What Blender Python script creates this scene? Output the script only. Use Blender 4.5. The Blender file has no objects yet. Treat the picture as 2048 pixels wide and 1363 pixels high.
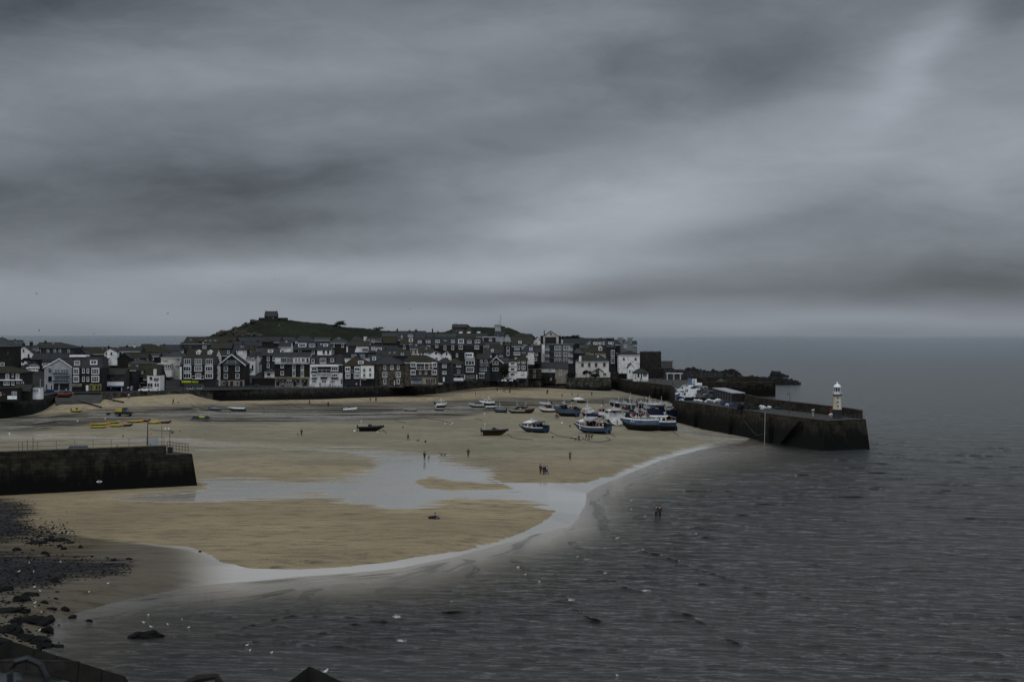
import bpy, bmesh, math, random
import numpy as np
from mathutils import Vector, Matrix
SC = bpy.context.scene
COL = SC.collection
F = 3700.0; CX = 1024.0; HY = 670.0; CZ = 25.0          # focal length in photo pixels, centre column, horizon row, eye height
rad = math.radians
# ------------------------------------------------------------------ camera
cd = bpy.data.cameras.new("camera"); cam = bpy.data.objects.new("camera", cd); COL.objects.link(cam)
cam.location = (0, 0, CZ); cam.rotation_euler = (rad(90), 0, 0)
cd.sensor_width = 36; cd.lens = 36*F/2048; cd.shift_y = -11.5/2048
cd.clip_start = 0.3; cd.clip_end = 120000
cd.dof.use_dof = True; cd.dof.focus_distance = 420; cd.dof.aperture_fstop = 8
SC.camera = cam
SC.view_settings.view_transform = 'Standard'; SC.view_settings.look = 'None'
SC.view_settings.exposure = 0.1; SC.view_settings.gamma = 1
# ------------------------------------------------------------------ node helper
class NT:
    def __init__(s, tree): s.t = tree; s.n = tree.nodes; s.l = tree.links
    def new(s, typ, props=None, **ins):
        nd = s.n.new(typ)
        for k, v in (props or {}).items(): setattr(nd, k, v)
        for k, v in ins.items():
            key = int(k[1:]) if (k[0] == 'i' and k[1:].isdigit()) else k.replace('_', ' ')
            s.put(nd.inputs[key], v)
        return nd
    def put(s, sock, v):
        if isinstance(v, bpy.types.NodeSocket): s.l.new(v, sock)
        elif isinstance(v, bpy.types.Node): s.l.new(v.outputs[0], sock)
        else:
            if sock.type == 'RGBA' and isinstance(v, (tuple, list)) and len(v) == 3: v = (*v, 1)
            if sock.type == 'VECTOR' and isinstance(v, (int, float)): v = (v, v, v)
            sock.default_value = v
    def m(s, op, a, b=None, c=None, clamp=False):
        nd = s.n.new('ShaderNodeMath'); nd.operation = op; nd.use_clamp = clamp
        s.put(nd.inputs[0], a)
        if b is not None: s.put(nd.inputs[1], b)
        if c is not None: s.put(nd.inputs[2], c)
        return nd.outputs[0]
    def mix(s, f, a, b, mode='MIX'):
        nd = s.n.new('ShaderNodeMix'); nd.data_type = 'RGBA'; nd.blend_type = mode; nd.clamp_factor = True
        s.put(nd.inputs[0], f); s.put(nd.inputs[6], a); s.put(nd.inputs[7], b); return nd.outputs[2]
    def ramp(s, f, a, b, x=0., y=1.):
        nd = s.n.new('ShaderNodeMapRange'); nd.interpolation_type = 'SMOOTHSTEP'
        s.put(nd.inputs[0], f); nd.inputs[1].default_value = a; nd.inputs[2].default_value = b
        nd.inputs[3].default_value = x; nd.inputs[4].default_value = y; return nd.outputs[0]
    def noise(s, vec, scale, detail=4, rough=.55, dist=0.):
        nd = s.n.new('ShaderNodeTexNoise'); s.put(nd.inputs['Vector'], vec); nd.inputs['Scale'].default_value = scale
        nd.inputs['Detail'].default_value = detail; nd.inputs['Roughness'].default_value = rough
        nd.inputs['Distortion'].default_value = dist; return nd.outputs[0]
    def vscale(s, vec, sc, loc=(0, 0, 0), rot=0):
        nd = s.n.new('ShaderNodeMapping'); s.put(nd.inputs[0], vec); nd.inputs[3].default_value = sc
        nd.inputs[1].default_value = loc; nd.inputs[2].default_value = (0, 0, rot); return nd.outputs[0]
# ------------------------------------------------------------------ world: overcast cloud deck over a Nishita sky
W = bpy.data.worlds.new("World"); SC.world = W; W.use_nodes = True
w = NT(W.node_tree); w.n.clear()
SUN_EL, SUN_ROT = rad(52), rad(-150)
sky = w.new('ShaderNodeTexSky', dict(sky_type='NISHITA', sun_disc=False, sun_elevation=SUN_EL, sun_rotation=SUN_ROT, altitude=20))
tc = w.new('ShaderNodeTexCoord')
nrm = w.new('ShaderNodeVectorMath', dict(operation='NORMALIZE'), i0=tc.outputs['Generated'])
sp = w.new('ShaderNodeSeparateXYZ', None, i0=nrm)
az = w.m('ARCTAN2', sp.outputs[0], sp.outputs[1]); el = w.m('ARCSINE', sp.outputs[2])
def cmb(a, b, c=0.): return w.new('ShaderNodeCombineXYZ', None, i0=a, i1=b, i2=c).outputs[0]
# domain warp so that cloud edges wander
wn = w.noise(cmb(w.m('MULTIPLY', az, 7), w.m('MULTIPLY', el, 22)), 1.0, 4, .5)
wn2 = w.noise(cmb(w.m('MULTIPLY', az, 6), w.m('MULTIPLY', el, 20), 7.7), 1.0, 3, .5)
u = w.m('ADD', az, w.m('MULTIPLY', w.m('SUBTRACT', wn, .5), .06))
v = w.m('ADD', el, w.m('MULTIPLY', w.m('SUBTRACT', wn2, .5), .030))
def blob(px, py, sx, sy, amp, tilt=0.):
    u0 = (px-CX)/F; v0 = (HY-py)/F; c, s = math.cos(rad(tilt)), math.sin(rad(tilt))
    du = w.m('SUBTRACT', u, u0); dv = w.m('SUBTRACT', v, v0)
    a = w.m('MULTIPLY', w.m('ADD', w.m('MULTIPLY', du, c), w.m('MULTIPLY', dv, s)), F/sx)
    b = w.m('MULTIPLY', w.m('ADD', w.m('MULTIPLY', du, -s), w.m('MULTIPLY', dv, c)), F/sy)
    r = w.m('ADD', w.m('MULTIPLY', a, a), w.m('MULTIPLY', b, b))
    return w.m('MULTIPLY', w.m('EXPONENT', w.m('MULTIPLY', r, -1)), amp)
SKYB = [ (1230,425,300,80,.165,10), (1720,262,420,125,.085,12), (1850,120,50,170,.090,-38), (900,540,600,40,.085,3), (430,180,400,50,.050,6),
         (1400,638,1500,26,.060,0), (60,610,600,45,.060,0), (750,40,460,60,.030,0), (1960,330,180,120,.05,0), (560,560,500,30,.03,2),
         (300,400,600,95,-.090,2), (60,30,380,75,-.10,0), (1990,565,380,45,-.080,-3), (1100,-30,1500,60,-.045,0), (1300,140,380,75,-.045,8),
         (1000,290,420,40,-.040,10), (1150,590,700,16,-.030,1), (650,455,500,25,-.025,4), (2000,60,110,100,-.05,0), (1560,420,200,30,-.03,16), (1600,110,160,60,-.04,20)]
tot = None
for t in SKYB:
    b = blob(*t); tot = b if tot is None else w.m('ADD', tot, b)
n1 = w.noise(cmb(w.m('MULTIPLY', u, 8), w.m('MULTIPLY', w.m('SUBTRACT', v, w.m('MULTIPLY', u, .06)), 21)), 1.0, 7, .56, .5)
n2 = w.noise(cmb(w.m('MULTIPLY', u, 20), w.m('MULTIPLY', v, 55), 3.1), 1.0, 7, .58, .4)
fine = w.m('ADD', w.m('MULTIPLY', w.m('SUBTRACT', n1, .5), .07), w.m('MULTIPLY', w.m('SUBTRACT', n2, .5), .055))
n3 = w.noise(cmb(w.m('ADD', w.m('MULTIPLY', az, 5), w.m('MULTIPLY', wn2, 1.1)), w.m('ADD', w.m('MULTIPLY', el, 17), w.m('MULTIPLY', wn, 1.3)), 9.2), 1.0, 9, .55, .25)
n4 = w.noise(cmb(w.m('ADD', w.m('MULTIPLY', az, 13), w.m('MULTIPLY', wn, 1.6)), w.m('MULTIPLY', el, 38), 1.7), 1.0, 9, .6, .3)
fine = w.m('ADD', fine, w.m('ADD', w.m('SUBTRACT', w.ramp(n3, .38, .64, 0, .040), .020), w.m('SUBTRACT', w.ramp(n4, .36, .66, 0, .016), .008)))
fine = w.m('MULTIPLY', fine, w.ramp(el, .0, .05, .15, 1.))
low = w.m('ADD', w.m('ADD', tot, fine), .195)
# unseen cloud shaped for light: dark ahead to dim water, bright overhead and behind
ahead = w.ramp(sp.outputs[1], -.35, .55)
hi_f = w.m('ADD', w.ramp(el, .16, .60, .44, .04), w.m('MULTIPLY', w.m('SUBTRACT', w.noise(nrm.outputs[0], 2.5, 4, .5), .5), .03))
hi_b = w.m('ADD', .74, w.m('MULTIPLY', w.m('SUBTRACT', w.noise(nrm.outputs[0], 2.0, 4, .5), .5), .25))
upk = w.ramp(el, .62, 1.15)
ahead2 = w.m('MULTIPLY', ahead, w.m('SUBTRACT', 1.0, upk))
hi = w.m('ADD', w.m('MULTIPLY', hi_f, ahead2), w.m('MULTIPLY', hi_b, w.m('SUBTRACT', 1.0, ahead2)))
kk = w.ramp(el, .19, .34)
lum = w.m('ADD', w.m('MULTIPLY', low, w.m('SUBTRACT', 1.0, kk)), w.m('MULTIPLY', hi, kk))
behind = w.ramp(sp.outputs[1], .75, .1)
lum = w.m('ADD', w.m('MULTIPLY', lum, w.m('SUBTRACT', 1.0, w.m('MULTIPLY', behind, .8))), w.m('MULTIPLY', w.m('MULTIPLY', behind, .8), w.m('ADD', .3, w.m('MULTIPLY', hi, .5))))
lum = w.m('MAXIMUM', lum, .02)
tint = w.mix(w.ramp(lum, .05, .30), (.88, 1.0, 1.14), (.905, .995, 1.12))
cl = w.mix(1.0, tint, w.new('ShaderNodeCombineColor', None, i0=lum, i1=lum, i2=lum).outputs[0], 'MULTIPLY')
skd = w.mix(1.0, sky.outputs[0], (.08, .08, .08), 'MULTIPLY')
full = w.mix(.96, skd, cl)
bg = w.new('ShaderNodeBackground', None, Color=full, Strength=1.0)
w.new('ShaderNodeOutputWorld', None, Surface=bg)
# ------------------------------------------------------------------ sun (veiled by the overcast)
sl = bpy.data.lights.new("sun", 'SUN'); sun = bpy.data.objects.new("sun", sl); COL.objects.link(sun)
sl.energy = 0.5; sl.angle = rad(25); sl.color = (1, .96, .9)
sd = Vector((math.sin(SUN_ROT)*math.cos(SUN_EL), math.cos(SUN_ROT)*math.cos(SUN_EL), math.sin(SUN_EL)))
sun.rotation_euler = sd.to_track_quat('Z', 'Y').to_euler(); sun.location = (0, 0, 200)
# ------------------------------------------------------------------ materials
MATS = {}
def dk(c):
    l = max(c) if c is not None else 0; return tuple(x*(.66 if l < .07 else .66+.34*min((l-.07)/.12, 1)) for x in c) if c is not None else None
def mat(name, col=(.5, .5, .5), rough=.8, col2=None, sc=1., det=5, amt=(.35, .65), bump=0., bsc=None, stretch=(1, 1, 1),
        col3=None, sc3=.3, amt3=(.5, .65), spec=.3, brick=None, metal=0., emit=None, world=False):
    col, col2 = dk(col), dk(col2)
    m = bpy.data.materials.new(name); m.use_nodes = True; t = NT(m.node_tree); t.n.clear()
    if world: pos = t.new('ShaderNodeNewGeometry').outputs['Position']
    else:
        oi = t.new('ShaderNodeObjectInfo'); tcn = t.new('ShaderNodeTexCoord')
        pos = t.new('ShaderNodeVectorMath', dict(operation='ADD'), i0=tcn.outputs['Object'], i1=oi.outputs['Location']).outputs[0]
    pv = t.vscale(pos, stretch) if stretch != (1, 1, 1) else pos
    c = t.new('ShaderNodeRGB'); c.outputs[0].default_value = (*col, 1); c = c.outputs[0]; h = None
    if col2 is not None:
        n = t.noise(pv, sc, det, .6); c = t.mix(t.ramp(n, *amt), col, col2); h = n
    if brick:
        bw, bh, dark = brick
        sx = t.new('ShaderNodeSeparateXYZ', None, i0=pos)
        bv = t.new('ShaderNodeCombineXYZ', None, i0=t.m('ADD', sx.outputs[0], sx.outputs[1]), i1=sx.outputs[2])
        wob = t.new('ShaderNodeVectorMath', dict(operation='MULTIPLY_ADD'), i0=t.new('ShaderNodeTexNoise', None, Vector=pos, Scale=2.5).outputs[1], i1=(.25, .25, 0), i2=bv.outputs[0])
        br = t.new('ShaderNodeTexBrick', None, Vector=wob, Scale=1.0, Mortar_Size=.02, Brick_Width=bw, Row_Height=bh)
        br.inputs['Color1'].default_value = (1, 1, 1, 1); br.inputs['Color2'].default_value = (dark, dark, dark, 1); br.inputs['Mortar'].default_value = (dark*.8, dark*.8, dark*.75, 1)
        br.inputs['Bias'].default_value = -.1
        c = t.mix(1.0, c, br.outputs[0], 'MULTIPLY'); h = br.outputs[0] if h is None else t.m('ADD', h, t.m('MULTIPLY', br.outputs[1], -.4))
    if col3 is not None:
        n3 = t.noise(t.vscale(pos, (1, 1, 1), (9, 4, 2)), sc3, 5, .6); c = t.mix(t.ramp(n3, *amt3), c, col3)
    b = t.new('ShaderNodeBsdfPrincipled', None, Base_Color=c, Roughness=rough, Metallic=metal)
    b.inputs['Specular IOR Level'].default_value = spec
    if bump and h is not None:
        if bsc: h = t.noise(pos, bsc, 5, .6)
        bn = t.new('ShaderNodeBump', None, Height=h, Distance=bump, Strength=.8); t.put(b.inputs['Normal'], bn.outputs[0])
    if emit: t.put(b.inputs['Emission Color'], emit); b.inputs['Emission Strength'].default_value = 1
    t.new('ShaderNodeOutputMaterial', None, Surface=b); MATS[name] = m; return m
MATT = {}
def M(name):
    if name in MATS: return MATS[name]
    return mat(name, *MATT[name][0], **MATT[name][1])
def D_(name, *a, **k): MATT[name] = (a, k)
moss = (.040, .037, .014)
D_('white_render', (.72, .72, .69), .85, (.55, .55, .52), sc=.5, col3=(.20, .20, .18), sc3=.9, amt3=(.60, .75), bump=.01)
D_('white_paint', (.80, .81, .81), .6, (.68, .69, .69), sc=1.5)
D_('white_stone', (.64, .64, .61), .9, (.12, .12, .11), sc=1.1, det=8, amt=(.50, .72), bump=.05)
D_('pink_render', (.58, .55, .51), .85, (.47, .44, .41), sc=.4, col3=(.19, .18, .16), sc3=.8, amt3=(.62, .75))
D_('cream_render', (.44, .42, .37), .85, (.34, .32, .28), sc=.5)
D_('beige_render', (.26, .235, .195), .9, (.19, .175, .145), sc=.6)
D_('yellow_render', (.46, .42, .27), .85, (.38, .34, .22), sc=.6)
D_('grey_render', (.17, .185, .195), .85, (.13, .145, .15), sc=.5)
D_('light_grey', (.34, .35, .355), .8, (.26, .27, .275), sc=.6)
D_('dark_grey', (.035, .038, .042), .8, (.022, .024, .027), sc=.6)
D_('slate_hung', (.034, .037, .044), .65, (.022, .024, .029), sc=1.2, brick=(.5, .28, .75))
D_('blue_slate_hung', (.042, .050, .062), .65, (.030, .036, .046), sc=1.2, brick=(.5, .28, .75))
D_('granite', (.15, .13, .10), .9, (.06, .055, .045), sc=1.6, brick=(.75, .38, .45), bump=.03)
D_('dark_granite', (.040, .036, .031), .9, (.018, .016, .015), sc=1.4, brick=(.7, .35, .55), bump=.03)
D_('rubble_stone', (.062, .058, .050), .95, (.020, .018, .015), sc=.9, det=7, brick=(.9, .45, .5), bump=.06)
D_('slate_roof', (.036, .041, .048), .6, (.022, .025, .030), sc=.8, brick=(.45, .32, .72), bump=.01)
D_('pale_slate', (.060, .064, .065), .6, (.040, .043, .044), sc=.8, brick=(.45, .32, .75))
D_('dark_slate', (.026, .030, .034), .6, (.017, .019, .022), sc=.8, brick=(.45, .32, .75))
D_('mossy_slate', (.038, .042, .044), .85, moss, sc=.35, amt=(.42, .60), brick=(.45, .32, .75))
D_('mossy_roof', moss, .95, (.030, .026, .014), sc=.5, col3=(.030, .032, .032), sc3=.6, amt3=(.55, .7), brick=(.5, .35, .8))
D_('brown_roof', (.060, .040, .020), .95, (.034, .030, .012), sc=.4, brick=(.5, .35, .8))
D_('ridge_tile', (.045, .042, .028), .9, (.03, .028, .02), sc=1.5)
D_('chimney_stone', (.045, .040, .034), .95, (.025, .022, .02), sc=1.5, brick=(.5, .3, .6))
D_('chimney_pot', (.13, .08, .05), .9, (.08, .05, .035), sc=3)
D_('frame_white', (.64, .65, .65), .55)
D_('frame_dark', (.03, .03, .032), .6)
D_('glass', (.012, .014, .016), .08, spec=.6)
D_('blue_glass', (.06, .085, .11), .12, spec=.6)
D_('door_blue', (.06, .13, .18), .6)
D_('door_white', (.7, .7, .7), .6)
D_('door_dark', (.02, .02, .022), .6)
D_('lime_sign', (.38, .46, .02), .6)
D_('yellow_shop', (.22, .20, .07), .7, (.15, .14, .05), sc=2)
D_('blue_fabric', (.015, .035, .12), .8)
D_('awning_dark', (.012, .013, .016), .8)
D_('sign_cream', (.26, .22, .13), .7, (.18, .15, .09), sc=2)
D_('letter_dark', (.01, .01, .01), .8)
D_('letter_white', (.5, .5, .5), .8)
D_('sign_teal', (.06, .14, .16), .7, (.22, .05, .04), sc=3)
D_('timber_dark', (.020, .018, .016), .9, (.012, .011, .010), sc=3, stretch=(1, 1, .1))
D_('metal_grey', (.10, .105, .11), .5, metal=.3)
D_('metal_dark', (.018, .018, .02), .5)
D_('metal_pale', (.42, .43, .44), .5)
D_('concrete', (.085, .080, .070), .95, (.055, .052, .045), sc=.7, col3=(.035, .034, .03), sc3=.25)
D_('tarmac', (.050, .050, .050), .95, (.036, .036, .036), sc=.5)
D_('coping', (.11, .105, .088), .95, (.06, .058, .05), sc=1.0)
D_('rock', (.014, .014, .014), .95, (.006, .006, .006), sc=.8, bump=.15, bsc=1.5, spec=.15)
D_('far_rock', (.022, .020, .019), .95, (.010, .010, .010), sc=.3, bump=.3, bsc=.6, spec=.15)
D_('boulder_grey', (.050, .052, .058), .95, (.016, .016, .018), sc=.9, amt=(.4, .6), spec=.15)
D_('weed', (.012, .012, .009), .9, (.006, .006, .005), sc=2, spec=.2)
D_('foliage', (.022, .032, .014), .9, (.010, .016, .008), sc=1)
D_('palm_leaf', (.014, .018, .010), .8)
D_('bark', (.03, .026, .02), .95)
D_('rubber', (.010, .010, .010), .8)
D_('tyre', (.012, .012, .012), .9)
D_('rim', (.15, .15, .15), .4, metal=.5)
D_('skin', (.30, .19, .13), .6)
D_('rope', (.035, .032, .025), .9)
D_('gull_white', (.66, .66, .64), .8)
D_('gull_grey', (.13, .14, .15), .8)
D_('beak', (.35, .22, .03), .6)
for nm, c in dict(black=(.010, .010, .012), navy=(.012, .018, .04), grey=(.08, .085, .09), pale=(.55, .55, .55), red=(.20, .025, .02),
                  brown=(.05, .035, .025), olive=(.035, .035, .02), blue=(.02, .045, .13), lilac=(.25, .24, .36), jean=(.025, .035, .06), tan=(.16, .12, .08), dark_hair=(.012, .009, .007),
                  fair_hair=(.13, .09, .05), orange=(.50, .10, .03), yellow=(.42, .33, .03), hull_blue=(.022, .05, .10), light_blue=(.065, .105, .17),
                  hull_white=(.78, .78, .76), antifoul=(.010, .010, .011), deep_blue=(.008, .016, .05), maroon=(.07, .015, .015),
                  rust=(.10, .045, .02), cover_grey=(.07, .08, .09), teal=(.05, .10, .10), cream=(.33, .31, .22), black_tube=(.012, .012, .014),
                  green=(.02, .06, .04), white_sack=(.62, .63, .65), silver=(.16, .17, .18), car_white=(.80, .81, .82), car_black=(.012, .013, .016), car_blue=(.03, .05, .09)).items():
    D_(nm, c, .55, tuple(x*.7 for x in c), sc=1.2)
# ------------------------------------------------------------------ mesh builder
class MB:
    def __init__(s): s.v = []; s.f = []; s.mi = []; s.cur = 0
    def add(s, vs, fs):
        o = len(s.v); s.v += [tuple(p) for p in vs]
        for f in fs: s.f.append(tuple(i+o for i in f)); s.mi.append(s.cur)
        return s
    def box(s, x0, x1, y0, y1, z0, z1):
        return s.add([(x0,y0,z0),(x1,y0,z0),(x1,y1,z0),(x0,y1,z0),(x0,y0,z1),(x1,y0,z1),(x1,y1,z1),(x0,y1,z1)],
              [(0,3,2,1),(4,5,6,7),(0,1,5,4),(1,2,6,5),(2,3,7,6),(3,0,4,7)])
    def cbox(s, c, d): return s.box(c[0]-d[0]/2, c[0]+d[0]/2, c[1]-d[1]/2, c[1]+d[1]/2, c[2]-d[2]/2, c[2]+d[2]/2)
    def taper(s, x0, x1, y0, y1, z0, z1, ix, iy, sx=0., sy=0.):
        return s.add([(x0,y0,z0),(x1,y0,z0),(x1,y1,z0),(x0,y1,z0),(x0+ix+sx,y0+iy+sy,z1),(x1-ix+sx,y0+iy+sy,z1),(x1-ix+sx,y1-iy+sy,z1),(x0+ix+sx,y1-iy+sy,z1)],
              [(0,3,2,1),(4,5,6,7),(0,1,5,4),(1,2,6,5),(2,3,7,6),(3,0,4,7)])
    def prism(s, poly, z0, z1, top=None):            # poly: xy list counter-clockwise; top: optional xy list of the upper ring
        n = len(poly); top = top or poly
        zz0 = z0 if isinstance(z0, (list, tuple)) else [z0]*n; zz1 = z1 if isinstance(z1, (list, tuple)) else [z1]*n
        return s.add([(p[0],p[1],zz0[i]) for i, p in enumerate(poly)]+[(p[0],p[1],zz1[i]) for i, p in enumerate(top)],
              [tuple(range(n-1,-1,-1)), tuple(range(n,2*n))]+[(i,(i+1)%n,(i+1)%n+n,i+n) for i in range(n)])
    def extr(s, pts, axis, a, b):                    # 2-D outline extruded along an axis ('x': pts are y,z ; 'y': pts are x,z)
        n = len(pts)
        def P(p, q): return (q, p[0], p[1]) if axis == 'x' else (p[0], q, p[1])
        return s.add([P(p, a) for p in pts]+[P(p, b) for p in pts], [tuple(range(n)), tuple(range(2*n-1, n-1, -1))]+[(i,i+n,(i+1)%n+n,(i+1)%n) for i in range(n)])
    def tube(s, pts, r, n=6, cap=True):
        pts = [Vector(p) for p in pts]; rs = r if isinstance(r, (list, tuple)) else [r]*len(pts); vs = []
        for i, p in enumerate(pts):
            d = (pts[min(i+1, len(pts)-1)]-pts[max(i-1, 0)])
            d = d.normalized() if d.length > 1e-9 else Vector((0, 0, 1))
            a = d.cross(Vector((0, 0, 1)) if abs(d.z) < .9 else Vector((1, 0, 0))).normalized(); b = d.cross(a)
            vs += [p+(a*math.cos(2*math.pi*k/n)+b*math.sin(2*math.pi*k/n))*rs[i] for k in range(n)]
        fs = [(i*n+k, i*n+(k+1)%n, (i+1)*n+(k+1)%n, (i+1)*n+k) for i in range(len(pts)-1) for k in range(n)]
        if cap: fs += [tuple(range(n-1, -1, -1)), tuple((len(pts)-1)*n+k for k in range(n))]
        return s.add(vs, fs)
    def lathe(s, prof, c=(0, 0, 0), n=12):           # prof: (r, z)
        vs = [(c[0]+r*math.cos(2*math.pi*k/n), c[1]+r*math.sin(2*math.pi*k/n), c[2]+z) for r, z in prof for k in range(n)]
        fs = [(i*n+k, i*n+(k+1)%n, (i+1)*n+(k+1)%n, (i+1)*n+k) for i in range(len(prof)-1) for k in range(n)]
        return s.add(vs, fs+[tuple(range(n-1, -1, -1)), tuple((len(prof)-1)*n+k for k in range(n))])
    def ball(s, c, r, n=8, m=5, sq=(1, 1, 1), rnd=0., seed=0):
        R = random.Random(seed); vs = []; 
        for i in range(m+1):
            th = math.pi*i/m
            for k in range(n):
                j = 1+R.uniform(-rnd, rnd) if 0 < i < m else 1
                vs.append((c[0]+r*sq[0]*j*math.sin(th)*math.cos(2*math.pi*k/n), c[1]+r*sq[1]*j*math.sin(th)*math.sin(2*math.pi*k/n), c[2]-r*sq[2]*j*math.cos(th)))
        return s.add(vs, [(i*n+k, i*n+(k+1)%n, (i+1)*n+(k+1)%n, (i+1)*n+k) for i in range(m) for k in range(n)])
    def build(s, name, mats, parent=None, smooth=False, loc=None, rot=None):
        me = bpy.data.meshes.new(name); me.from_pydata(s.v, [], s.f)
        if not isinstance(mats, (list, tuple)): mats = [mats]
        for m in mats: me.materials.append(M(m) if isinstance(m, str) else m)
        me.polygons.foreach_set('material_index', s.mi)
        if smooth: me.polygons.foreach_set('use_smooth', [True]*len(s.f))
        me.validate(clean_customdata=False); me.update()
        o = bpy.data.objects.new(name, me); COL.objects.link(o)
        if parent is not None: o.parent = parent
        if loc is not None: o.location = loc
        if rot is not None: o.rotation_euler = rot
        return o
def tag(o, label=None, cat=None, group=None, kind=None):
    if label: o['label'] = label
    if cat: o['category'] = cat
    if group: o['group'] = group
    if kind: o['kind'] = kind
    return o
def thing(name, label, cat, loc=(0, 0, 0), rz=0., group=None, rot=None):
    o = bpy.data.objects.new(name, None); COL.objects.link(o); o.empty_display_size = .3
    o.location = loc; o.rotation_euler = rot if rot is not None else (0, 0, rz); return tag(o, label, cat, group)
CH = {}
def kids(o): return [c for c in bpy.data.objects if c.parent == o]
def dup(root, loc, rot=None, label=None, group=None, scale=None):
    def rec(o, par):
        c = o.copy(); COL.objects.link(c); c.parent = par
        for k in tree.get(o.name, []): rec(k, c)
        return c
    tree = {}
    for o in bpy.data.objects:
        if o.parent: tree.setdefault(o.parent.name, []).append(o)
    r = rec(root, None); r.location = loc
    if rot is not None: r.rotation_euler = rot if isinstance(rot, (tuple, list)) else (0, 0, rot)
    if scale is not None: r.scale = (scale,)*3 if isinstance(scale, (int, float)) else scale
    if label: r['label'] = label
    if group: r['group'] = group
    return r
# ------------------------------------------------------------------ ground model
def interp(x, pts):
    return float(np.interp(x, [p[0] for p in pts], [p[1] for p in pts]))
SHORE = np.array([(-900,1700),(-300,1430),(60,1310),(98,1262),(105,1240),(150,1226),(200,1212),(260,1197),(330,1183),(420,1168),(500,1162),(600,1152),(700,1146),
  (806,1134),(912,1112),(1000,1088),(1080,1068),(1143,1050),(1163,1030),(1172,1005),(1173,986),(1195,972),(1224,960),(1267,942),(1324,919),
  (1400,899),(1450,890),(1484,884),(1500,876),(1465,868),(1400,858),(1400,300),(-900,300)], float)
def psd(px, py, poly, ys=2.2):
    """signed distance in pixels (rows stretched by ys); positive inside"""
    P = np.stack([px, py*ys], -1); Q = poly*np.array([1, ys]); best = np.full(px.shape, 1e9); ins = np.zeros(px.shape, bool)
    for a, b in zip(Q, np.roll(Q, -1, 0)):
        ab = b-a; t = np.clip(((P-a)@ab)/(ab@ab+1e-9), 0, 1); d = np.linalg.norm(P-a-t[..., None]*ab, axis=-1); best = np.minimum(best, d)
        c = (a[1] > P[..., 1]) != (b[1] > P[..., 1])
        xi = a[0]+(P[..., 1]-a[1])*(b[0]-a[0])/(b[1]-a[1]+1e-12)
        ins ^= c & (P[..., 0] < xi)
    return np.where(ins, best, -best)
ZV = [(760, 4.4), (770, 4.2), (780, 3.9), (790, 3.6), (800, 3.4), (820, 2.6), (860, 1.4), (900, .8), (1000, .8)]
def zbeach(px, py):
    px = np.asarray(px, float); py = np.asarray(py, float)
    sd = psd(px, py, SHORE)
    rise = np.interp(py, [p[0] for p in ZV], [p[1] for p in ZV])
    kl = np.clip((440-px)/60, 0, 1)*np.clip((px-60)/60, 0, 1); rise = rise*(1-kl)+kl*np.interp(py, [760, 786, 800, 820, 860, 900], [6.4, 6.0, 5.0, 3.3, 1.7, .8])
    k = np.clip((px-1262)/80, 0, 1); rise = rise*(1-k) + k*np.minimum(rise, np.interp(py, [760, 795, 842, 900], [3.5, 1.7, .6, .5]))
    k2 = np.clip((90-px)/90, 0, 1)*np.clip((1010-py)/60, 0, 1)
    return np.where(sd > 0, np.minimum(sd*.010, rise), np.maximum(sd*.008, -3.0))
def world(px, py, z): d = F*(CZ-z)/(py-HY); return ((px-CX)/F*d, d, z)
def G(px, py, z=None):
    if z is None: z = max(float(zbeach(np.array([px]), np.array([py]))[0]), 0.)
    return Vector(world(px, py, z))
def X(px, D): return (px-CX)/F*D
def Z(py, D): return CZ-(py-HY)/F*D
def grid(name, us, vs, zf, matname, attrs=None, smooth=True):
    U, V = np.meshgrid(us, vs); Zz = zf(U, V); Dd = F*(CZ-Zz)/(V-HY); co = np.stack([(U-CX)/F*Dd, Dd, Zz], -1).reshape(-1, 3)
    nu, nv = len(us), len(vs); i = np.arange(nu*nv).reshape(nv, nu)
    q = np.stack([i[1:, :-1], i[1:, 1:], i[:-1, 1:], i[:-1, :-1]], -1).reshape(-1, 4)
    return rawmesh(name, co, q, matname, {k: f(U, V).reshape(-1) for k, f in (attrs or {}).items()}, smooth)
def rawmesh(name, co, q, matname, attrs=None, smooth=True):
    me = bpy.data.meshes.new(name); me.vertices.add(len(co)); me.vertices.foreach_set('co', co.astype(np.float32).ravel())
    me.loops.add(q.size); me.loops.foreach_set('vertex_index', q.astype(np.int32).ravel())
    me.polygons.add(len(q)); me.polygons.foreach_set('loop_start', np.arange(0, q.size, 4, dtype=np.int32))
    me.polygons.foreach_set('use_smooth', np.full(len(q), smooth))
    for k, a in (attrs or {}).items():
        at = me.attributes.new(k, 'FLOAT', 'POINT'); at.data.foreach_set('value', a.astype(np.float32))
    me.update(calc_edges=True); me.materials.append(M(matname) if isinstance(matname, str) else matname)
    o = bpy.data.objects.new(name, me); COL.objects.link(o); return o
def sm(x, a, b): t = np.clip((x-a)/(b-a), 0, 1); return t*t*(3-2*t)
# ================================================================== SAND
DRY1 = np.array([(30,1040),(88,1008),(150,1000),(300,1012),(397,1010),(460,1006),(560,1002),(640,996),(700,1011),(760,1020),(842,1022),(880,1008),(912,1001),
  (1019,1007),(1113,1020),(1090,1043),(1054,1061),(994,1085),(948,1100),(860,1110),(771,1124),(700,1133),(600,1139),(500,1137),(440,1123),(420,1110),(380,1096),(300,1086),(200,1076),(120,1062),(60,1052)], float)
POOL = np.array([(397,900),(400,888),(480,888),(640,893),(700,894),(800,899),(890,905),(922,914),(905,917),(945,925),(985,933),(995,945),(1000,962),
  (1080,968),(1150,973),(1172,967),(1180,990),(1130,1021),(1113,1020),(1019,1007),(912,1001),(842,1022),(780,1021),(700,1011),(640,996),(560,1002),(460,1006),(397,1010),(240,1004),(200,992),(397,975),
  (397,953),(460,953),(530,953),(600,956),(680,950),(735,938),(735,922),(700,912),(640,902),(560,896),(480,894),(430,897)], float)
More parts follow.
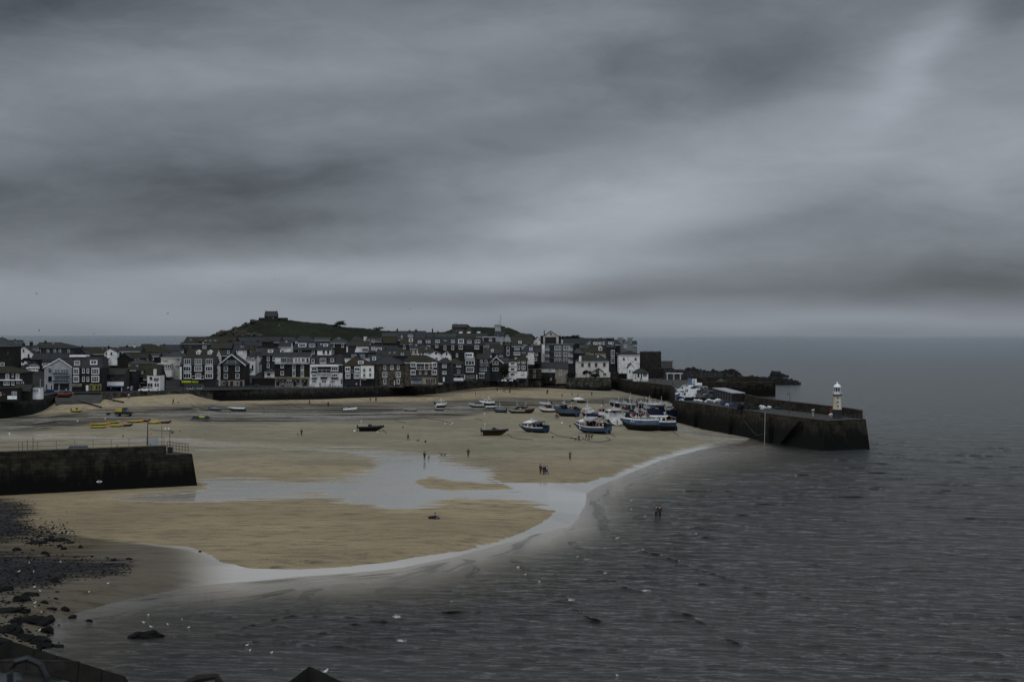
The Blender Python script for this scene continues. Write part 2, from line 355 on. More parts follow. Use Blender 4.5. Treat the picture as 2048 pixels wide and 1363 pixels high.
DRYC = np.array([(828,960),(862,952),(900,960),(1001,967),(1120,976),(1001,979),(900,983),(848,974)], float)
DRYD = np.array([(930,1003),(985,995),(1072,1001),(1020,1007)], float)
CHAN = [np.array(p, float) for p in ([(-60,868),(80,866),(160,870),(330,873),(470,884),(640,894),(400,890),(300,882),(140,880),(-60,876)], [(-60,858),(20,858),(60,853),(60,848),(0,852),(-60,854)],
        [(-60,846),(40,835),(200,822),(420,818),(700,824),(960,802),(1000,808),(1000,815),(760,842),(560,842),(300,836),(120,842),(-60,858)],
        [(1310,846),(1345,846),(1400,858),(1480,872),(1500,880),(1420,878),(1350,866),(1300,850)])]
MUD = np.array([(-60,850),(0,836),(150,822),(230,812),(420,806),(560,806),(640,805),(860,801),(950,796),(1000,792),(1150,797),(1250,792),(1330,800),(1340,808),(1180,808),(1000,822),(920,836),(760,842),(560,845),(440,846),(300,838),(180,850),(60,864),(-60,868)], float)
SHINGLE = [np.array(p, float) for p in ([(-900,985),(0,993),(60,1000),(75,1020),(60,1040),(70,1060),(60,1075),(0,1085),(-900,1100)],
        [(-900,1105),(0,1100),(60,1108),(150,1112),(250,1118),(270,1128),(250,1150),(150,1158),(100,1175),(0,1180),(-900,1190)])]
def a_wet(U, V):
    sd = psd(U, V, SHORE); dry = psd(U, V, DRY1); w_ = sm(-dry, -3, 10)*sm(V, 985, 1000)
    band = sm(-psd(U, V, np.array([(440,700),(1001,966),(1171,966),(1232,946),(1296,925),(1338,909),(1400,894),(1484,880),(1700,880),(1700,1400),(-900,1400),(-900,1050),(300,1050),(900,1030),(1100,1010)], float)), 3, -3)
    pool = sm(psd(U, V, POOL), -12, 42)*(1-sm(psd(U, V, DRYC), -4, 6))*(1-.8*sm(psd(U, V, DRYD), -4, 6))
    w1 = band*(1-sm(dry, -3, 4))*np.clip((U-60)/340, .42, 1.)*sm(sd, 500, 120)
    lowl = np.where((U < 430) & (V > 1010), np.where(dry < 0, sm(-dry, 0, 30)*.42, 0), 0)
    ch = np.zeros_like(U)
    for i, c in enumerate(CHAN): ch = np.maximum(ch, sm(psd(U, V, c), -8, 20)*(.34 if i == 2 else .8))
    r = np.maximum.reduce([np.where(V > 955, w1*1.7, 0), pool, lowl, ch, np.where(V > 880, sm(sd, 26, 4), 0)*np.where(U > 300, 1, .7)])
    return np.clip(r, 0, 1.7)
def a_mud(U, V): return sm(psd(U, V, MUD), -6, 14)
def a_shingle(U, V): return np.maximum(*[sm(psd(U, V, s), -55, 50) for s in SHINGLE])
def a_mud_shade(U, V): return np.clip(sm(V, 985, 1075)*(.30*sm(-U, -560, -150)+.80*sm(-U, -480, -330)*sm(-psd(U, V, DRY1), -6, 14)), 0, 1)  # shade painted into the sand towards the lower left, mixed with dark mud
def a_under(U, V): return sm(psd(U, V, SHORE), 3, -6)
m = bpy.data.materials.new('sand'); m.use_nodes = True; t = NT(m.node_tree); t.n.clear(); MATS['sand'] = m
P = t.new('ShaderNodeNewGeometry').outputs['Position']
def at(n): return t.new('ShaderNodeAttribute', dict(attribute_name=n)).outputs['Fac']
wet, mud, shg = at('wet'), at('mud'), at('shingle')
nA = t.noise(t.vscale(P, (.03, .05, 1)), 1, 6, .6); nB = t.noise(t.vscale(P, (.25, .6, 1)), 1, 6, .65); nC = t.noise(P, 3.0, 5, .7)
nS = t.noise(t.vscale(P, (.05, .40, 1)), 1, 8, .68, .6)
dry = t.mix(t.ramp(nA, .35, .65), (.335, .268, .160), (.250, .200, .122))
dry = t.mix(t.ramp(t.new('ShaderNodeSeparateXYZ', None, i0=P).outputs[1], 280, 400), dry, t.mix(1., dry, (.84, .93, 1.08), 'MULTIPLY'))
dry = t.mix(t.ramp(nB, .45, .72), dry, (.150, .120, .080))
dry = t.mix(t.ramp(nC, .56, .72), dry, (.11, .085, .055))
upper = t.ramp(t.new('ShaderNodeSeparateXYZ', None, i0=P).outputs[2], 1.9, 3.3)
foot = t.ramp(t.noise(t.vscale(P, (.5, .28, 1)), 1, 3, .6), .42, .62)
dry = t.mix(t.m('MULTIPLY', upper, foot), dry, (.38, .29, .17))
# damp ribs, weed lines and mud in the middle of the harbour
wv = t.noise(t.vscale(P, (.035, .22, 1), (5, 2, 0)), 1, 7, .6, .8)
grey = t.mix(t.ramp(nB, .3, .7), (.105, .098, .084), (.155, .140, .112))
base = t.mix(t.m('MULTIPLY', mud, t.ramp(nS, .40, .56, .45, 1.)), dry, grey)
weedf = t.m('MULTIPLY', mud, t.ramp(wv, .485, .545)); base = t.mix(t.m('MULTIPLY', weedf, .95), base, (.012, .012, .011))
# sparse weed wisps on the clean sand
wisp = t.ramp(t.noise(t.vscale(P, (.30, 1.0, 1), (31, 7, 0)), 1, 8, .74, .5), .585, .66); wm = t.ramp(t.noise(P, .035, 3, .5), .40, .60)
base = t.mix(t.m('MULTIPLY', t.m('MULTIPLY', wisp, wm), .75), base, (.045, .036, .026))
spk = t.ramp(t.noise(t.vscale(P, (.6, .55, 1)), 1.1, 5, .9), .575, .65); base = t.mix(t.m('MULTIPLY', t.m('MULTIPLY', spk, t.ramp(t.noise(P, .06, 4, .6), .40, .62, .25, 1.)), .8), base, (.040, .031, .022))
# meandering ripple lines
wetn = t.ramp(t.m('ADD', wet, t.m('MULTIPLY', t.m('SUBTRACT', nS, .5), 4.6)), .30, .78)
wetn = t.m('MULTIPLY', wetn, t.ramp(wet, .0, .07)); wetf = wetn; shn = t.ramp(t.m('ADD', shg, t.m('MULTIPLY', t.m('SUBTRACT', t.noise(t.vscale(P, (.16, .7, 1)), 1, 8, .75), .5), 2.6)), .40, .95, 0, .94); shn = t.m('MULTIPLY', shn, t.ramp(shg, .02, .15)); mud_shade = at('mud_shade'); wetn = t.m('MULTIPLY', t.m('MULTIPLY', wetn, t.m('SUBTRACT', 1., t.m('MULTIPLY', shn, .85))), t.m('SUBTRACT', 1., t.m('MULTIPLY', mud_shade, .62)))
base = t.mix(mud_shade, base, t.mix(1., base, (.29, .29, .29), 'MULTIPLY'))
base = t.mix(t.m('MULTIPLY', wetn, t.m('SUBTRACT', .72, t.m('MULTIPLY', mud_shade, .6))), base, (.52, .49, .435))
shc = t.mix(t.ramp(t.noise(P, 2.2, 4, .8), .4, .65), (.006, .0062, .007), (.026, .027, .032))
base = t.mix(t.m('MULTIPLY', shn, t.ramp(shg, .02, .12)), base, shc)
rough = t.m('SUBTRACT', .92, t.m('MULTIPLY', wetn, .83))
b = t.new('ShaderNodeBsdfPrincipled', None, Base_Color=base, Roughness=rough, IOR=1.45)
t.put(b.inputs['Specular IOR Level'], t.m('ADD', .10, t.m('MULTIPLY', t.m('MULTIPLY', wetn, t.m('SUBTRACT', 1., t.m('MULTIPLY', shn, .8))), t.m('SUBTRACT', 1., t.m('MULTIPLY', mud_shade, .8)))))
bh = t.m('ADD', t.m('MULTIPLY', nC, .5), nB)
bst = t.m('SUBTRACT', .9, t.m('MULTIPLY', wetn, .885))
bn = t.new('ShaderNodeBump', None, Height=bh, Distance=.10, Strength=bst); t.put(b.inputs['Normal'], bn.outputs[0])
t.new('ShaderNodeOutputMaterial', None, Surface=b)
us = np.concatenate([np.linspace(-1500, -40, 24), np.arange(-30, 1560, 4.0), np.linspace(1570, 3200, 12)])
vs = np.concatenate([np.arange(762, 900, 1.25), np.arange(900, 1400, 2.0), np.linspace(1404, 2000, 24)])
sand = tag(grid('sand', us, vs, zbeach, 'sand', dict(wet=a_wet, mud=a_mud, shingle=a_shingle, mud_shade=a_mud_shade)), 'tan harbour sand with grey wet pools and weed lines', 'beach', kind='structure')
# deep sea bed under everything
tag(MB().box(-90000, 90000, -300, 119000, -6.0, -5.0).build('sea_bed', 'rock'), kind='structure')
# ================================================================== WATER
CREST = [  # (height m, foam, points in the photograph's plane of the water)
 (.10,.0,[(190,1215),(330,1192),(500,1176),(640,1160),(780,1146),(880,1128),(940,1112)]), (.12,.1,[(250,1232),(420,1200),(560,1185),(640,1172),(760,1162),(860,1138),(960,1108)]),
 (.16,.15,[(330,1255),(430,1218),(520,1195),(600,1172)]), (.2,.55,[(560,1225),(600,1205),(622,1182),(660,1172)]), (.13,0,[(430,1270),(540,1238),(640,1213),(720,1200)]),
 (.2,.35,[(735,1215),(775,1178),(800,1168)]), (.12,0,[(860,1150),(910,1135),(960,1118),(1010,1105),(1060,1082)]),
 (.20,.7,[(1020,1108),(1032,1122),(1045,1143),(1060,1155),(1090,1168),(1130,1192),(1165,1222)]), (.26,.6,[(1110,1178),(1135,1200),(1170,1225),(1230,1262),(1290,1300)]),
 (.22,.75,[(1150,1072),(1152,1102),(1168,1112),(1195,1135),(1215,1150),(1240,1165),(1290,1182),(1350,1205),(1420,1245),(1500,1300)]),
 (.22,.8,[(1190,1000),(1198,1035),(1215,1065),(1240,1080),(1262,1090),(1290,1100),(1340,1115),(1400,1135),(1470,1160),(1560,1200)]),
 (.12,.25,[(1262,998),(1255,1012),(1270,1030),(1300,1040),(1360,1045),(1440,1060)]), (.10,.15,[(1173,986),(1185,1005),(1203,1039),(1190,1050),(1160,1062)]),
 (.10,.2,[(1225,970),(1210,985),(1200,1000),(1222,1015)]), (.10,.2,[(1300,940),(1265,960),(1245,985),(1262,1000)]), (.09,.1,[(1400,912),(1330,935),(1290,960),(1275,985)]),
 (.08,.1,[(1480,895),(1400,920),(1350,945),(1330,965)]), (.28,.8,[(800,1222),(792,1240),(786,1256)]), (.28,.75,[(800,1272),(792,1290),(788,1305)]), (.16,.1,[(905,1195),(895,1210),(912,1225)]),
 (.18,0,[(1290,1190),(1400,1240),(1520,1310),(1600,1400)]), (.16,0,[(1450,1120),(1600,1180),(1760,1260),(1900,1380)]), (.16,0,[(1560,1100),(1750,1170),(1950,1270),(2100,1380)]), (.15,0,[(1180,1260),(1300,1340),(1400,1420)]),
 (.14,.3,[(1390,1066),(1408,1072),(1440,1074)]), (.12,.1,[(120,1250),(260,1222),(380,1210)]), (.12,0,[(560,1290),(680,1250),(800,1225)]), (.1,0,[(300,1180),(470,1166),(620,1156),(760,1142)]),
 (.14,.1,[(930,1115),(950,1128),(935,1150),(950,1165)]), (.1,.1,[(1143,1052),(1120,1075),(1140,1088),(1165,1080)]), (.09,0,[(1180,1010),(1120,1045),(1060,1075),(990,1100)])]
FOAMS = [(792,1232,22,10),(800,1280,24,10),(1139,1198,20,8),(1166,1224,9,5),(1155,1112,8,4),(1172,1118,8,4),(1209,1145,9,5),(1236,1161,12,6),(1288,1180,24,6),(1285,1098,9,5),(1232,1075,12,6),(1217,1066,6,3),(1323,1109,5,3),
  (1034,1133,9,7),(1048,1148,7,4),(1078,1162,8,6),(902,1202,8,6),(1262,1000,5,6),(1275,1010,5,4),(1290,1032,5,6),(1391,1067,6,4),(1519,797,14,2.2),(1500,796,10,1.6),(690,1150,4,2),(1262,1018,5,5),(1342,1030,4,5),(1630,896,8,2),(1650,898,8,2)]
def foamf(U, V):
    f = np.zeros_like(U)
    for (a, b_, r, q) in FOAMS: f = np.maximum(f, np.exp(-(((U-a-(r*.15))/(r*.55))**2+((V-b_)/(q*.5))**2)*.9)*.85)
    return f
def crest(U, V):
    Dd = F*CZ/(V-HY); x = (U-CX)/F*Dd; h = np.zeros_like(U); fo = np.zeros_like(U); rs = np.random.RandomState(4)
    for (a, fm, pts) in CREST:
        q = np.array([[(p[0]-CX)/F*(F*CZ/(p[1]-HY)), F*CZ/(p[1]-HY)] for p in pts]); L = np.concatenate([[0], np.cumsum(np.linalg.norm(np.diff(q, axis=0), axis=1))])
        best = np.full(U.shape, 1e9); s = np.zeros_like(U); sg = np.zeros_like(U)
        for i in range(len(q)-1):
            ab = q[i+1]-q[i]; tt = ((x-q[i, 0])*ab[0]+(Dd-q[i, 1])*ab[1])/(ab@ab); tc_ = np.clip(tt, 0, 1)
            dx = x-q[i, 0]-tc_*ab[0]; dy = Dd-q[i, 1]-tc_*ab[1]; d = np.hypot(dx, dy); k = d < best
            best = np.where(k, d, best); s = np.where(k, L[i]+tc_*(L[i+1]-L[i]), s); sg = np.where(k, np.sign(dx*ab[1]-dy*ab[0]), sg)
        ph = rs.uniform(0, 6, 4); wob = .72+.2*np.sin(s*.25+ph[0])+.13*np.sin(s*.7+ph[1]); ed = sm(s, 0, L[-1]*.15)*sm(L[-1]-s, 0, L[-1]*.15)
        d2 = best*sg+.30*np.sin(s*.31+ph[2])+.10*np.sin(s*.83+ph[3]); wd = np.where(d2 > 0, .42, 1.0)
        h += .75*a*wob*ed*np.exp(-(d2/wd)**2); fo = np.maximum(fo, fm*ed*np.clip(wob-.55, 0, 1)*1.6*np.exp(-((d2-.1)/.22)**2))
    return h, fo
SHW = np.array([tuple(q_) for q_ in SHORE[:-3]]+[(1400,858),(1352,846),(1352,775),(-900,775)], float)
def a_depth(U, V): return np.where(V < 770, 400, np.clip(-psd(U, V, SHW), -20, 400))
_c = {}
def zw(U, V):
    h, fo = crest(U, V); _c['f'] = fo; _c['h'] = h; Dd = F*CZ/(V-HY); x = (U-CX)/F*Dd
    sh = sm(-psd(U, V, SHORE), 10, 200)
    sw = .05*np.sin(.33*Dd+.55*x+1.3*np.sin(.05*x)+2*np.sin(.021*Dd+.03*x))+.03*np.sin(.62*Dd-.35*x+2.1*np.sin(.07*Dd-.05*x))
    row = Dd**2/(F*CZ)*1.2; rw = np.random.RandomState(9); e = np.zeros_like(U); gst = .72+.28*np.sin(.021*x+.6*np.sin(.013*Dd))*np.sin(.017*Dd+1.)
    for lam in np.geomspace(1.1, 22, 72):
        th = .35+rw.normal(0, .55); k = 2*np.pi/lam; ph = rw.uniform(0, 6.28); p_ = k*(x*np.sin(th)+Dd*np.cos(th))+ph+.9*np.sin(.6*k*(x*np.cos(th+.4)-Dd*np.sin(th+.4))*.35+ph*2)
        e += .0225*(1.2 if lam < 5 else (.7 if lam < 9 else .4))*lam/6.283*(np.exp(1.1*np.sin(p_))-1.33)*.62*sm(lam/row, 2., 3.6)
    return h+e*gst*sh
def a_crest(U, V): return np.clip(_c['h']/.075, 0, 1)
def a_foam(U, V): return np.clip(np.maximum(_c['f'], foamf(U, V)), 0, 1)
m = bpy.data.materials.new('sea_water'); m.use_nodes = True; t = NT(m.node_tree); t.n.clear(); MATS['sea_water'] = m
P = t.new('ShaderNodeNewGeometry').outputs['Position']
dep = at('depth'); fo = t.m('MAXIMUM', at('foam'), t.m('MULTIPLY', t.m('MULTIPLY', t.ramp(dep, -1.5, .5), t.ramp(dep, 5, 1)), .50))
sepP = t.new('ShaderNodeSeparateXYZ', None, i0=P)
q1 = t.noise(t.vscale(P, (.75, 1.0, 1), (0, 0, 0), .5), .42, 6, .66, .9); q2 = t.noise(t.vscale(P, (.5, 1., 1), (3, 8, 0), -.55), .14, 4, .55, .8); q3 = t.noise(t.vscale(P, (.8, 1., 1), (0, 0, 0), .3), 1.3, 4, .65)
q0 = t.noise(t.vscale(P, (.35, 1., 1), (3, 8, 0)), .05, 4, .6, .5)
hh = t.m('ADD', t.m('ADD', t.m('MULTIPLY', q1, 2.3), t.m('MULTIPLY', q2, 2.4)), t.m('MULTIPLY', q3, .5))
hh = t.m('ADD', hh, t.m('MULTIPLY', q0, 1.8))
calm = t.ramp(dep, 0, 110, .12, 1.)
bn = t.new('ShaderNodeBump', None, Height=hh, Distance=.85, Strength=t.m('MULTIPLY', calm, t.ramp(sepP.outputs[1], 140, 900, .50, .42)))
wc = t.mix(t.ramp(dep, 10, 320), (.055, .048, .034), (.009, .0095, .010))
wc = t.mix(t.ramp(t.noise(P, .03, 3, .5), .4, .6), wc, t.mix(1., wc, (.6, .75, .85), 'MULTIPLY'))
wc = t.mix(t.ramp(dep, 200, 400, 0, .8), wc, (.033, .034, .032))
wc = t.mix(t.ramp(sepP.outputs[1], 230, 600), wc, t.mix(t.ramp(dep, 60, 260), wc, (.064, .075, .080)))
cr = at('crest'); wc = t.mix(t.m('MULTIPLY', t.ramp(cr, .45, .95), t.ramp(dep, 260, 60)), wc, (.020, .018, .011))
body = t.new('ShaderNodeBsdfDiffuse', None, Color=wc); tr = t.new('ShaderNodeBsdfTransparent')
opq = t.m('MAXIMUM', t.ramp(dep, -5, 150, .0, 1.), t.ramp(cr, .45, .95, 0, .8))
bd = t.new('ShaderNodeMixShader', None, i0=opq, i1=tr, i2=body)
gl = t.new('ShaderNodeBsdfGlossy', None, Color=t.mix(t.ramp(sepP.outputs[1], 300, 2500), (1., .96, .905), (.86, .90, .93)), Roughness=t.ramp(sepP.outputs[1], 250, 3000, .10, .20), Normal=bn.outputs[0])  # far reflections dimmed in colour, standing in for wave shadowing
fr = t.new('ShaderNodeFresnel', None, IOR=1.33, Normal=bn.outputs[0])
s1 = t.new('ShaderNodeMixShader', None, i0=fr, i1=bd, i2=gl)
fn = t.ramp(t.m('ADD', fo, t.m('MULTIPLY', t.m('SUBTRACT', t.noise(t.vscale(P, (1, .6, 1)), 3.5, 6, .8), .5), 3.2)), .72, .86)
fn = t.m('MULTIPLY', fn, t.ramp(fo, .03, .2))
fs = t.new('ShaderNodeBsdfDiffuse', None, Color=(.62, .62, .58))
s2 = t.new('ShaderNodeMixShader', None, i0=fn, i1=s1, i2=fs)
t.new('ShaderNodeOutputMaterial', None, Surface=s2)
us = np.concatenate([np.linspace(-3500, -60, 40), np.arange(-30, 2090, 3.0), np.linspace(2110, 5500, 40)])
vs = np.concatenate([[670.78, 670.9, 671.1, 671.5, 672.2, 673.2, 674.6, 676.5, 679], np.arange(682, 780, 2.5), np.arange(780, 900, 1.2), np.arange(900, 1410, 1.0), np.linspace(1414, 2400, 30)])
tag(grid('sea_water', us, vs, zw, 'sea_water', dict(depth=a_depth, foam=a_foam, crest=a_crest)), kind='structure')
# ================================================================== TOWN GROUND AND HILL
DWL = [(-600,812),(0,801),(60,796),(85,792),(108,786),(200,786),(280,783),(340,781),(420,780),(560,778),(640,777),(700,775),(780,773),(830,771),(870,769),(920,763),(985,759),(1055,757.5),(1150,755),(1230,753),(1340,752)]
STZ = 7.0
def Dwall(px): return F*(CZ-STZ)/(interp(px, DWL)-HY)
SIL = [(-600,706),(330,706),(365,686),(400,680),(420,673),(440,665),(465,659),(480,652),(497,646),(508,641),(520,640),(575,640),(600,643),(640,646),(690,654),(720,656),(765,661),(820,664),(870,665),(890,664),(905,658),(945,654),(980,655),(1020,656),(1032,661),(1040,666),(1065,669),(1085,690),(1120,694),(1340,704)]
def town_z(px, D):
    px = np.asarray(px, float); D = np.asarray(D, float); dw = F*(CZ-STZ)/(np.interp(px, *zip(*DWL))-HY)
    sil = np.interp(px, *zip(*SIL)); zs = CZ-(sil-HY)/F*1000.
    hill = np.clip((zs-15.)/18., 0, 1)
    k1 = sm(D, dw+28, dw+130); z = STZ+6.5*k1
    z = z+(np.maximum(zs, 4)-z)*sm(D, 860, 1000)
    back = sm(D, 1010, 1190); z = z*(1-back)-2*back
    lowd = sm(D, 900, 960)*(1-np.clip((zs-16)/4, 0, 1)); z = z*(1-lowd)-1.5*lowd
    return z
def tz(px, D): return float(town_z(px, D))
n_u = np.concatenate([np.linspace(-700, 300, 40), np.arange(304, 1100, 3.0), np.linspace(1104, 1345, 50)])
KS = np.concatenate([np.linspace(0, 1, 60)**1.0])
co = []
rs = np.random.RandomState(2)
lump = rs.rand(400, 80)
for j in range(90):
    for i, px in enumerate(n_u):
        d0 = F*(CZ-STZ)/(np.interp(px, *zip(*DWL))-HY)+.6; D = d0+(1210-d0)*(j/89.); co.append((px, D))
co = np.array(co); zz = town_z(co[:, 0], co[:, 1])
hx = (co[:, 0]-CX)/F*co[:, 1]; hm = sm(co[:, 1], 870, 930)*sm(1120-co[:, 1], 0, 60)*((co[:, 0] > 330)*1.)
rug = (np.sin(hx*.31+co[:, 1]*.17)+np.sin(hx*.73-co[:, 1]*.41+2)+np.sin(hx*1.3+co[:, 1]*.9))*.38
rocky = hm*np.clip((560-co[:, 0])/160, .35, 1.)
zz = zz+rug*rocky
co3 = np.stack([hx, co[:, 1], zz], -1); nu = len(n_u); ii = np.arange(90*nu).reshape(90, nu)
q = np.stack([ii[:-1, :-1], ii[:-1, 1:], ii[1:, 1:], ii[1:, :-1]], -1).reshape(-1, 4)
m = bpy.data.materials.new('hill_grass'); m.use_nodes = True; t = NT(m.node_tree); t.n.clear(); MATS['hill_grass'] = m
P = t.new('ShaderNodeNewGeometry').outputs['Position']; at_h = t.new('ShaderNodeAttribute', dict(attribute_name='hill')).outputs['Fac']; at_r = t.new('ShaderNodeAttribute', dict(attribute_name='rocky')).outputs['Fac']
g1 = t.noise(t.vscale(P, (1, .5, 1)), .06, 6, .6, .6); g2 = t.noise(P, .4, 6, .65)
gr = t.mix(t.ramp(g1, .40, .60), (.020, .028, .014), (.040, .050, .024)); gr = t.mix(t.ramp(g2, .45, .68), gr, (.012, .016, .009))
gr = t.mix(t.m('MULTIPLY', at_r, t.ramp(t.noise(t.vscale(P, (1, .6, 1.5)), .16, 6, .7), .50, .62)), gr, (.050, .047, .042))
c = t.mix(at_h, (.042, .042, .041), t.mix(1., gr, (.62, .62, .66), 'MULTIPLY'))
b = t.new('ShaderNodeBsdfPrincipled', None, Base_Color=c, Roughness=.95); b.inputs['Specular IOR Level'].default_value = .1
bn = t.new('ShaderNodeBump', None, Height=g2, Distance=2.0, Strength=.9); t.put(b.inputs['Normal'], bn.outputs[0]); t.new('ShaderNodeOutputMaterial', None, Surface=b)
hl = sm(co[:, 1], 800, 860)*(co[:, 0] < 1100); rk = np.clip((600-co[:, 0])/160, .12, 1.)
tag(rawmesh('ground', co3, q, 'hill_grass', dict(hill=hl, rocky=rk)), kind='structure')
def wallseg(poly_px, z0f, z1, thick, name, label, cat, mt, cop=None, batter=0.):
    """stone wall standing along a photographed top edge; face towards the harbour"""
    mb = MB(); pts = [G(a, b_, z1) for a, b_ in poly_px]
    for i in range(len(pts)-1):
        a, b_ = pts[i], pts[i+1]; d = (b_-a); n = Vector((d.y, -d.x, 0)).normalized()
        za, zb = z0f(i), z0f(i+1); A0 = a+n*batter; B0 = b_+n*batter; a2 = a-n*thick; b2 = b_-n*thick
        mb.cur = 0
        mb.add([(A0.x,A0.y,za),(B0.x,B0.y,zb),(b_.x,b_.y,z1),(a.x,a.y,z1),(a2.x,a2.y,za),(b2.x,b2.y,zb),(b2.x,b2.y,z1),(a2.x,a2.y,z1)],
               [(0,1,2,3),(3,2,6,7),(1,0,4,5),(5,4,7,6),(0,3,7,4),(1,5,6,2)])
        if cop:
            mb.cur = 1; e = n*.08
            mb.add([(a.x+e.x,a.y+e.y,z1+.004),(b_.x+e.x,b_.y+e.y,z1+.004),(b2.x,b2.y,z1+.004),(a2.x,a2.y,z1+.004),(a.x+e.x,a.y+e.y,z1+cop),(b_.x+e.x,b_.y+e.y,z1+cop),(b2.x,b2.y,z1+cop),(a2.x,a2.y,z1+cop)],
               [(0,3,2,1),(4,5,6,7),(0,1,5,4),(1,2,6,5),(2,3,7,6),(3,0,4,7)])
    return tag(mb.build(name, [mt, 'coping'] if cop else mt), label, cat)
D_('wall_weedy', (.060, .056, .046), .95, (.020, .019, .016), sc=.8, det=8, brick=(1.0, .45, .55), bump=.08)
def seawall_mat(name, zlow, zhigh, c_hi, c_hi2, brick, low=(.0055, .0055, .005), white=0.):
    m = bpy.data.materials.new(name); m.use_nodes = True; t = NT(m.node_tree); t.n.clear(); MATS[name] = m
    P = t.new('ShaderNodeNewGeometry').outputs['Position']; s = t.new('ShaderNodeSeparateXYZ', None, i0=P)
    n = t.noise(P, .6, 7, .65); c = t.mix(t.ramp(n, .38, .62), c_hi, c_hi2)
    bv = t.new('ShaderNodeCombineXYZ', None, i0=t.m('ADD', s.outputs[0], t.m('MULTIPLY', s.outputs[1], .8)), i1=s.outputs[2])
    br = t.new('ShaderNodeTexBrick', None, Vector=bv, Scale=1.0, Mortar_Size=.03, Brick_Width=brick[0], Row_Height=brick[1])
    br.inputs['Color1'].default_value = (1, 1, 1, 1); br.inputs['Color2'].default_value = (.5, .5, .5, 1); br.inputs['Mortar'].default_value = (.28, .28, .26, 1)
    c = t.mix(1., c, br.outputs[0], 'MULTIPLY')
    streak = t.noise(t.vscale(P, (1.2, 1.2, .12)), 1, 5, .6)
    hgt = t.m('ADD', s.outputs[2], t.m('MULTIPLY', t.m('SUBTRACT', t.m('ADD', t.noise(P, .35, 5, .6), streak), 1.0), (zhigh-zlow)*1.6))
    c = t.mix(t.ramp(hgt, zlow, zhigh), low, c)
    if white: c = t.mix(t.m('MULTIPLY', t.ramp(t.noise(P, 1.9, 6, .7), .62, .70), white), c, (.16, .16, .14))
    b = t.new('ShaderNodeBsdfPrincipled', None, Base_Color=c, Roughness=.85); b.inputs['Specular IOR Level'].default_value = .12
    bn = t.new('ShaderNodeBump', None, Height=t.m('ADD', br.outputs[1], t.m('MULTIPLY', n, -2.)), Distance=.06, Strength=.7); bn.invert = True
    t.put(b.inputs['Normal'], bn.outputs[0]); t.new('ShaderNodeOutputMaterial', None, Surface=b)
seawall_mat('seawall_stone', 4.6, 6.8, (.065, .062, .054), (.022, .021, .019), (1.1, .5), white=.5)
seawall_mat('rubble_wall', 2.8, 4.4, (.115, .11, .092), (.035, .033, .028), (1.2, .55), white=.45)
seawall_mat('near_pier_stone', 2.4, 6.4, (.046, .042, .030), (.020, .018, .014), (1.5, .62), low=(.0030, .0030, .0026), white=.12)
seawall_mat('pier_stone', 2.4, 5.6, (.050, .043, .030), (.020, .017, .013), (3.2, .9), low=(.0035, .0035, .003))
wallseg([(-600,812),(0,801),(60,796),(85,792),(112,786)], lambda i: -1, STZ, 1.2, 'sea_wall', 'dark weedy sea wall below the sheds at the left edge', 'sea wall', 'seawall_stone', .15, 1.6)
wallseg([(205,786),(280,783),(340,781),(400,780),(425,779.5)], lambda i: 1, STZ, 1.0, 'sea_wall', 'low rough stone sea wall under the small grey harbour hut', 'sea wall', 'rubble_wall', .12, .6)
wallseg([(425,779.4),(560,778),(640,777),(700,775),(780,773),(830,771),(870,769)], lambda i: 1, STZ, 1.0, 'sea_wall', 'long black weedy sea wall below the bar and the white hotel', 'sea wall', 'seawall_stone', .22, .8)
wallseg([(870,768.9),(920,763),(985,759),(1056,757.5)], lambda i: 1, STZ, 1.0, 'sea_wall', 'rough grey stone sea wall curving below the gabled garage house', 'sea wall', 'rubble_wall', .22, 1.2)
# low retaining wall below the beach cottages, garden wall below the pink cottage, and the dark corner wall
def boxwall(px0, px1, D, py_top, z0, dep, name, label, mt, cat='wall'):
    return tag(MB().box(X(px0, D), X(px1, D), D, D+dep, z0, Z(py_top, D)).build(name, mt), label, cat)
boxwall(1056, 1082, 768, 761.5, 2, 8, 'retaining_wall', 'low stone retaining wall under the small granite cottage by the beach', 'rubble_wall')
boxwall(1082.2, 1137, 772, 767, 2, 4, 'retaining_wall', 'low stone footing under the beige and white beach cottages', 'rubble_wall')
boxwall(1133, 1222, 767, 754.5, 2, 2, 'garden_wall', 'tall dark rubble garden wall below the pink cottage', 'rubble_wall')
boxwall(1222.2, 1262, 786, 743, 2, 2, 'quay_wall', 'dark quay wall in the corner between cottage and pier', 'seawall_stone')
# slipway of dark stones
mb = MB(); a = G(108,785.2,7.0); b_ = G(208,785.2,7.0); c_ = G(200,806,4.5); d_ = G(112,808,4.4); dz_ = Vector((0, 0, -2.6))
mb.add([a, b_, c_, d_, a+dz_, b_+dz_, c_+dz_, d_+dz_], [(0, 3, 2, 1), (4, 5, 6, 7), (3, 7, 6, 2), (0, 4, 7, 3), (1, 2, 6, 5), (0, 1, 5, 4)]); tag(mb.build('slipway', 'concrete'), kind='structure')
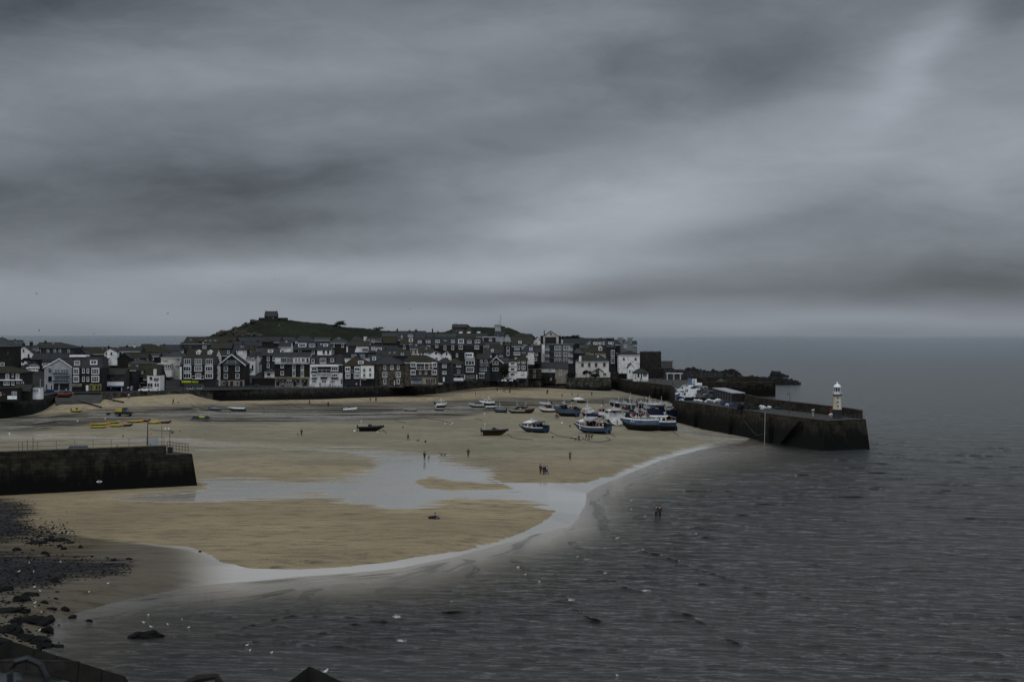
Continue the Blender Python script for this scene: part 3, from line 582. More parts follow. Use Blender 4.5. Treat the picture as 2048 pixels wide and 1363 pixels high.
# ================================================================== STONE PIER (far) with its parapet
PZ = 6.45
inner = [(44.,800.),(48.8,742.),(53.8,716.),(58.6,682.),(56.5,640.),(46.4,526.),(62.7,425.),(68.0,401.)]
outer = [(78.2,409.),(76.6,418.),(65.5,473.),(64.6,520.),(66.5,590.),(69.,680.),(71.,740.),(74.,800.)]
def off(pts, k): 
    c = Vector((62, 600)); return [(p[0]+k*(1 if p[0] > 63.6 and p[1] < 470 or p in outer else -1), p[1]) for p in pts]
mb = MB(); top = inner+outer; bot = [(p[0]-.9 if p in inner else p[0]+.9, p[1]-(1.2 if p[1] < 420 else .3)) for p in top]
mb.prism(bot, -1.5, PZ, top); pier = thing('stone_pier', 'long dark stone pier with a paved deck reaching out to the lighthouse', 'pier')
mb.build('pier_wall', 'pier_stone', pier)
m2 = MB(); m2.prism([(p[0]+(.15 if p in inner else -.15), p[1]+(.2 if p[1] < 420 else 0)) for p in top], PZ+.004, PZ+.06); m2.build('deck', 'concrete', pier)
m2 = MB()
for i in range(4, 7): m2.tube([(inner[i][0]+.1, inner[i][1], PZ+.1), (inner[i+1][0]+.1, inner[i+1][1], PZ+.1)], .16, 4)
m2.build('kerb', 'coping', pier)
# buttress ribs and stair on the inner face
for k in range(1, 12):
    f = k/12.; x = 46.4+(62.7-46.4)*f; y = 526+(425-526)*f
    if k % 4 == 3: MB().box(x-1.35, x-.55, y-1.0, y-.3, -1, PZ-.3).build('buttress', 'pier_stone', pier)
def along(f, o=0.): return Vector((62.7+(68-62.7)*f-o*.97, 425-24*f-o*.2, 0))
m2 = MB(); 
for k in range(14):
    f = .05+.5*k/14; p = along(f, 1.0); m2.cbox((p.x-.2, p.y, (PZ-.6)-(13-k)*.42), (1.1, 1.1, .42))
m2.build('stairs', 'pier_stone', pier)
m2 = MB(); m2.tube([(57.0,453.5,4.0),(57.5,450,2.9),(58.1,447,1.8),(58.8,443,1.0),(59.5,439,1.5),(60.1,436,2.2),(60.7,432.5,3.1)], .045, 4); tag(m2.build('mooring_rope', 'coping'), 'pale rope hanging in a curve down the pier wall', 'rope')
# arches in the curved inner quay: shallow dark recesses framed by ribs
for i, f in enumerate((.25, .5, .78)):
    x = 53.8+(58.6-53.8)*f-1.1; y = 716+(682-716)*f
    mb = MB(); mb.box(x-.7, x+.9, y-3.6, y-2.2, -1, 5.2); mb.build('pier_buttress', 'pier_stone', pier)
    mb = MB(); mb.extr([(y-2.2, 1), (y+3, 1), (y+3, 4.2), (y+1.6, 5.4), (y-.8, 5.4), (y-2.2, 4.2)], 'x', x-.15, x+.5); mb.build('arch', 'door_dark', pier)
pp = [(76.9,411.5),(76.0,417.5),(64.9,473.),(64.0,520.),(65.9,590.)]
mb = MB()
for i in range(len(pp)-1):
    a, b_ = Vector((*pp[i], 0)), Vector((*pp[i+1], 0)); zt_ = (8.35, 8.5, 8.75, 8.6, 8.2)
    mb.add([(a.x,a.y,PZ),(b_.x,b_.y,PZ),(b_.x+1.1,b_.y,PZ),(a.x+1.1,a.y,PZ),(a.x,a.y,zt_[i]),(b_.x,b_.y,zt_[i+1]),(b_.x+1.1,b_.y,zt_[i+1]),(a.x+1.1,a.y,zt_[i])],
           [(0,1,2,3),(4,7,6,5),(0,4,5,1),(1,5,6,2),(2,6,7,3),(3,7,4,0)])
mb.build('parapet', 'pier_stone', pier)
# old outer breakwater and rocky point
mb = MB(); D0 = 757.
mb.box(X(1380, D0), X(1551, D0), D0, D0+7, -1, Z(763.5, D0)); tag(mb.build('old_breakwater', 'pier_stone'), 'old outer stone breakwater, square dark end standing in the sea', 'breakwater')
mb = MB(); mb.box(X(1360, 766), X(1515, 766), 766.0, 770, 0, Z(752.5, 766)); tag(mb.build('breakwater_wall', 'pier_stone'), 'dark upper wall behind the outer breakwater, in front of the boulder bank', 'wall')
def rockpile(name, label, cat, px0, px1, D, silf, depth, seed, mt, z0=-1.5, nx=60, ny=10, kind=None, rough=1.):
    R = np.random.RandomState(seed); co = []
    for j in range(ny):
        for i in range(nx):
            px = px0+(px1-px0)*i/(nx-1); d = D+depth*(j/(ny-1)); top_ = Z(silf(px), D+depth*.5); k = math.sin(math.pi*(j/(ny-1))**.8)
            e = min(1, min(i, nx-1-i)/2.); z = z0+(top_-z0)*max(k, 0)**.6*e+R.uniform(-.9, .5)*rough*(1 if 0 < j < ny-1 else 0)
            co.append((X(px, d)+R.uniform(-.7, .7)*rough, d+R.uniform(-.6, .6), z))
    ii = np.arange(nx*ny).reshape(ny, nx); q = np.stack([ii[:-1, :-1], ii[:-1, 1:], ii[1:, 1:], ii[1:, :-1]], -1).reshape(-1, 4)
    o = rawmesh(name, np.array(co), q, mt, None, False); return tag(o, label, cat, kind=kind)
def lf(pts): return lambda x: interp(x, pts)
rockpile('boulder_bank', 'bank of grey boulders sloping down behind the car park wall', 'boulders', 1325, 1510, 772, lf([(1325,738),(1345,738),(1400,741),(1440,745),(1475,750),(1500,754),(1510,760)]), 30, 3, 'boulder_grey', 0, 110, 14, kind='stuff')
rockpile('rocky_point', 'dark jagged rock ridge behind the boulder bank, before the open sea', 'rocks', 1365, 1490, 812, lf([(1365,738),(1378,735),(1386,733),(1398,737),(1412,740),(1428,738),(1440,741),(1458,739),(1464,736),(1472,740),(1480,747),(1490,756)]), 26, 5, 'far_rock')
rockpile('rocky_reef', 'low flat reef of dark rock running out beyond the outer breakwater', 'rocks', 1490, 1604, 925, lf([(1490,756),(1500,749),(1508,749),(1516,753),(1540,753),(1575,756),(1590,760),(1604,765)]), 26, 7, 'far_rock', -1, 60, 8)
rockpile('sea_rock', 'small dark rock islet standing alone in the sea beyond the reef', 'rock', 1537, 1580, 1095, lf([(1537,752),(1540,744),(1547,741),(1556,741),(1562,746),(1570,748),(1580,752)]), 22, 9, 'far_rock', -1, 22, 8, rough=.8)
# tall ruined rubble wall on the headland
mb = MB(); D0 = 800.; mb.box(X(1281, D0), X(1322.5, D0), D0, D0+6, 3, Z(703.5, D0))
for i in range(9): mb.box(X(1282+4.5*i, D0), X(1284.5+4.5*i, D0), D0+1, D0+2.5, Z(703.5, D0), Z(702.4-(i % 3)*.5, D0))
tag(mb.build('headland_wall', 'rubble_stone'), 'tall ruined rubble wall standing on the headland by the white square house', 'wall')
mb = MB(); D0 = 790; mb.box(X(1296, D0), X(1348, D0), D0, D0+5, 3, Z(736, D0)); tag(mb.build('yard_wall', 'dark_granite'), 'dark yard wall behind the small canopy at the pier root', 'wall')
# ================================================================== NEAR PIER (left)
np_ = thing('west_pier', 'near stone pier at the left edge with black weedy wall and railing', 'pier')
A = Vector((-50.4, 298., 0)); Bv = Vector((-77.4, 279., 0)); dr = (Bv-A).normalized(); nn = Vector((dr.y, -dr.x, 0)) # along the face
nn = Vector((-dr.y, dr.x, 0)) if (-dr.y*0+dr.x) > 0 else nn
if nn.y < 0: nn = -nn
Cf = A+dr*120; back = nn*9.5
def P2(s, o, z): p = A+dr*s+nn*o; return (p.x, p.y, z)
mb = MB()
ft = [P2(0, 0, 0), P2(120, 0, 0), P2(120, 10, 0), P2(0, 10, 0)]; tp = [P2(.9, .7, 0), P2(120, .7, 0), P2(120, 9.6, 0), P2(.9, 9.6, 0)]
mb.prism([p[:2] for p in ft][::-1], -1, 5.9, [p[:2] for p in tp][::-1]); mb.build('pier_wall', 'near_pier_stone', np_)
mb = MB(); mb.prism([P2(1.1, .9, 0)[:2], P2(120, .9, 0)[:2], P2(120, 9.4, 0)[:2], P2(1.1, 9.4, 0)[:2]][::-1], 5.904, 5.96); mb.build('deck', 'concrete', np_)
mb = MB(); mb.prism([P2(5.4, .72, 0)[:2], P2(120, .72, 0)[:2], P2(120, 1.7, 0)[:2], P2(5.4, 1.7, 0)[:2]][::-1], 5.96, 7.3); mb.build('parapet', 'near_pier_stone', np_)
mb = MB(); mb.prism([P2(5.3, .62, 0)[:2], P2(120, .62, 0)[:2], P2(120, 1.8, 0)[:2], P2(5.3, 1.8, 0)[:2]][::-1], 7.3, 7.42); mb.build('coping', 'coping', np_)
def railing(name, label, fn, n, h=1.05, mt='metal_grey', rails=3, group=None, r=.03):
    root = thing(name, label, 'railing', fn(0), group=group); o = Vector(fn(0)); mb = MB()
    for k in range(1, rails+1):
        mb.tube([Vector(fn(i/n))-o+Vector((0, 0, h*k/rails)) for i in range(n+1)], r*.8, 4)
    mb.build('rail', mt, root)
    for i in range(n+1):
        MB().tube([Vector(fn(i/n))-o, Vector(fn(i/n))-o+Vector((0, 0, h+.03))], r, 4).build('post', mt, root)
    return root
railing('railing', 'grey post railing round the stepped-down end of the near pier', lambda f: P2(1.3, 1.3+8*f, 5.96), 7, 1.5, r=.045)
railing('railing', 'long thin railing along the far edge of the near pier', lambda f: P2(2+80*f, 9.0, 5.96), 26, 2.3, r=.035)
D_('sign_pale', (.24, .24, .22), .8)
D_('grey_stone', (.085, .082, .076), .9, (.05, .048, .045), sc=1.5, brick=(.6, .3, .6))
D_('grey_slate', (.062, .062, .062), .7, (.045, .045, .046), sc=.8, brick=(.45, .32, .75))
D_('pale_stone_wall', (.20, .19, .15), .9, (.14, .13, .11), sc=1.2)
D_('granite_dark2', (.050, .045, .036), .9, (.030, .027, .023), sc=1.4, brick=(.7, .35, .6))
D_('blue_pane', (.10, .16, .22), .3)
D_('navy_slate', (.022, .030, .046), .6, (.016, .021, .032), sc=.8, brick=(.45, .32, .8))
D_('green_slate', (.070, .082, .080), .7, (.055, .062, .060), sc=.8, brick=(.45, .32, .8))
D_('lighthouse_iron', (.50, .47, .38), .6, (.40, .34, .24), sc=1.2, stretch=(1, 1, .15), col3=(.16, .08, .03), sc3=1.3, amt3=(.62, .70))
D_('poster', (.06, .13, .25), .6, (.30, .12, .05), sc=1.2, amt=(.55, .6))
D_('rope_dark', (.008, .010, .012), .9, (.018, .020, .020), sc=3)
D_('pebble_dark', (.005, .005, .006), .9, (.013, .013, .015), sc=.8, spec=.15)
D_('timber_blue', (.014, .018, .028), .8)
D_('moss_stone', (.012, .012, .005), .95, (.005, .005, .004), sc=2.5, col3=(.05, .05, .04), sc3=3, amt3=(.68, .72), bump=.05)
D_('dirty_panel', (.055, .065, .068), .5, (.008, .009, .005), sc=.9, amt=(.46, .56))
# ================================================================== BUILDINGS
def panes(root, par, cx, cy, w, h, nx, ny, D, y, frame='frame_white', glass='glass', name='window', scale_px=True):
    """one window: frame with bars (part) and its panes (sub-part); centre and size in metres, front face at y"""
    fr = MB(); t = min(.13, w*.16, h*.16)
    fr.box(cx-w/2, cx+w/2, y-.10, y, cy-h/2, cy-h/2+t); fr.box(cx-w/2, cx+w/2, y-.10, y, cy+h/2-t, cy+h/2)
    fr.box(cx-w/2, cx-w/2+t, y-.098, y, cy-h/2+t, cy+h/2-t); fr.box(cx+w/2-t, cx+w/2, y-.098, y, cy-h/2+t, cy+h/2-t)
    b = min(.10, w*.12)
    for i in range(1, nx): x = cx-w/2+w*i/nx; fr.box(x-b/2, x+b/2, y-.09, y, cy-h/2+t, cy+h/2-t)
    for j in range(1, ny): z = cy-h/2+h*j/ny; fr.box(cx-w/2+t, cx+w/2-t, y-.088, y, z-b*.35, z+b*.35)
    if ny > 0: fr.box(cx-w/2-.06, cx+w/2+.06, y-.2, y, cy-h/2-.09, cy-h/2-.002)
    f = fr.build(name, frame, par)
    MB().box(cx-w/2+t*.6, cx+w/2-t*.6, y-.05, y-.012, cy-h/2+t*.6, cy+h/2-t*.6).build('pane', glass, f); return f
def parse(s):
    out = []
    for g in s.split():
        a = g.split(':'); xs, ys = a[0].split('/'); w_, h_ = float(a[1]), float(a[2]); n = a[3].split('.') if len(a) > 3 else ['1', '2']
        fr = a[4] if len(a) > 4 and a[4] else 'frame_white'; gl = a[5] if len(a) > 5 else 'glass'
        for x in xs.split(','):
            for y in ys.split(','): out.append((float(x), float(y), w_, h_, int(n[0]), int(n[1]), fr, gl))
    return out
NB = 0
def H(label, D, x0, x1, eave, top, kind='s', wall='granite', roof='slate_roof', win='', ch='', sk='', dm='', dep=9., base=None, apex=None, ra=None, rb=None,
      name='house', cat='house', doors='', signs='', extra=None, group=None, oh=.3, hx=0.):
    global NB; NB += 1
    if not ch and name == 'house' and kind in 'sh' and D < 815 and x1-x0 > 13: ch = '%.1f:%.1f:2.4' % ((x0+2.2) if NB % 2 else (x1-2.2), top-2.6) if kind == 's' else '%.1f:%.1f:2.4' % ((x0+x1)/2+2, top-2.6)
    s = D/F; xa, xb = X(x0, D), X(x1, D); cx = (xa+xb)/2; zb = (Z(base, D) if base else min(tz(x0, D), tz(x1, D), tz((x0+x1)/2, D+dep)))-.5
    root = thing(name, label, cat, (cx, D, zb), group=group); ox, oz = cx, zb; a, b = xa-ox, xb-ox
    ze = Z(eave, D)-oz; Dr = D+dep/2; 
    def LX(px, d=D): return X(px, d)-ox
    def LZ(py, d=D): return Z(py, d)-oz
    m = MB(); y0, y1 = 0., dep
    ap = LX(apex) if apex else (a+b)/2
    if kind == 'g': zt = LZ(top); m.extr([(a, 0), (b, 0), (b, ze), (ap, zt-.05), (a, ze)], 'y', y0, y1)
    else:
        zt = LZ(top, D if kind in 'fm' else Dr); zt = max(zt, ze+.05)
        if kind == 's': m.extr([(y0, 0), (y1, 0), (y1, ze), ((y0+y1)/2, zt-.08), (y0, ze)], 'x', a, b)
        else: m.box(a, b, y0, y1, 0, ze if kind != 'f' else zt-.02)
    m.build('wall', wall, root)
    r = MB(); th = .14; rt = ['ridge_tile']
    if kind == 'g':
        for (e, sg) in ((a, -1), (b, 1)):
            sl = (zt-ze)/max(abs(ap-e), .1); ex = e+sg*oh; ezz = ze-oh*sl
            pts = [(ex, ezz), (ap, zt), (ap, zt+th), (ex, ezz+th)]
            r.extr(pts if sg < 0 else pts[::-1], 'y', y0-oh, y1+oh)
        r.cur = 1; r.box(ap-.12, ap+.12, y0-oh-.01, y1+oh+.01, zt+th-.05, zt+th+.08); rts = (a, b)
    elif kind == 's':
        ym = (y0+y1)/2; sl = (zt-ze)/(ym-y0)
        r.extr([(y0-oh, ze-oh*sl), (ym, zt), (ym, zt+th), (y0-oh, ze-oh*sl+th)][::-1], 'x', a-.15, b+.15)
        r.extr([(y1+oh, ze-oh*sl), (ym, zt), (ym, zt+th), (y1+oh, ze-oh*sl+th)], 'x', a-.15, b+.15)
        r.cur = 1; r.box(a-.16, b+.16, ym-.12, ym+.12, zt+th-.05, zt+th+.08)
    elif kind == 'h':
        ym = (y0+y1)/2; A_ = LX(ra, Dr) if ra else a+min((b-a)*.4, dep*.45); B_ = LX(rb, Dr) if rb else b-min((b-a)*.4, dep*.45)
        e = [(a-oh, y0-oh), (b+oh, y0-oh), (b+oh, y1+oh), (a-oh, y1+oh)]; z = ze-.05
        r.add([(p[0], p[1], z) for p in e]+[(p[0], p[1], z+.12) for p in e]+[(A_, ym, zt+.1), (B_, ym, zt+.1)],
              [(0,3,2,1),(0,1,5,4),(1,2,6,5),(2,3,7,6),(3,0,4,7),(4,5,9,8),(5,6,9),(6,7,8,9),(7,4,8)])
        r.cur = 1
        r.tube([(A_, ym, zt+.1), (B_, ym, zt+.1)], .13, 5)
        for (p, q) in ((4, 0), (5, 1), (6, 1), (7, 0)): pe = e[p-4]; r.tube([(pe[0], pe[1], z+.13), ((A_, B_)[q], ym, zt+.1)], .11, 4)
    elif kind == 'm':
        i = min(1.3, dep*.2); r.taper(a-.05, b+.05, y0-.05, y1+.05, ze, zt, i*.45, i)
        r.cur = 1; r.box(a+i*.4, b-i*.4, y0+i*.9, y1-i*.9, zt, zt+.12)
    elif kind == 'f':
        r.box(a-.12, b+.12, y0-.12, y1+.12, zt, zt+.18); r.cur = 1; r.box(a+.3, b-.3, y0+.3, y1-.3, zt+.18, zt+.24)
    ro = r.build('roof', [roof, 'ridge_tile'], root)
    # gutter and barge trim
    if kind in 'sh':
        MB().tube([(a-.1, y0-oh-.06, ze-oh*.3), (b+.1, y0-oh-.06, ze-oh*.3)], .08, 5).build('gutter', 'metal_dark' if NB % 3 else 'frame_white', ro)
    # roof height at a place on the front slope
    def slope_y(zl):
        if kind in 'sh': return y0+(zl-ze)/max(zt-ze, .1)*dep/2
        if kind == 'm': return y0+(zl-ze)/max(zt-ze, .1)*min(1.3, dep*.2)
        return y0
    for g in ch.split():
        q = [float(v) for v in g.split(':')]; px, pt = q[0], q[1]; wd = q[2]*s if len(q) > 2 else .9
        c = MB(); x = LX(px, Dr); z1 = LZ(pt, Dr); c.box(x-wd/2, x+wd/2, dep/2-.4, dep/2+.4, ze, z1-.35); c.box(x-wd/2-.08, x+wd/2+.08, dep/2-.48, dep/2+.48, z1-.5, z1-.34)
        co_ = c.build('chimney', 'white_render' if len(q) > 3 and q[3] else 'chimney_stone', ro)
    # chimney pots stay in their chimney
        c = MB(); n = max(1, int(wd/.5))
        for k in range(n): c.lathe([(.13, 0), (.11, .42), (.15, .46), (.15, .52)], (x-wd/2+wd*(k+.5)/n, dep/2, z1-.34), 7)
        c.cur = 0; p = c.build('chimney_pots', 'chimney_pot', ro)
    for g in sk.split():
        px, py, wp, hp = [float(v) for v in g.split(':')]
        zl = LZ(py, D+dep*.25); y = slope_y(zl); zs = (zt-ze)/max(dep/2, .1); w_ = wp*s; h_ = hp*s; x = LX(px)
        hz = h_; hy = h_/max(zs, .2)
        MB().add([(x-w_/2, y-hy/2, zl-hz/2+.25), (x+w_/2, y-hy/2, zl-hz/2+.25), (x+w_/2, y+hy/2, zl+hz/2+.25), (x-w_/2, y+hy/2, zl+hz/2+.25), (x-w_/2, y-hy/2, zl-hz/2-.1), (x+w_/2, y-hy/2, zl-hz/2-.1), (x+w_/2, y+hy/2, zl+hz/2-.1), (x-w_/2, y+hy/2, zl+hz/2-.1)],
            [(0,1,2,3),(4,7,6,5),(0,4,5,1),(1,5,6,2),(2,6,7,3),(3,7,4,0)]).build('skylight', 'skylight_glass', ro)
    for g in dm.split():
        q = g.split(':'); px, py, wp, hp = [float(v) for v in q[:4]]; kd = q[4] if len(q) > 4 else 'f'; wm_ = q[5] if len(q) > 5 and q[5] else 'slate_hung'; nx = int(q[6]) if len(q) > 6 else 2
        x = LX(px); w_ = wp*s; h_ = hp*s; zc = LZ(py, D+1.0); yf = max(slope_y(zc-h_*.5)-.25, y0+.05); 
        d = MB(); yb = min(yf+3.2, dep*.5 if kind in 'sh' else yf+1.6)
        zt_ = zc+h_/2
        if kd == 'g': 
            d.extr([(x-w_/2-.25, zc-h_/2-.2), (x+w_/2+.25, zc-h_/2-.2), (x+w_/2+.25, zt_), (x, zt_+w_*.45), (x-w_/2-.25, zt_)], 'y', yf, yb)
            do = d.build('dormer', wm_, ro)
            e = MB()
            for sg in (-1, 1): 
                pts = [(x+sg*(w_/2+.45), zt_-.15), (x, zt_+w_*.45+.05), (x, zt_+w_*.45+.2), (x+sg*(w_/2+.45), zt_)]; e.extr(pts if sg < 0 else pts[::-1], 'y', yf-.2, yb)
            e.build('dormer_roof', 'frame_white' if wm_.startswith('white') else roof, do)
        else:
            d.box(x-w_/2-.2, x+w_/2+.2, yf, yb, zc-h_/2-.3, zt_+.12); do = d.build('dormer', wm_, ro)
            MB().box(x-w_/2-.3, x+w_/2+.3, yf-.15, yb, zt_+.122, zt_+.24).build('dormer_roof', 'dark_grey' if not wm_.startswith('white') else 'light_grey', do)
        panes_in(do, x, zc, w_, h_, nx, yf)
    for (px, py, wp, hp, nx, ny, fr_, gl_) in parse(win):
        panes(root, root, LX(px), LZ(py), wp*s, hp*s, nx, ny, D, y0, fr_, gl_)
    for g in doors.split():
        q = g.split(':'); x, wp, z0_, hp = LX(float(q[0])), float(q[1])*s, LZ(float(q[2])), float(q[3])*s
        dd = MB().box(x-wp/2, x+wp/2, y0-.07, y0-.005, z0_, z0_+hp).build('door', q[4], root)
        if wp < 3: MB().ball((x+wp*.35, y0-.12, z0_+hp*.45), .06, 6, 4).build('handle', 'metal_pale', dd)
    for g in signs.split():
        q = g.split(':'); x, wp, zc, hp = LX(float(q[0])), float(q[1])*s, LZ(float(q[2])), float(q[3])*s; pr = float(q[5]) if len(q) > 5 else .15; nm = q[6] if len(q) > 6 else 'sign'
        if nm == 'awning': MB().add([(x-wp/2, y0-.01, zc+hp/2), (x+wp/2, y0-.01, zc+hp/2), (x+wp/2, y0-pr, zc-hp/4), (x-wp/2, y0-pr, zc-hp/4), (x-wp/2, y0-.01, zc+hp/2-.1), (x+wp/2, y0-.01, zc+hp/2-.1), (x+wp/2, y0-pr, zc-hp/2), (x-wp/2, y0-pr, zc-hp/2)],
                [(0,1,2,3),(4,7,6,5),(3,2,6,7),(0,3,7,4),(1,5,6,2),(0,4,5,1)]).build('awning', q[4], root)
        else: MB().box(x-wp/2, x+wp/2, y0-pr, y0-.004, zc-hp/2, zc+hp/2).build(nm, q[4], root)
    if extra: extra(root, LX, LZ, s, y0, ze, zt, a, b, dep)
    return root
def panes_in(par, x, zc, w_, h_, nx, yf): panes(None, par, x, zc, w_*.96, h_*.94, nx, 1, 0, yf-.002)
m = bpy.data.materials.new('skylight_glass'); m.use_nodes = True; bs = m.node_tree.nodes['Principled BSDF']; bs.inputs['Base Color'].default_value = (.10, .12, .14, 1); bs.inputs['Roughness'].default_value = .12; bs.inputs['IOR'].default_value = 2.2; MATS['skylight_glass'] = m
def text(root, body, x, z, h, y, mt, name='lettering', w=None):
    cu = bpy.data.curves.new(name, 'FONT'); cu.body = body; cu.size = h*1.35; cu.extrude = .015; cu.align_x = 'CENTER'; cu.align_y = 'CENTER'
    o = bpy.data.objects.new(name, cu); COL.objects.link(o); dg = bpy.context.evaluated_depsgraph_get(); me = bpy.data.meshes.new_from_object(o.evaluated_get(dg)); bpy.data.objects.remove(o)
    me.materials.clear(); me.materials.append(M(mt)); o = bpy.data.objects.new(name, me); COL.objects.link(o); o.parent = root; o.location = (x, y-.02, z); o.rotation_euler = (rad(90), 0, 0)
    if w:
        xs = [v.co.x for v in me.vertices]; k = w/(max(xs)-min(xs)); o.scale = (k, 1, 1)
    return o
def bay(root, LX, LZ, s, px0, px1, py0, py1, fronts, mt='frame_white', pr=.7, y0=0, nx=3, ny=1, name='bay_window', roofm='light_grey'):
    """projecting bay: a box part whose storeys each hold a window"""
    a, b = LX(px0), LX(px1); z0, z1 = LZ(py1), LZ(py0)
    o = MB().box(a, b, y0-pr, y0-.003, z0, z1).build(name, mt, root)
    for (py, hp) in fronts: panes(None, o, (a+b)/2, LZ(py), (b-a)*.94, hp*s, nx, ny, 0, y0-pr-.002)
    return o
def balcony(root, LX, LZ, s, px0, px1, pyfloor, hpx=4., pr=1.3, mt='frame_white', glassm=None, y0=0):
    a, b = LX(px0), LX(px1); z = LZ(pyfloor); o = MB().box(a, b, y0-pr, y0-.003, z-.15, z).build('balcony', mt, root)
    r = MB(); h = hpx*s
    r.tube([(a+.05, y0-.05, z+h), (a+.05, y0-pr+.05, z+h), (b-.05, y0-pr+.05, z+h), (b-.05, y0-.05, z+h)], .05, 4)
    n = max(2, int((b-a)/1.4))
    for i in range(n+1): x = a+.05+(b-a-.1)*i/n; r.tube([(x, y0-pr+.05, z), (x, y0-pr+.05, z+h)], .04, 4)
    ra_ = r.build('railing', mt, o)
    if glassm: MB().box(a+.1, b-.1, y0-pr+.03, y0-pr+.045, z+.08, z+h-.08).build('glass_panel', glassm, o)
    return o
# ---- front row, left of the harbour -------------------------------------------------------------
H('dark square church tower with pyramid slate roof at the far left', 640, -34, 25.5, 693, 675, 'h', 'dark_granite', 'pale_slate', dep=11, ra=4, rb=5, name='church_tower', cat='tower', win='5/728:8:7:1.2 16/706:2.5:9:1.1:frame_dark -4/706:2.5:9:1.1:frame_dark')
H('dark restaurant with mossy hip roof and white windows at left edge', 560, -30, 45, 745, 733, 'h', 'dark_granite', 'mossy_roof', dep=12, name='restaurant', cat='restaurant', ra=-10, rb=22, win='14.8,35.2/753:7:12:3.1 25.5/750:3:7:1.1 10,16.5,26,36,45/766:5.5:7:1.2',
  signs='22:46:759.5:2:white_paint:.8:canopy')
H('low black harbour shed with flat roof and red roundel, far left', 508, -22, 34.5, 777.5, 776.5, 'f', 'timber_dark', 'dark_grey', dep=5, base=799.5, name='shed', cat='shed', win='1/787:3:6:1.1 25,28.5,32/787:3:9:1.1',
  extra=lambda r, LX, LZ, s, y0, ze, zt, a, b, dep: (MB().box(LX(15), LX(34), y0-.12, y0-.006, LZ(798), LZ(791)).build('panel', 'white_paint', r), MB().box(LX(6), LX(10), y0-.06, y0-.006, LZ(790), LZ(786)).build('sign', 'red', r)))
H('dark timber boathouse with mossy lean-to roof between two sheds', 513, 27, 60, 781, 769, 's', 'timber_dark', 'mossy_slate', dep=6, base=798, name='boathouse', cat='shed', doors='43.5:24:797.5:12:timber_dark')
H('small white kiosk with upright window slats on the quay, left', 516, 60.5, 80.5, 777, 775.5, 'f', 'white_paint', 'light_grey', dep=3.5, base=794.5, name='kiosk', cat='kiosk', win='65,68.5,72,75.5/780.5:3:6:1.1')
def ex_gable(root, LX, LZ, s, y0, ze, zt, a, b, dep):
    for (f, w_) in ((749.5, 0), (764, 0)): balcony(root, LX, LZ, s, 107, 139, f, 5., 1.2, 'light_grey', 'blue_glass')
    MB().box(LX(139.5), LX(144.2), y0-.25, y0-.004, LZ(782), LZ(733)).build('pilaster', 'light_grey', root)
    MB().box(LX(117.3), LX(119.3), y0-.25, y0-.004, LZ(780), LZ(766)).build('column', 'light_grey', root)
    for sg, e in ((-1, a), (1, b)):
        ap = (LX(119)); pts = [(e+sg*.4, ze-.35), (ap, zt+.05), (ap, zt+.4), (e+sg*.4, ze)]
        MB().extr(pts if sg < 0 else pts[::-1], 'y', y0-.42, y0-.31).build('bargeboard', 'frame_white', root)
    MB().extr([(LX(95), LZ(737)), (LX(100.3), LZ(733)), (LX(105), LZ(737)), (LX(105), LZ(736)), (LX(100.3), LZ(732)), (LX(95), LZ(736))], 'y', y0-.9, y0-.3).build('porch_gable', 'frame_white', root)
H('big gabled waterfront building with two long glazed balconies, left', 592, 88.5, 144, 734, 718.5, 'g', 'light_grey', 'mossy_slate', dep=16, base=783, apex=119, name='apartment_building', cat='building',
  win='112,117/742:5:8:2.1:light_grey:blue_glass 124,129,134/742:5:8:2.1:light_grey:blue_glass 112,117/757:5:8:2.1:light_grey:blue_glass 124,129,134/757:5:8:2.1:light_grey:blue_glass 100/742:7:6:1.1:light_grey:blue_glass 100/757:7:10:1.1:frame_dark 103/774:4:10:1.1 93/772:2:8:1.1:frame_dark',
  doors='112:9:780:13:door_dark 129:18:780:13:door_dark', extra=ex_gable)
def ex_c(root, LX, LZ, s, y0, ze, zt, a, b, dep):
    bay(root, LX, LZ, s, 147.5, 158.5, 735.5, 748.5, [(742, 11)], nx=3, pr=.8); bay(root, LX, LZ, s, 147.5, 158.5, 751, 764.5, [(757.5, 11)], nx=3, pr=.8)
    bay(root, LX, LZ, s, 184, 199, 735.5, 748.5, [(742, 11)], nx=3, ny=2, pr=.8); bay(root, LX, LZ, s, 184, 199, 751, 764, [(757.5, 11)], nx=3, ny=2, pr=.8)
    MB().box(LX(179.5), LX(203), y0-.35, y0-.004, LZ(781), LZ(767)).build('shopfront', 'yellow_shop', root)
    for x in (183, 193.5, 199.5): panes(None, root, LX(x), LZ(774), 4*s, 9*s, 1, 1, 0, y0-.36, 'yellow_shop')
    MB().box(LX(137.5), LX(171), y0+.8, y0+6, zt+.02, zt+.6).build('roof_room', 'white_paint', root)
H('dark three-storey terrace with slate mansard, white bays and yellow shopfront', 590, 144.5, 205, 735, 713.5, 'm', 'dark_granite', 'slate_roof', dep=10, base=784, name='terrace', cat='building',
  win='167,175.8/741:5:9:1.2 167,175.8/757.5:5:9:1.2', dm='154:725:10:8.5:f:light_grey:3 187:724:12:7:f:white_paint:2', doors='174.5:5:781:11:door_white 155:14:784:13:door_dark', signs='154.5:19:768.5:3:sign_pale:.3 154.5:19:772:1.4:sign_cream:.9:awning', extra=ex_c)
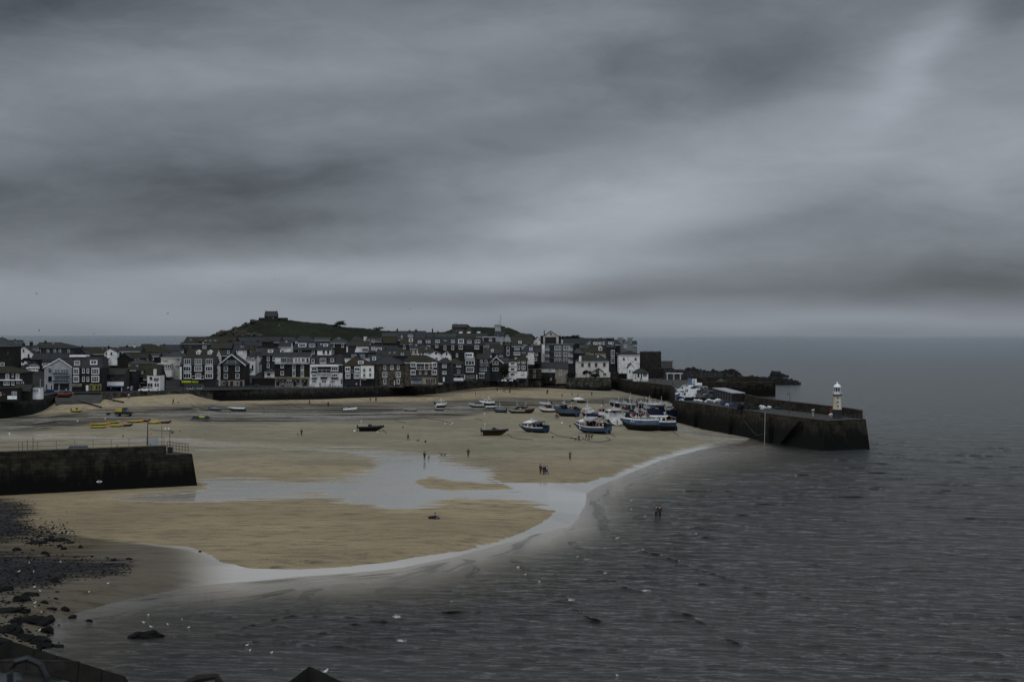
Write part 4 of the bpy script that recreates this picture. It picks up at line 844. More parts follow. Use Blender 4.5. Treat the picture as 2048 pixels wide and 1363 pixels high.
H('low shop with sagging mossy roof, white panels and blue awning', 597, 205.3, 248, 748.5, 737, 's', 'grey_stone', 'mossy_slate', dep=11, base=783, name='shop', cat='shop',
  win='215.5/752.5:12:6:2.1:frame_dark 233/752.5:6:6:1.1:frame_dark', signs='226.5:42:767:8:white_paint:.2:fascia 226:42:772.5:2.5:blue_fabric:1.6:awning', doors='207.5:4:771:8:door_dark 214.2:4:771:8:door_dark 221:4:771:8:door_dark 233.5:5:771:8:door_dark 225:34:783:9:door_dark 240:9:782.5:9:white_paint')
H('narrow dark slate-hung house with mossy hip roof beside the low shop', 606, 247.5, 272, 740.5, 731, 'h', 'slate_hung', 'mossy_roof', dep=9, base=781, win='253.5,261/745.5:4.5:6:1.2:frame_dark 261/756:4:6:1.2:frame_dark', doors='251:3:780.5:9:white_paint 263:4:780.5:9:frame_white 257:6:780.5:8:door_dark')
def ex_inn(root, LX, LZ, s, y0, ze, zt, a, b, dep):
    MB().box(LX(306.2), LX(311.8), y0+.6, y0+1.6, LZ(752), LZ(738)).build('chimney_stack', 'white_render', root)
H('long low inn with huge mossy roof and white-framed windows', 612, 271, 318, 754, 730, 's', 'dark_granite', 'mossy_roof', dep=12, base=780, name='inn', cat='inn', dm='281.5:744:6:5:f:brown_roof:2', ch='268:727:3', win='274.5,290/757.5:7:4:2.1 276/771.5:8:6:1.1 286/771.5:5:6:1.1:frame_dark',
  doors='270:5:780:8:door_dark', signs='285:9:765.5:1.2:light_grey:.5', extra=ex_inn)
H('little white corner cottage with teal picture sign on its wall', 600, 294.5, 319.5, 753.5, 752.5, 'f', 'white_render', 'white_paint', dep=8, base=778, name='cottage', cat='cottage', win='302.8,297.6/769:4:6:1.2:frame_dark 302/756:5:5:1.1:frame_dark 311,316/768.5:3:5.5:1.1:frame_dark', signs='312.5:10:758.5:6:sign_teal:.1')
def ex_cafe(root, LX, LZ, s, y0, ze, zt, a, b, dep):
    MB().box(LX(316), LX(347), y0-4, y0-.01, LZ(753), LZ(739)).build('terrace_wall', 'white_render', root)
    c = MB().box(LX(317), LX(345), y0-3.6, y0-.02, LZ(727.5), LZ(726)).build('canopy', 'frame_white', root)
    o = MB().box(LX(317.5), LX(345), y0-3.4, y0-.03, LZ(738.9), LZ(727.6)).build('conservatory', 'light_grey', root)
    for x in (322.5, 327, 331.5, 336, 340.5, 344): panes(None, o, LX(x), LZ(732), 3.6*s, 7.5*s, 1, 1, 0, y0-3.42)
H('pale stepped cafe building with glazed terrace above the slipway road', 668, 322, 371, 714.5, 703, 'h', 'cream_render', 'pale_slate', dep=11, name='cafe', cat='cafe', win='353,358.5/719.5:6:7:2.2 353,358.5/733:6:8:2.2 331/722:9:1.2:1.0:frame_dark', extra=ex_cafe)
def ex_h(root, LX, LZ, s, y0, ze, zt, a, b, dep):
    for c in (375, 418.5):
        bay(root, LX, LZ, s, c-7.8, c+7.8, 731, 743.5, [(737, 10)], nx=3, ny=1); bay(root, LX, LZ, s, c-7.8, c+7.8, 745, 757, [(751, 10)], nx=3)
    bay(root, LX, LZ, s, 389, 404.5, 732, 742.5, [(737, 9.5)], 'frame_white', .3, nx=4, ny=2); bay(root, LX, LZ, s, 391, 402.5, 746, 757, [(751, 9)], 'light_grey', .2, nx=3)
    balcony(root, LX, LZ, s, 385, 409, 757, 5.5, 1.3)
    MB().box(LX(360.3), LX(363.6), y0-.35, y0-.004, LZ(759), LZ(733)).build('pilaster', 'white_render', root)
    a1 = MB().box(LX(364), LX(383), y0-.5, y0-.31, LZ(765), LZ(760.5)).build('sign', 'lime_sign', root); a2 = MB().box(LX(385), LX(397), y0-.5, y0-.31, LZ(765), LZ(761)).build('sign', 'lime_sign', root)
    MB().box(LX(362), LX(437), y0-.3, y0-.004, LZ(778), LZ(759)).build('shopfront', 'door_dark', root)
H('tall four-storey building with slate mansard, white bays and lime-green shop signs', 640, 360, 429.5, 729.5, 713.5, 'm', 'dark_granite', 'grey_slate', dep=12, base=777.5, name='building', cat='building', win='375,418.5/723:13.5:11.5:3.1 396.5/723:14:11:4.2', extra=ex_h)
H('dark roof block with two white gothic dormers rising behind the lime signs', 655, 372, 432, 712, 698, 's', 'white_render', 'mossy_roof', dep=12, name='house', ch='384:697:4', dm='395:705.5:5.5:5:g:white_paint:2 418:705.5:5.5:5:g:white_paint:2', win='')
H('narrow white strip house between the tall bays and the gabled house', 645, 429.8, 438.5, 733, 731, 'f', 'white_render', 'slate_roof', dep=9, base=775, win='434/739.5:2.5:5:1.2:frame_dark 434/750:2.5:5:1.2:frame_dark')
H('small grey flat-roofed harbour hut with two windows on the sea wall', 622, 368, 404.5, 771.5, 768, 's', 'grey_render', 'dark_slate', dep=4, base=780, name='hut', cat='hut', win='380/774.5:12:5:2.1 397,401/774.5:4.5:4.5:1.1')
def ex_i(root, LX, LZ, s, y0, ze, zt, a, b, dep):
    for sg, e in ((-1, a), (1, b)):
        ap = LX(463.5); pts = [(e+sg*.5, ze-.45), (ap, zt+.05), (ap, zt+.42), (e+sg*.5, ze-.05)]
        MB().extr(pts if sg < 0 else pts[::-1], 'y', y0-.55, y0-.32).build('bargeboard', 'frame_white', root)
    o = MB().extr([(LX(448), LZ(727.7)), (LX(479), LZ(727.7)), (LX(473), LZ(719.5)), (LX(454), LZ(719.5))], 'y', y0-.08, y0-.004).build('attic_glazing', 'blue_glass', root)
    for x in (454.8, 471.5): MB().box(LX(x)-.1, LX(x)+.1, y0-.16, y0-.081, LZ(727.7), LZ(719.5)).build('glazing_bar', 'light_grey', root)
    balcony(root, LX, LZ, s, 446, 481, 728.5, 3.5, .6, 'grey_render'); MB().box(a, b, y0-.12, y0-.004, LZ(776), LZ(760)).build('ground_floor', 'beige_render', root)
    for x, w_ in ((448.5, 5.5), (475, 5.5)): panes(None, root, LX(x), LZ(766.5), w_*s, 7*s, 1, 2, 0, y0-.12, 'light_grey')
    for x, c in ((463.5, 'door_dark'), (453.3, 'door_dark'), (482.5, 'navy')): MB().box(LX(x)-.5, LX(x)+.5, y0-.2, y0-.121, LZ(775), LZ(761.5)).build('door', c, root)
H('dark stone gabled house with white bargeboards and attic glazing', 648, 438.8, 489, 729, 710, 'g', 'dark_granite', 'mossy_slate', dep=13, base=775.5, apex=463.5, win='451.7,475/737:8:9.5:1.2 451.7,475/751.3:8:9.5:1.2', extra=ex_i)
H('white terrace house with blue door climbing the lane', 690, 492, 511, 718, 710, 's', 'white_render', 'dark_slate', dep=14, base=757, win='493.5/735:3:9:1.2 505/735:3:11:1.1:frame_dark', doors='501:4:746:10:door_blue', dm='498:717:4:6:f:grey_render:1 505.5:719:5:6:f:white_paint:1')
H('cream lane cottage with white porch beside the dark slate house', 700, 508, 524, 726, 718, 's', 'cream_render', 'dark_slate', dep=14, win='518/729:5:6:2.1 511/738:3:8:1.1', base=757)
H('tall dark house with black slate roof and white dormers behind the lane', 682, 523.5, 557, 710.5, 696, 's', 'dark_granite', 'dark_slate', dep=10, ch='', base=757, dm='539.5:702:8:5:f:white_paint:3 564:702:8:5:f:white_paint:3', win='536.5,548/717:5:9:1.2 536.5/730:5:9:1.2 545.5/731:4:5:1.1:blue')
H('tiny whitewashed cottage with dark hip roof at the lane corner', 665, 529, 549, 744, 737, 'h', 'white_render', 'dark_slate', dep=7, base=757, name='cottage', cat='cottage', win='537.5/748.5:8:7:1.1')
H('low dark workshop wall building with white plate below the lane', 655, 504, 549, 758, 757, 'f', 'dark_granite', 'dark_grey', dep=5, base=773, name='store', cat='building', signs='514:5:768:1.2:white_paint:.08')
def ex_bar(root, LX, LZ, s, y0, ze, zt, a, b, dep):
    MB().box(LX(550.2), LX(618.5), y0-.45, y0-.004, LZ(757), LZ(753.6)).build('fascia', 'sign_cream', root)
    text(root, 'HOTEL SHORELAND BAR', LX(572), LZ(755.4), 1.9*s, y0-.46, 'letter_dark', w=37*s)
    for x0_, x1_ in ((551.5, 559), (561, 572.5), (585, 599), (604, 615.5)):
        aw = MB(); aw.add([(LX(x0_), y0-.01, LZ(758)), (LX(x1_), y0-.01, LZ(758)), (LX(x1_), y0-1.2, LZ(761.5)), (LX(x0_), y0-1.2, LZ(761.5)), (LX(x0_), y0-.01, LZ(762.6)), (LX(x1_), y0-.01, LZ(762.6)), (LX(x1_), y0-1.2, LZ(762.6)), (LX(x0_), y0-1.2, LZ(762.6))], [(0,1,2,3),(4,7,6,5),(3,2,6,7),(0,3,7,4),(1,5,6,2)])
        ao = aw.build('awning', 'awning_dark', root); MB().box(LX((x0_+x1_)/2)-.25, LX((x0_+x1_)/2)+.25, y0-1.24, y0-1.201, LZ(762.1), LZ(761.3)).build('emblem', 'letter_white', ao)
    MB().box(LX(550), LX(618), y0-.1, y0-.004, LZ(772), LZ(757.2)).build('ground_floor', 'beige_render', root)
    for x, w_ in ((555.5, 6), (567, 6), (591, 8), (609.5, 9)): MB().box(LX(x)-w_*s/2, LX(x)+w_*s/2, y0-.16, y0-.101, LZ(771.5), LZ(762)).build('door', 'door_dark', root)
    for x in (570.3, 594.5, 597.5): panes(None, root, LX(x), LZ(766.5), 2.6*s, 9*s, 1, 1, 0, y0-.17)
    panes(None, root, LX(579), LZ(764), 11.5*s, 6*s, 3, 1, 0, y0-.12, 'light_grey')
    balcony(root, LX, LZ, s, 549, 619, 727.5, 4.5, 1.0, 'grey_render')
H('stone-faced harbour bar with glazed top floor and cream lettered fascia', 645, 550, 619.5, 712.5, 705, 's', 'white_render', 'slate_roof', dep=10, base=772.5, name='bar', cat='bar', win='567.5/720:12:9:3.1:light_grey 577,583/720:6:10:2.1:light_grey:navy 592,598.5/720:5:9:2.1 606.5/720:7:9:2.1 615/720:4:8:1.1:frame_dark', ch='621:705:4:1',
  signs='584.5:70.5:740:26:dark_granite:.35:stone_face', extra=lambda *a: (ex_bar(*a), [panes(None, a[0], a[1](x), a[2](y), w_*a[3], h_*a[3], nx, ny, 0, a[4]-.352) for x, y, w_, h_, nx, ny in ((564.7,731.4,6.5,7.5,1,2),(564.7,745.5,6.5,8,1,2),(588.2,733.8,6,11.5,2,1),(605,733.8,6,11.5,2,1),(588.2,746.8,6,11,2,1),(605,746.8,6,11,2,1))]))
def ex_hotel(root, LX, LZ, s, y0, ze, zt, a, b, dep):
    bay(root, LX, LZ, s, 623, 634.7, 733, 741.5, [(737.4, 6.5)], nx=2); bay(root, LX, LZ, s, 662.5, 676.5, 733, 742.5, [(737.4, 7)], nx=3)
    bay(root, LX, LZ, s, 624, 633.5, 746, 754.5, [(750.2, 7)], nx=3); bay(root, LX, LZ, s, 642, 654, 746.5, 753, [(749.7, 5)], nx=4); bay(root, LX, LZ, s, 663.5, 675.5, 745.5, 754, [(749.9, 6.5)], nx=3)
    for (p, q_, r_, t_) in ((622.5, 635, 742, 745.5), (662.3, 677, 743, 745), (623.5, 634, 755, 757), (641.5, 654.5, 753.5, 757), (663, 676, 754.5, 757)):
        MB().box(LX(p), LX(q_), y0-.55, y0-.005, LZ(t_), LZ(r_)).build('slate_apron', 'slate_hung', root)
    MB().box(LX(636), LX(662), y0-.12, y0-.004, LZ(745), LZ(733.2)).build('balcony_recess', 'door_dark', root); panes(None, root, LX(646), LZ(739), 6*s, 9*s, 2, 1, 0, y0-.13, 'grey')
    balcony(root, LX, LZ, s, 635.5, 662, 745.5, 6.5, 1.0)
    MB().box(LX(622), LX(677), y0-1.3, y0-.004, LZ(732.4), LZ(729.2)).build('cornice', 'white_paint', root)
    MB().box(LX(677.3), LX(685), y0-.06, y0-.004, LZ(745), LZ(730)).build('slate_panel', 'slate_hung', root)
H('white rendered harbour hotel with dark mansard, bays and long balcony', 644, 619.8, 685.3, 728.5, 711, 'm', 'white_render', 'dark_slate', dep=11, base=771.5, name='hotel', cat='hotel', ch='679.5:708:5:1', dm='646:721:13:11:f:slate_hung:3 664.5:719.5:7:7:f:slate_hung:1 626:721.5:6:8:f:slate_hung:1',
  win='628.5/762.3:10:6.5:3.2 665/762.3:10:6.5:4.2 648/762.3:9:7:3.1 683/759:2.5:3:1.1:frame_dark 683/764:2.5:3:1.1:frame_dark', extra=ex_hotel)
def ex_m(root, LX, LZ, s, y0, ze, zt, a, b, dep):
    bay(root, LX, LZ, s, 690.5, 701, 732.8, 744, [(737.7, 7)], nx=2); bay(root, LX, LZ, s, 709, 720, 732.8, 744, [(737.7, 7)], nx=2)
    bay(root, LX, LZ, s, 691, 701, 746, 757, [(751, 8)], nx=3, ny=2); bay(root, LX, LZ, s, 708, 720, 746, 757, [(751, 8)], nx=4, ny=2)
    balcony(root, LX, LZ, s, 700.5, 709.5, 744.5, 5, .9, 'light_grey'); MB().box(LX(701), LX(708), y0-.06, y0-.004, LZ(757), LZ(733)).build('door', 'dark_grey', root)
    MB().box(LX(690), LX(720), y0-.3, y0-.004, LZ(771.5), LZ(758.5)).build('shopfront', 'door_dark', root)
    o = MB().box(LX(722), LX(748.3), y0-1.6, y0-.004, LZ(756.3), LZ(731.2)).build('white_wing', 'white_render', root)
    for x, y in ((729.2, 739.6), (729.2, 749.5), (741, 738.6), (741, 749)): panes(None, o, LX(x), LZ(y), 4.4*s, 6*s, 1, 2, 0, y0-1.602, 'light_grey')
    MB().box(LX(720.3), LX(721.9), y0-.3, y0-.004, LZ(771), LZ(731)).build('drainpipe', 'light_grey', root); MB().box(LX(724), LX(733), y0-.3, y0-.2, LZ(759), LZ(757.6)).build('sign', 'white_paint', root)
H('brown hip-roofed house with white bay windows and white side wing', 643, 686.5, 748, 731.3, 713, 'h', 'dark_granite', 'brown_roof', dep=11, base=771, ra=710, rb=714, dm='721:724.5:9:5:f:white_paint:2', extra=ex_m)
H('square granite building with blue slate hip roof by the blue kiosk', 646, 750, 808, 727.8, 712.5, 'h', 'granite', 'slate_roof', dep=11, base=771.5, ra=768, rb=781, name='building', cat='building', oh=.5,
  win='769.7,796.5/734:5:8.5:1.2 784/734:6.5:8:2.2 769.7,796.5/748.5:9.5:10.5:3.2 769.7,796.5/762.3:5.5:9.5:1.2 757/735:3.5:8:1.2:grey 757/749:4:9:1.2:grey', doors='784:8:770.5:11:door_dark 788:2.5:770:9:white_paint 757.5:5:771:13:door_dark')
def ex_o(root, LX, LZ, s, y0, ze, zt, a, b, dep):
    balcony(root, LX, LZ, s, 833, 866.5, 738, 5, 1.4, 'frame_white', 'glass'); MB().box(LX(832.5), LX(866.5), y0-1.5, y0-.004, LZ(726.6), LZ(725.3)).build('balcony_canopy', 'frame_white', root)
    for x in (833.2, 849.5, 858.5, 866): MB().box(LX(x)-.08, LX(x)+.08, y0-1.5, y0-1.3, LZ(738), LZ(726.7)).build('balcony_post', 'frame_white', root)
    for x in (826.5, 868.7):
        for y in (729, 744.2): bay(root, LX, LZ, s, x-5, x+5, y-5, y+5, [(y, 8.5)], nx=2, pr=.9)
    MB().box(LX(860.5), LX(862.5), y0-1.2, y0-1.0, LZ(733), LZ(728.5)).build('hanging_sign', 'orange', root)
    MB().box(LX(822), LX(872), y0-.2, y0-.004, LZ(767.5), LZ(755)).build('shopfront', 'beige_render', root)
    for x in (854, 858.5, 863.5, 868): MB().box(LX(x)-.28, LX(x)+.28, y0-.25, y0-.201, LZ(766), LZ(757)).build('door', 'door_dark', root)
H('stone house with wide mossy hip roof, glazed balcony and blue kiosk front', 645, 809, 874, 724.5, 711, 'h', 'granite', 'mossy_roof', dep=13, base=768.5, ra=820, rb=852, oh=.6, name='building', cat='building', win='840.3/744.5:4:6:1.2 852/744.5:4.5:6:1.2 842/728:10:9:3.1:frame_dark 854/728:8:9:2.1:frame_dark',
  signs='833:21.5:757.5:4:blue_fabric:1.6:awning 832:20:763:7:light_grey:.25:counter', doors='846.5:3:766.5:10:frame_white', extra=ex_o)
H('narrow dark slate-hung house with white door left of the aqua shop', 672, 874.5, 903, 725.5, 716.5, 'h', 'slate_hung', 'mossy_slate', dep=10, base=763.5, win='888.7/731.3:9:6.5:3.2 888.7/744.7:8.5:6:3.2 902/730:3:5:1.1:grey', doors='887.5:3.5:762.5:8.5:door_white')
H('dark slate house with mossy hip roof, aqua door and white shopfront', 688, 902, 927, 727, 717.5, 'h', 'slate_hung', 'mossy_slate', dep=10, base=762, ra=905, rb=912, win='917.3/730.3:9.5:6:3.1 917.3/742:6:7:2.1:light_grey', signs='917.5:19.5:749:1:light_grey:.6:fascia 917:19.5:758.3:5.5:white_paint:.2:stallriser', doors='923:3.8:760.5:9.5:door_blue 911:7:756:7:glass')
def ex_q(root, LX, LZ, s, y0, ze, zt, a, b, dep):
    bay(root, LX, LZ, s, 930.5, 949.5, 719.5, 730, [(724.8, 9)], nx=3); bay(root, LX, LZ, s, 932, 948, 733.5, 744.5, [(738.7, 9.5)], nx=4)
    o = MB().box(LX(928.3), LX(946.5), y0+.4, y0+4.5, LZ(717), LZ(705)).build('attic_room', 'white_paint', root); panes(None, o, LX(937.5), LZ(709.5), 14*s, 6*s, 3, 1, 0, y0+.398)
    balcony(root, LX, LZ, s, 928, 949.5, 717, 4, .9); MB().box(LX(927.7), LX(930.5), y0-.2, y0-.004, LZ(759), LZ(748.5)).build('pilaster', 'white_render', root); MB().box(LX(952.5), LX(954.5), y0-.2, y0-.004, LZ(757.5), LZ(748.5)).build('pilaster', 'white_render', root)
    panes(None, root, LX(941), LZ(752.3), 16*s, 5.5*s, 6, 1, 0, y0-.05, 'light_grey')
H('slate-hung house with white attic cabin and two broad bays', 705, 927.5, 953, 717.6, 717, 'f', 'slate_hung', 'dark_grey', dep=10, base=759.5, extra=ex_q)
def ex_r(root, LX, LZ, s, y0, ze, zt, a, b, dep):
    balcony(root, LX, LZ, s, 959.5, 968, 731.5, 6, .8, 'light_grey', 'blue_glass'); balcony(root, LX, LZ, s, 969.5, 977, 731.5, 6, .8, 'light_grey', 'blue_glass')
    MB().box(LX(957.5), LX(970), y0-.9, y0-.004, LZ(747), LZ(745)).build('canopy', 'white_paint', root)
H('navy slate-hung house with two blue glass balconies and mossy roof', 712, 953.5, 979, 717.5, 707.5, 's', 'blue_slate_hung', 'mossy_slate', dep=9, base=758.5, win='962.5/724:5:10:2.1 972/724:5:10:1.1 966.5/738:14:5.5:3.1 963.5/751.5:10:8:2.1', extra=ex_r)
def ex_s(root, LX, LZ, s, y0, ze, zt, a, b, dep):
    for sg, e in ((-1, a), (1, b)):
        ap = LX(992.2); pts = [(e+sg*.3, ze-.4), (ap, zt+.05), (ap, zt+.45), (e+sg*.3, ze)]
        MB().extr(pts if sg < 0 else pts[::-1], 'y', y0-.45, y0-.32).build('bargeboard', 'frame_white', root)
H('dark gabled house with white bargeboards over a black garage door', 718, 979.5, 1005.5, 725.5, 714.5, 'g', 'slate_hung', 'mossy_slate', dep=10, base=757.5, apex=992.2, win='990.7/725.3:12:6:2.1 990.7/738:12:6:2.1', doors='992:14:757:9.5:door_dark', extra=ex_s)
H('low stone house with ivy and long grey roof by the parked car', 728, 1001, 1018, 724.5, 716, 's', 'beige_render', 'pale_slate', dep=9, base=757, win='1010/724.5:4:4:1.1:frame_dark 1006/737:4:5:1.1', doors='1014.5:4:754.5:7:door_white')
H('slim white house with three wide dark balcony openings', 724, 1017.3, 1033.7, 722, 717, 'h', 'white_render', 'mossy_slate', dep=9, base=756, win='1025.3/727:9:5:1.1:white_paint 1025.3/738:9:5.5:1.1:white_paint 1025.3/748.5:9:5.5:1.1:white_paint', signs='1025.5:16:742.5:.8:light_grey:.4:ledge 1025.5:16:732:.8:light_grey:.4:ledge')
H('dark mossy-roofed house with white ground floor beside the slim white house', 724, 1034, 1054, 719.5, 712.5, 'h', 'dark_granite', 'mossy_roof', dep=9, base=756.3, win='1037.5/723:5:6:1.2 1047/723:8:6:2.2 1037.5/734:5:8:1.2 1047/734:7.5:8:2.2 1045/746.8:6:6:1.1:grey', signs='1044:20:749:13.5:white_render:.08:ground_floor_render', doors='1037.5:4:756:12:door_dark')
H('granite beach cottage with low mossy roof, leftmost of the three by the sand', 770, 1057, 1082.5, 737, 725, 's', 'granite', 'mossy_slate', dep=8, base=762.5, name='cottage', cat='cottage', win='1069/741:4.6:6:1.2 1069/751.3:4.6:6:1.2', ch='')
H('beach cottage with white upper wall over rubble stone and blue windows', 772, 1082.8, 1110, 736, 725, 's', 'rubble_stone', 'slate_roof', dep=8, base=768, name='cottage', cat='cottage', win='1099.8/738.6:4.6:5:1.2:blue 1099.8/748.6:4.6:5:1.2:blue 1101.7/757:3:4:1.1 1092.5/758.5:4:4:1.1:frame_dark', signs='1096.4:27:740:8.5:white_render:.07:upper_render', doors='1110:5:765.5:8:door_dark')
H('plain beige rendered beach cottage, rightmost of the three by the sand', 772, 1110.3, 1136, 736, 725, 's', 'beige_render', 'slate_roof', dep=8, base=768, name='cottage', cat='cottage', win='1121/738.3:4.6:4.2:1.2 1121/748:4.6:4.6:1.2 1126.7/758.5:3.6:5.6:1.1')
def ex_flats(root, LX, LZ, s, y0, ze, zt, a, b, dep):
    for y in (694.3, 706.8, 719.3):
        for x in (1094.5, 1141): 
            MB().box(LX(x-4.5), LX(x+4.5), y0-.9, y0-.004, LZ(y+7.2), LZ(y+2.2)).build('balcony', 'light_grey', root)
    MB().box(LX(1083), LX(1089.5), y0-.3, y0-.004, LZ(724), LZ(689)).build('pale_bay', 'white_render', root)
    for y in (702.5, 714.8): MB().box(LX(1090), LX(1147.5), y0-.1, y0-.004, LZ(y+.4), LZ(y)).build('string_course', 'light_grey', root)
H('large four-storey block of flats with rows of white windows above the beach cottages', 795, 1083, 1148.5, 689.5, 688.5, 'f', 'slate_hung', 'light_grey', dep=12, name='apartment_building', cat='flats', base=745, win='1115.7,1132.8/695.5:13.5:8.6:4.2 1115.7,1132.8/708:13.5:8.6:4.2 1115.7,1132.8/720.7:13.5:8.6:4.2 1094.5,1141/694.3:7:6:3.1:light_grey 1094.5,1141/706.8:7:6:3.1:light_grey 1094.5,1141/719.3:7:6:3.1:light_grey', extra=ex_flats)
def ex_loft(root, LX, LZ, s, y0, ze, zt, a, b, dep):
    MB().box(LX(1090), LX(1112.5), y0-.1, y0-.004, LZ(687), LZ(673.5)).build('large_opening', 'door_dark', root); MB().box(LX(1100.5), LX(1103), y0-.12, y0-.005, LZ(670), LZ(666)).build('slit_window', 'door_dark', root)
    MB().box(LX(1081.3), LX(1086.5), y0+1, y0+9, LZ(690)+0, LZ(671)).build('side_wing', 'dark_grey', root); MB().box(LX(1117.5), LX(1122.5), y0+1, y0+9, LZ(690)+0, LZ(671)).build('side_wing', 'dark_grey', root)
H('pale gabled loft building with one huge dark opening, highest on the skyline right', 826, 1086.5, 1117.3, 672, 662, 'g', 'cream_render', 'dark_slate', dep=12, apex=1101.7, name='building', cat='building', ch='1088.5:660:1.8', extra=ex_loft)
H('small white gabled house immediately left of the skyline loft', 816, 1067.5, 1081, 681.5, 673.3, 'g', 'white_render', 'pale_slate', dep=9, ch='1065.6:671:2', win='1072.4/686.3:3.2:5:1.2 1072/677:2:2:1.1:frame_dark')
def ex_pink(root, LX, LZ, s, y0, ze, zt, a, b, dep):
    po = MB().extr([(LX(1184.5), LZ(754)), (LX(1206), LZ(754)), (LX(1206), LZ(744)), (LX(1197), LZ(738)), (LX(1184.5), LZ(744))], 'y', y0-2.6, y0-.004).build('porch', 'pink_render', root)
    MB().extr([(LX(1183.5), LZ(744.2)), (LX(1197), LZ(736.8)), (LX(1207), LZ(743.8)), (LX(1207), LZ(742.8)), (LX(1197), LZ(735.4)), (LX(1183.5), LZ(743.2))], 'y', y0-3, y0-.005).build('porch_roof', 'slate_roof', po)
    MB().lathe([(.01, 0), (.9, 0), (.9, 2.2), (.6, 2.7), (.01, 2.9)], (LX(1194.3), y0-2.2, LZ(751)), 10).build('arched_door', 'grey', po)
    w_ = MB().box(LX(1202), LX(1220), y0-1.8, y0-.006, LZ(757), LZ(744)).build('side_wing', 'pink_render', root); panes(None, w_, LX(1209.5), LZ(748), 7*s, 6.5*s, 2, 1, 0, y0-1.802)
H('pink rendered cottage with mossy hip roof above the dark garden wall', 775, 1152, 1217.7, 722.5, 710, 'h', 'pink_render', 'mossy_slate', dep=9, base=758, ra=1163, rb=1200, name='cottage', cat='cottage', ch='', sk='1196.5:713.5:4:4',
  win='1165,1178.5,1192.2/729:4.8:7:1.2:grey 1208.7/728.5:4.8:7.2:1.2:grey 1168.5/745:4.5:6:1.1:frame_dark 1180.3/744.5:5:6:1.1:grey', signs='1160.4:4.4:717:11:white_render:.5:chimney_stack', extra=ex_pink)
H('yellow rendered house with mossy roof and white dormer behind the pink cottage', 800, 1179, 1216, 705, 693.5, 's', 'yellow_render', 'mossy_slate', dep=8, dm='1201:697.5:5:6:g:white_paint:1', win='1189/707.5:4:5:1.1 1212/709:3:9:1.2', ch='')
H('tall dark house with glazed grey oriel tower above the quay corner', 794, 1213.5, 1231.5, 694.5, 690.5, 's', 'slate_hung', 'slate_roof', dep=9, base=744, win='', extra=lambda r, LX, LZ, s, y0, ze, zt, a, b, dep: [bay(r, LX, LZ, s, 1221.5, 1229, 699, 713, [(706, 12)], 'grey_render', .8, nx=2), bay(r, LX, LZ, s, 1221.5, 1229, 714, 727, [(720.5, 11)], 'grey_render', .8, nx=2)])
H('narrow dark granite house squeezed beside the white square house', 796, 1230, 1240, 689.5, 684, 's', 'dark_granite', 'slate_roof', dep=9, base=744, win='1234/707.5:3.5:5:1.1 1235.7/718.5:3.5:8:1.2')
def ex_grey(root, LX, LZ, s, y0, ze, zt, a, b, dep):
    for x in (1241.2, 1260.2): 
        c = MB().box(LX(x-4), LX(x+4), y0+.004, y0+3, LZ(700), LZ(677)).build('chimney', 'grey_render', root)
        k = MB(); [k.lathe([(.22, 0), (.2, .5), (.26, .55)], (LX(x)-1.0+.7*i, y0+1.2, LZ(677)), 7) for i in range(4)]; k.build('chimney_pots', 'chimney_pot', c)
H('grey gable-ended house with two big chimney stacks and triple window', 800, 1237, 1272, 696.5, 679.5, 'g', 'grey_render', 'slate_roof', dep=14, apex=1250, base=722, oh=.1, win='1250.7/692:6.3:5.6:3.1', extra=ex_grey)
H('narrow pale house end with white windows, last on the skyline terrace', 812, 1262, 1274, 686, 682, 's', 'pale_stone_wall', 'mossy_slate', dep=9, base=722, win='1267,1271.5/689:3:5:1.1')
H('square whitewashed stone house with mossy hip roof at the pier root', 784, 1237.5, 1279.5, 709.5, 702, 'h', 'white_stone', 'mossy_roof', dep=12, base=744, ra=1255, rb=1262, ch='1259:700.5:3.5', win='1247.6,1271.3/717.3:3.6:4.3:1.1:frame_dark 1256.8/730:2.6:6:1.1:frame_dark')
H('small steep-roofed white lodge at the start of the pier', 752, 1256, 1267.5, 734, 726.5, 'g', 'white_render', 'mossy_slate', dep=7, base=755, name='lodge', cat='lodge', apex=1262, win='1259.5/742:2:5:1.1:frame_dark')
H('white harbour office kiosk with hip roof and blue-lit window on the quay', 745, 1267.8, 1296.5, 745.5, 737, 'h', 'white_render', 'mossy_slate', dep=7, base=759.5, name='harbour_office', cat='office', win='1289.8/748.7:8.5:6:3.1:light_grey:blue 1277/750:3.5:7:1.1:frame_dark', doors='1282.7:2.4:758:12:door_dark 1271:3:758:9:light_grey')
# ---- rows behind -------------------------------------------------------------
H('flat-roofed grey block behind the church tower, at the waterline left', 720, 11, 34.5, 682, 681, 'f', 'grey_render', 'dark_grey', dep=9, win='20/686:5:5:2.1', ch='30:677:3 23:685:2')
H('white gable-end house with three small windows, beside the church tower', 680, 25.5, 66.5, 706.5, 692, 'g', 'white_render', 'mossy_slate', dep=14, apex=48.5, base=727, win='36,57.3/711.3:3.8:7:1.2:grey 47/700.5:3:5:1.2:grey 45.7/722.5:3.5:5:1.1:frame_dark', ch='47.5:684:4.5')
H('long blue-grey slate-hung building with mossy hip roof and five white windows', 690, 70, 147.5, 695.5, 685.3, 'h', 'blue_slate_hung', 'mossy_slate', dep=14, ra=79, rb=121, name='building', cat='building', ch='62.5:682:6 91:680:4', sk='99.5:687.3:5:2', win='79,96,110,120,137.5/702.3:4.3:8:1.2')
H('narrow light stone house joining the white gable and blue-grey building', 686, 60, 71.5, 698, 691, 's', 'light_grey', 'slate_roof', dep=9, win='64/702:2.5:6:1.1:frame_dark')
H('dark low hall with long slate roof and a strip of small white lights', 650, 62, 132, 718.5, 706.5, 's', 'dark_granite', 'dark_slate', dep=10, name='hall', cat='hall', win='87,92,97,102,107/721:3:1.4:1.0 92/728:15:5:4.1')
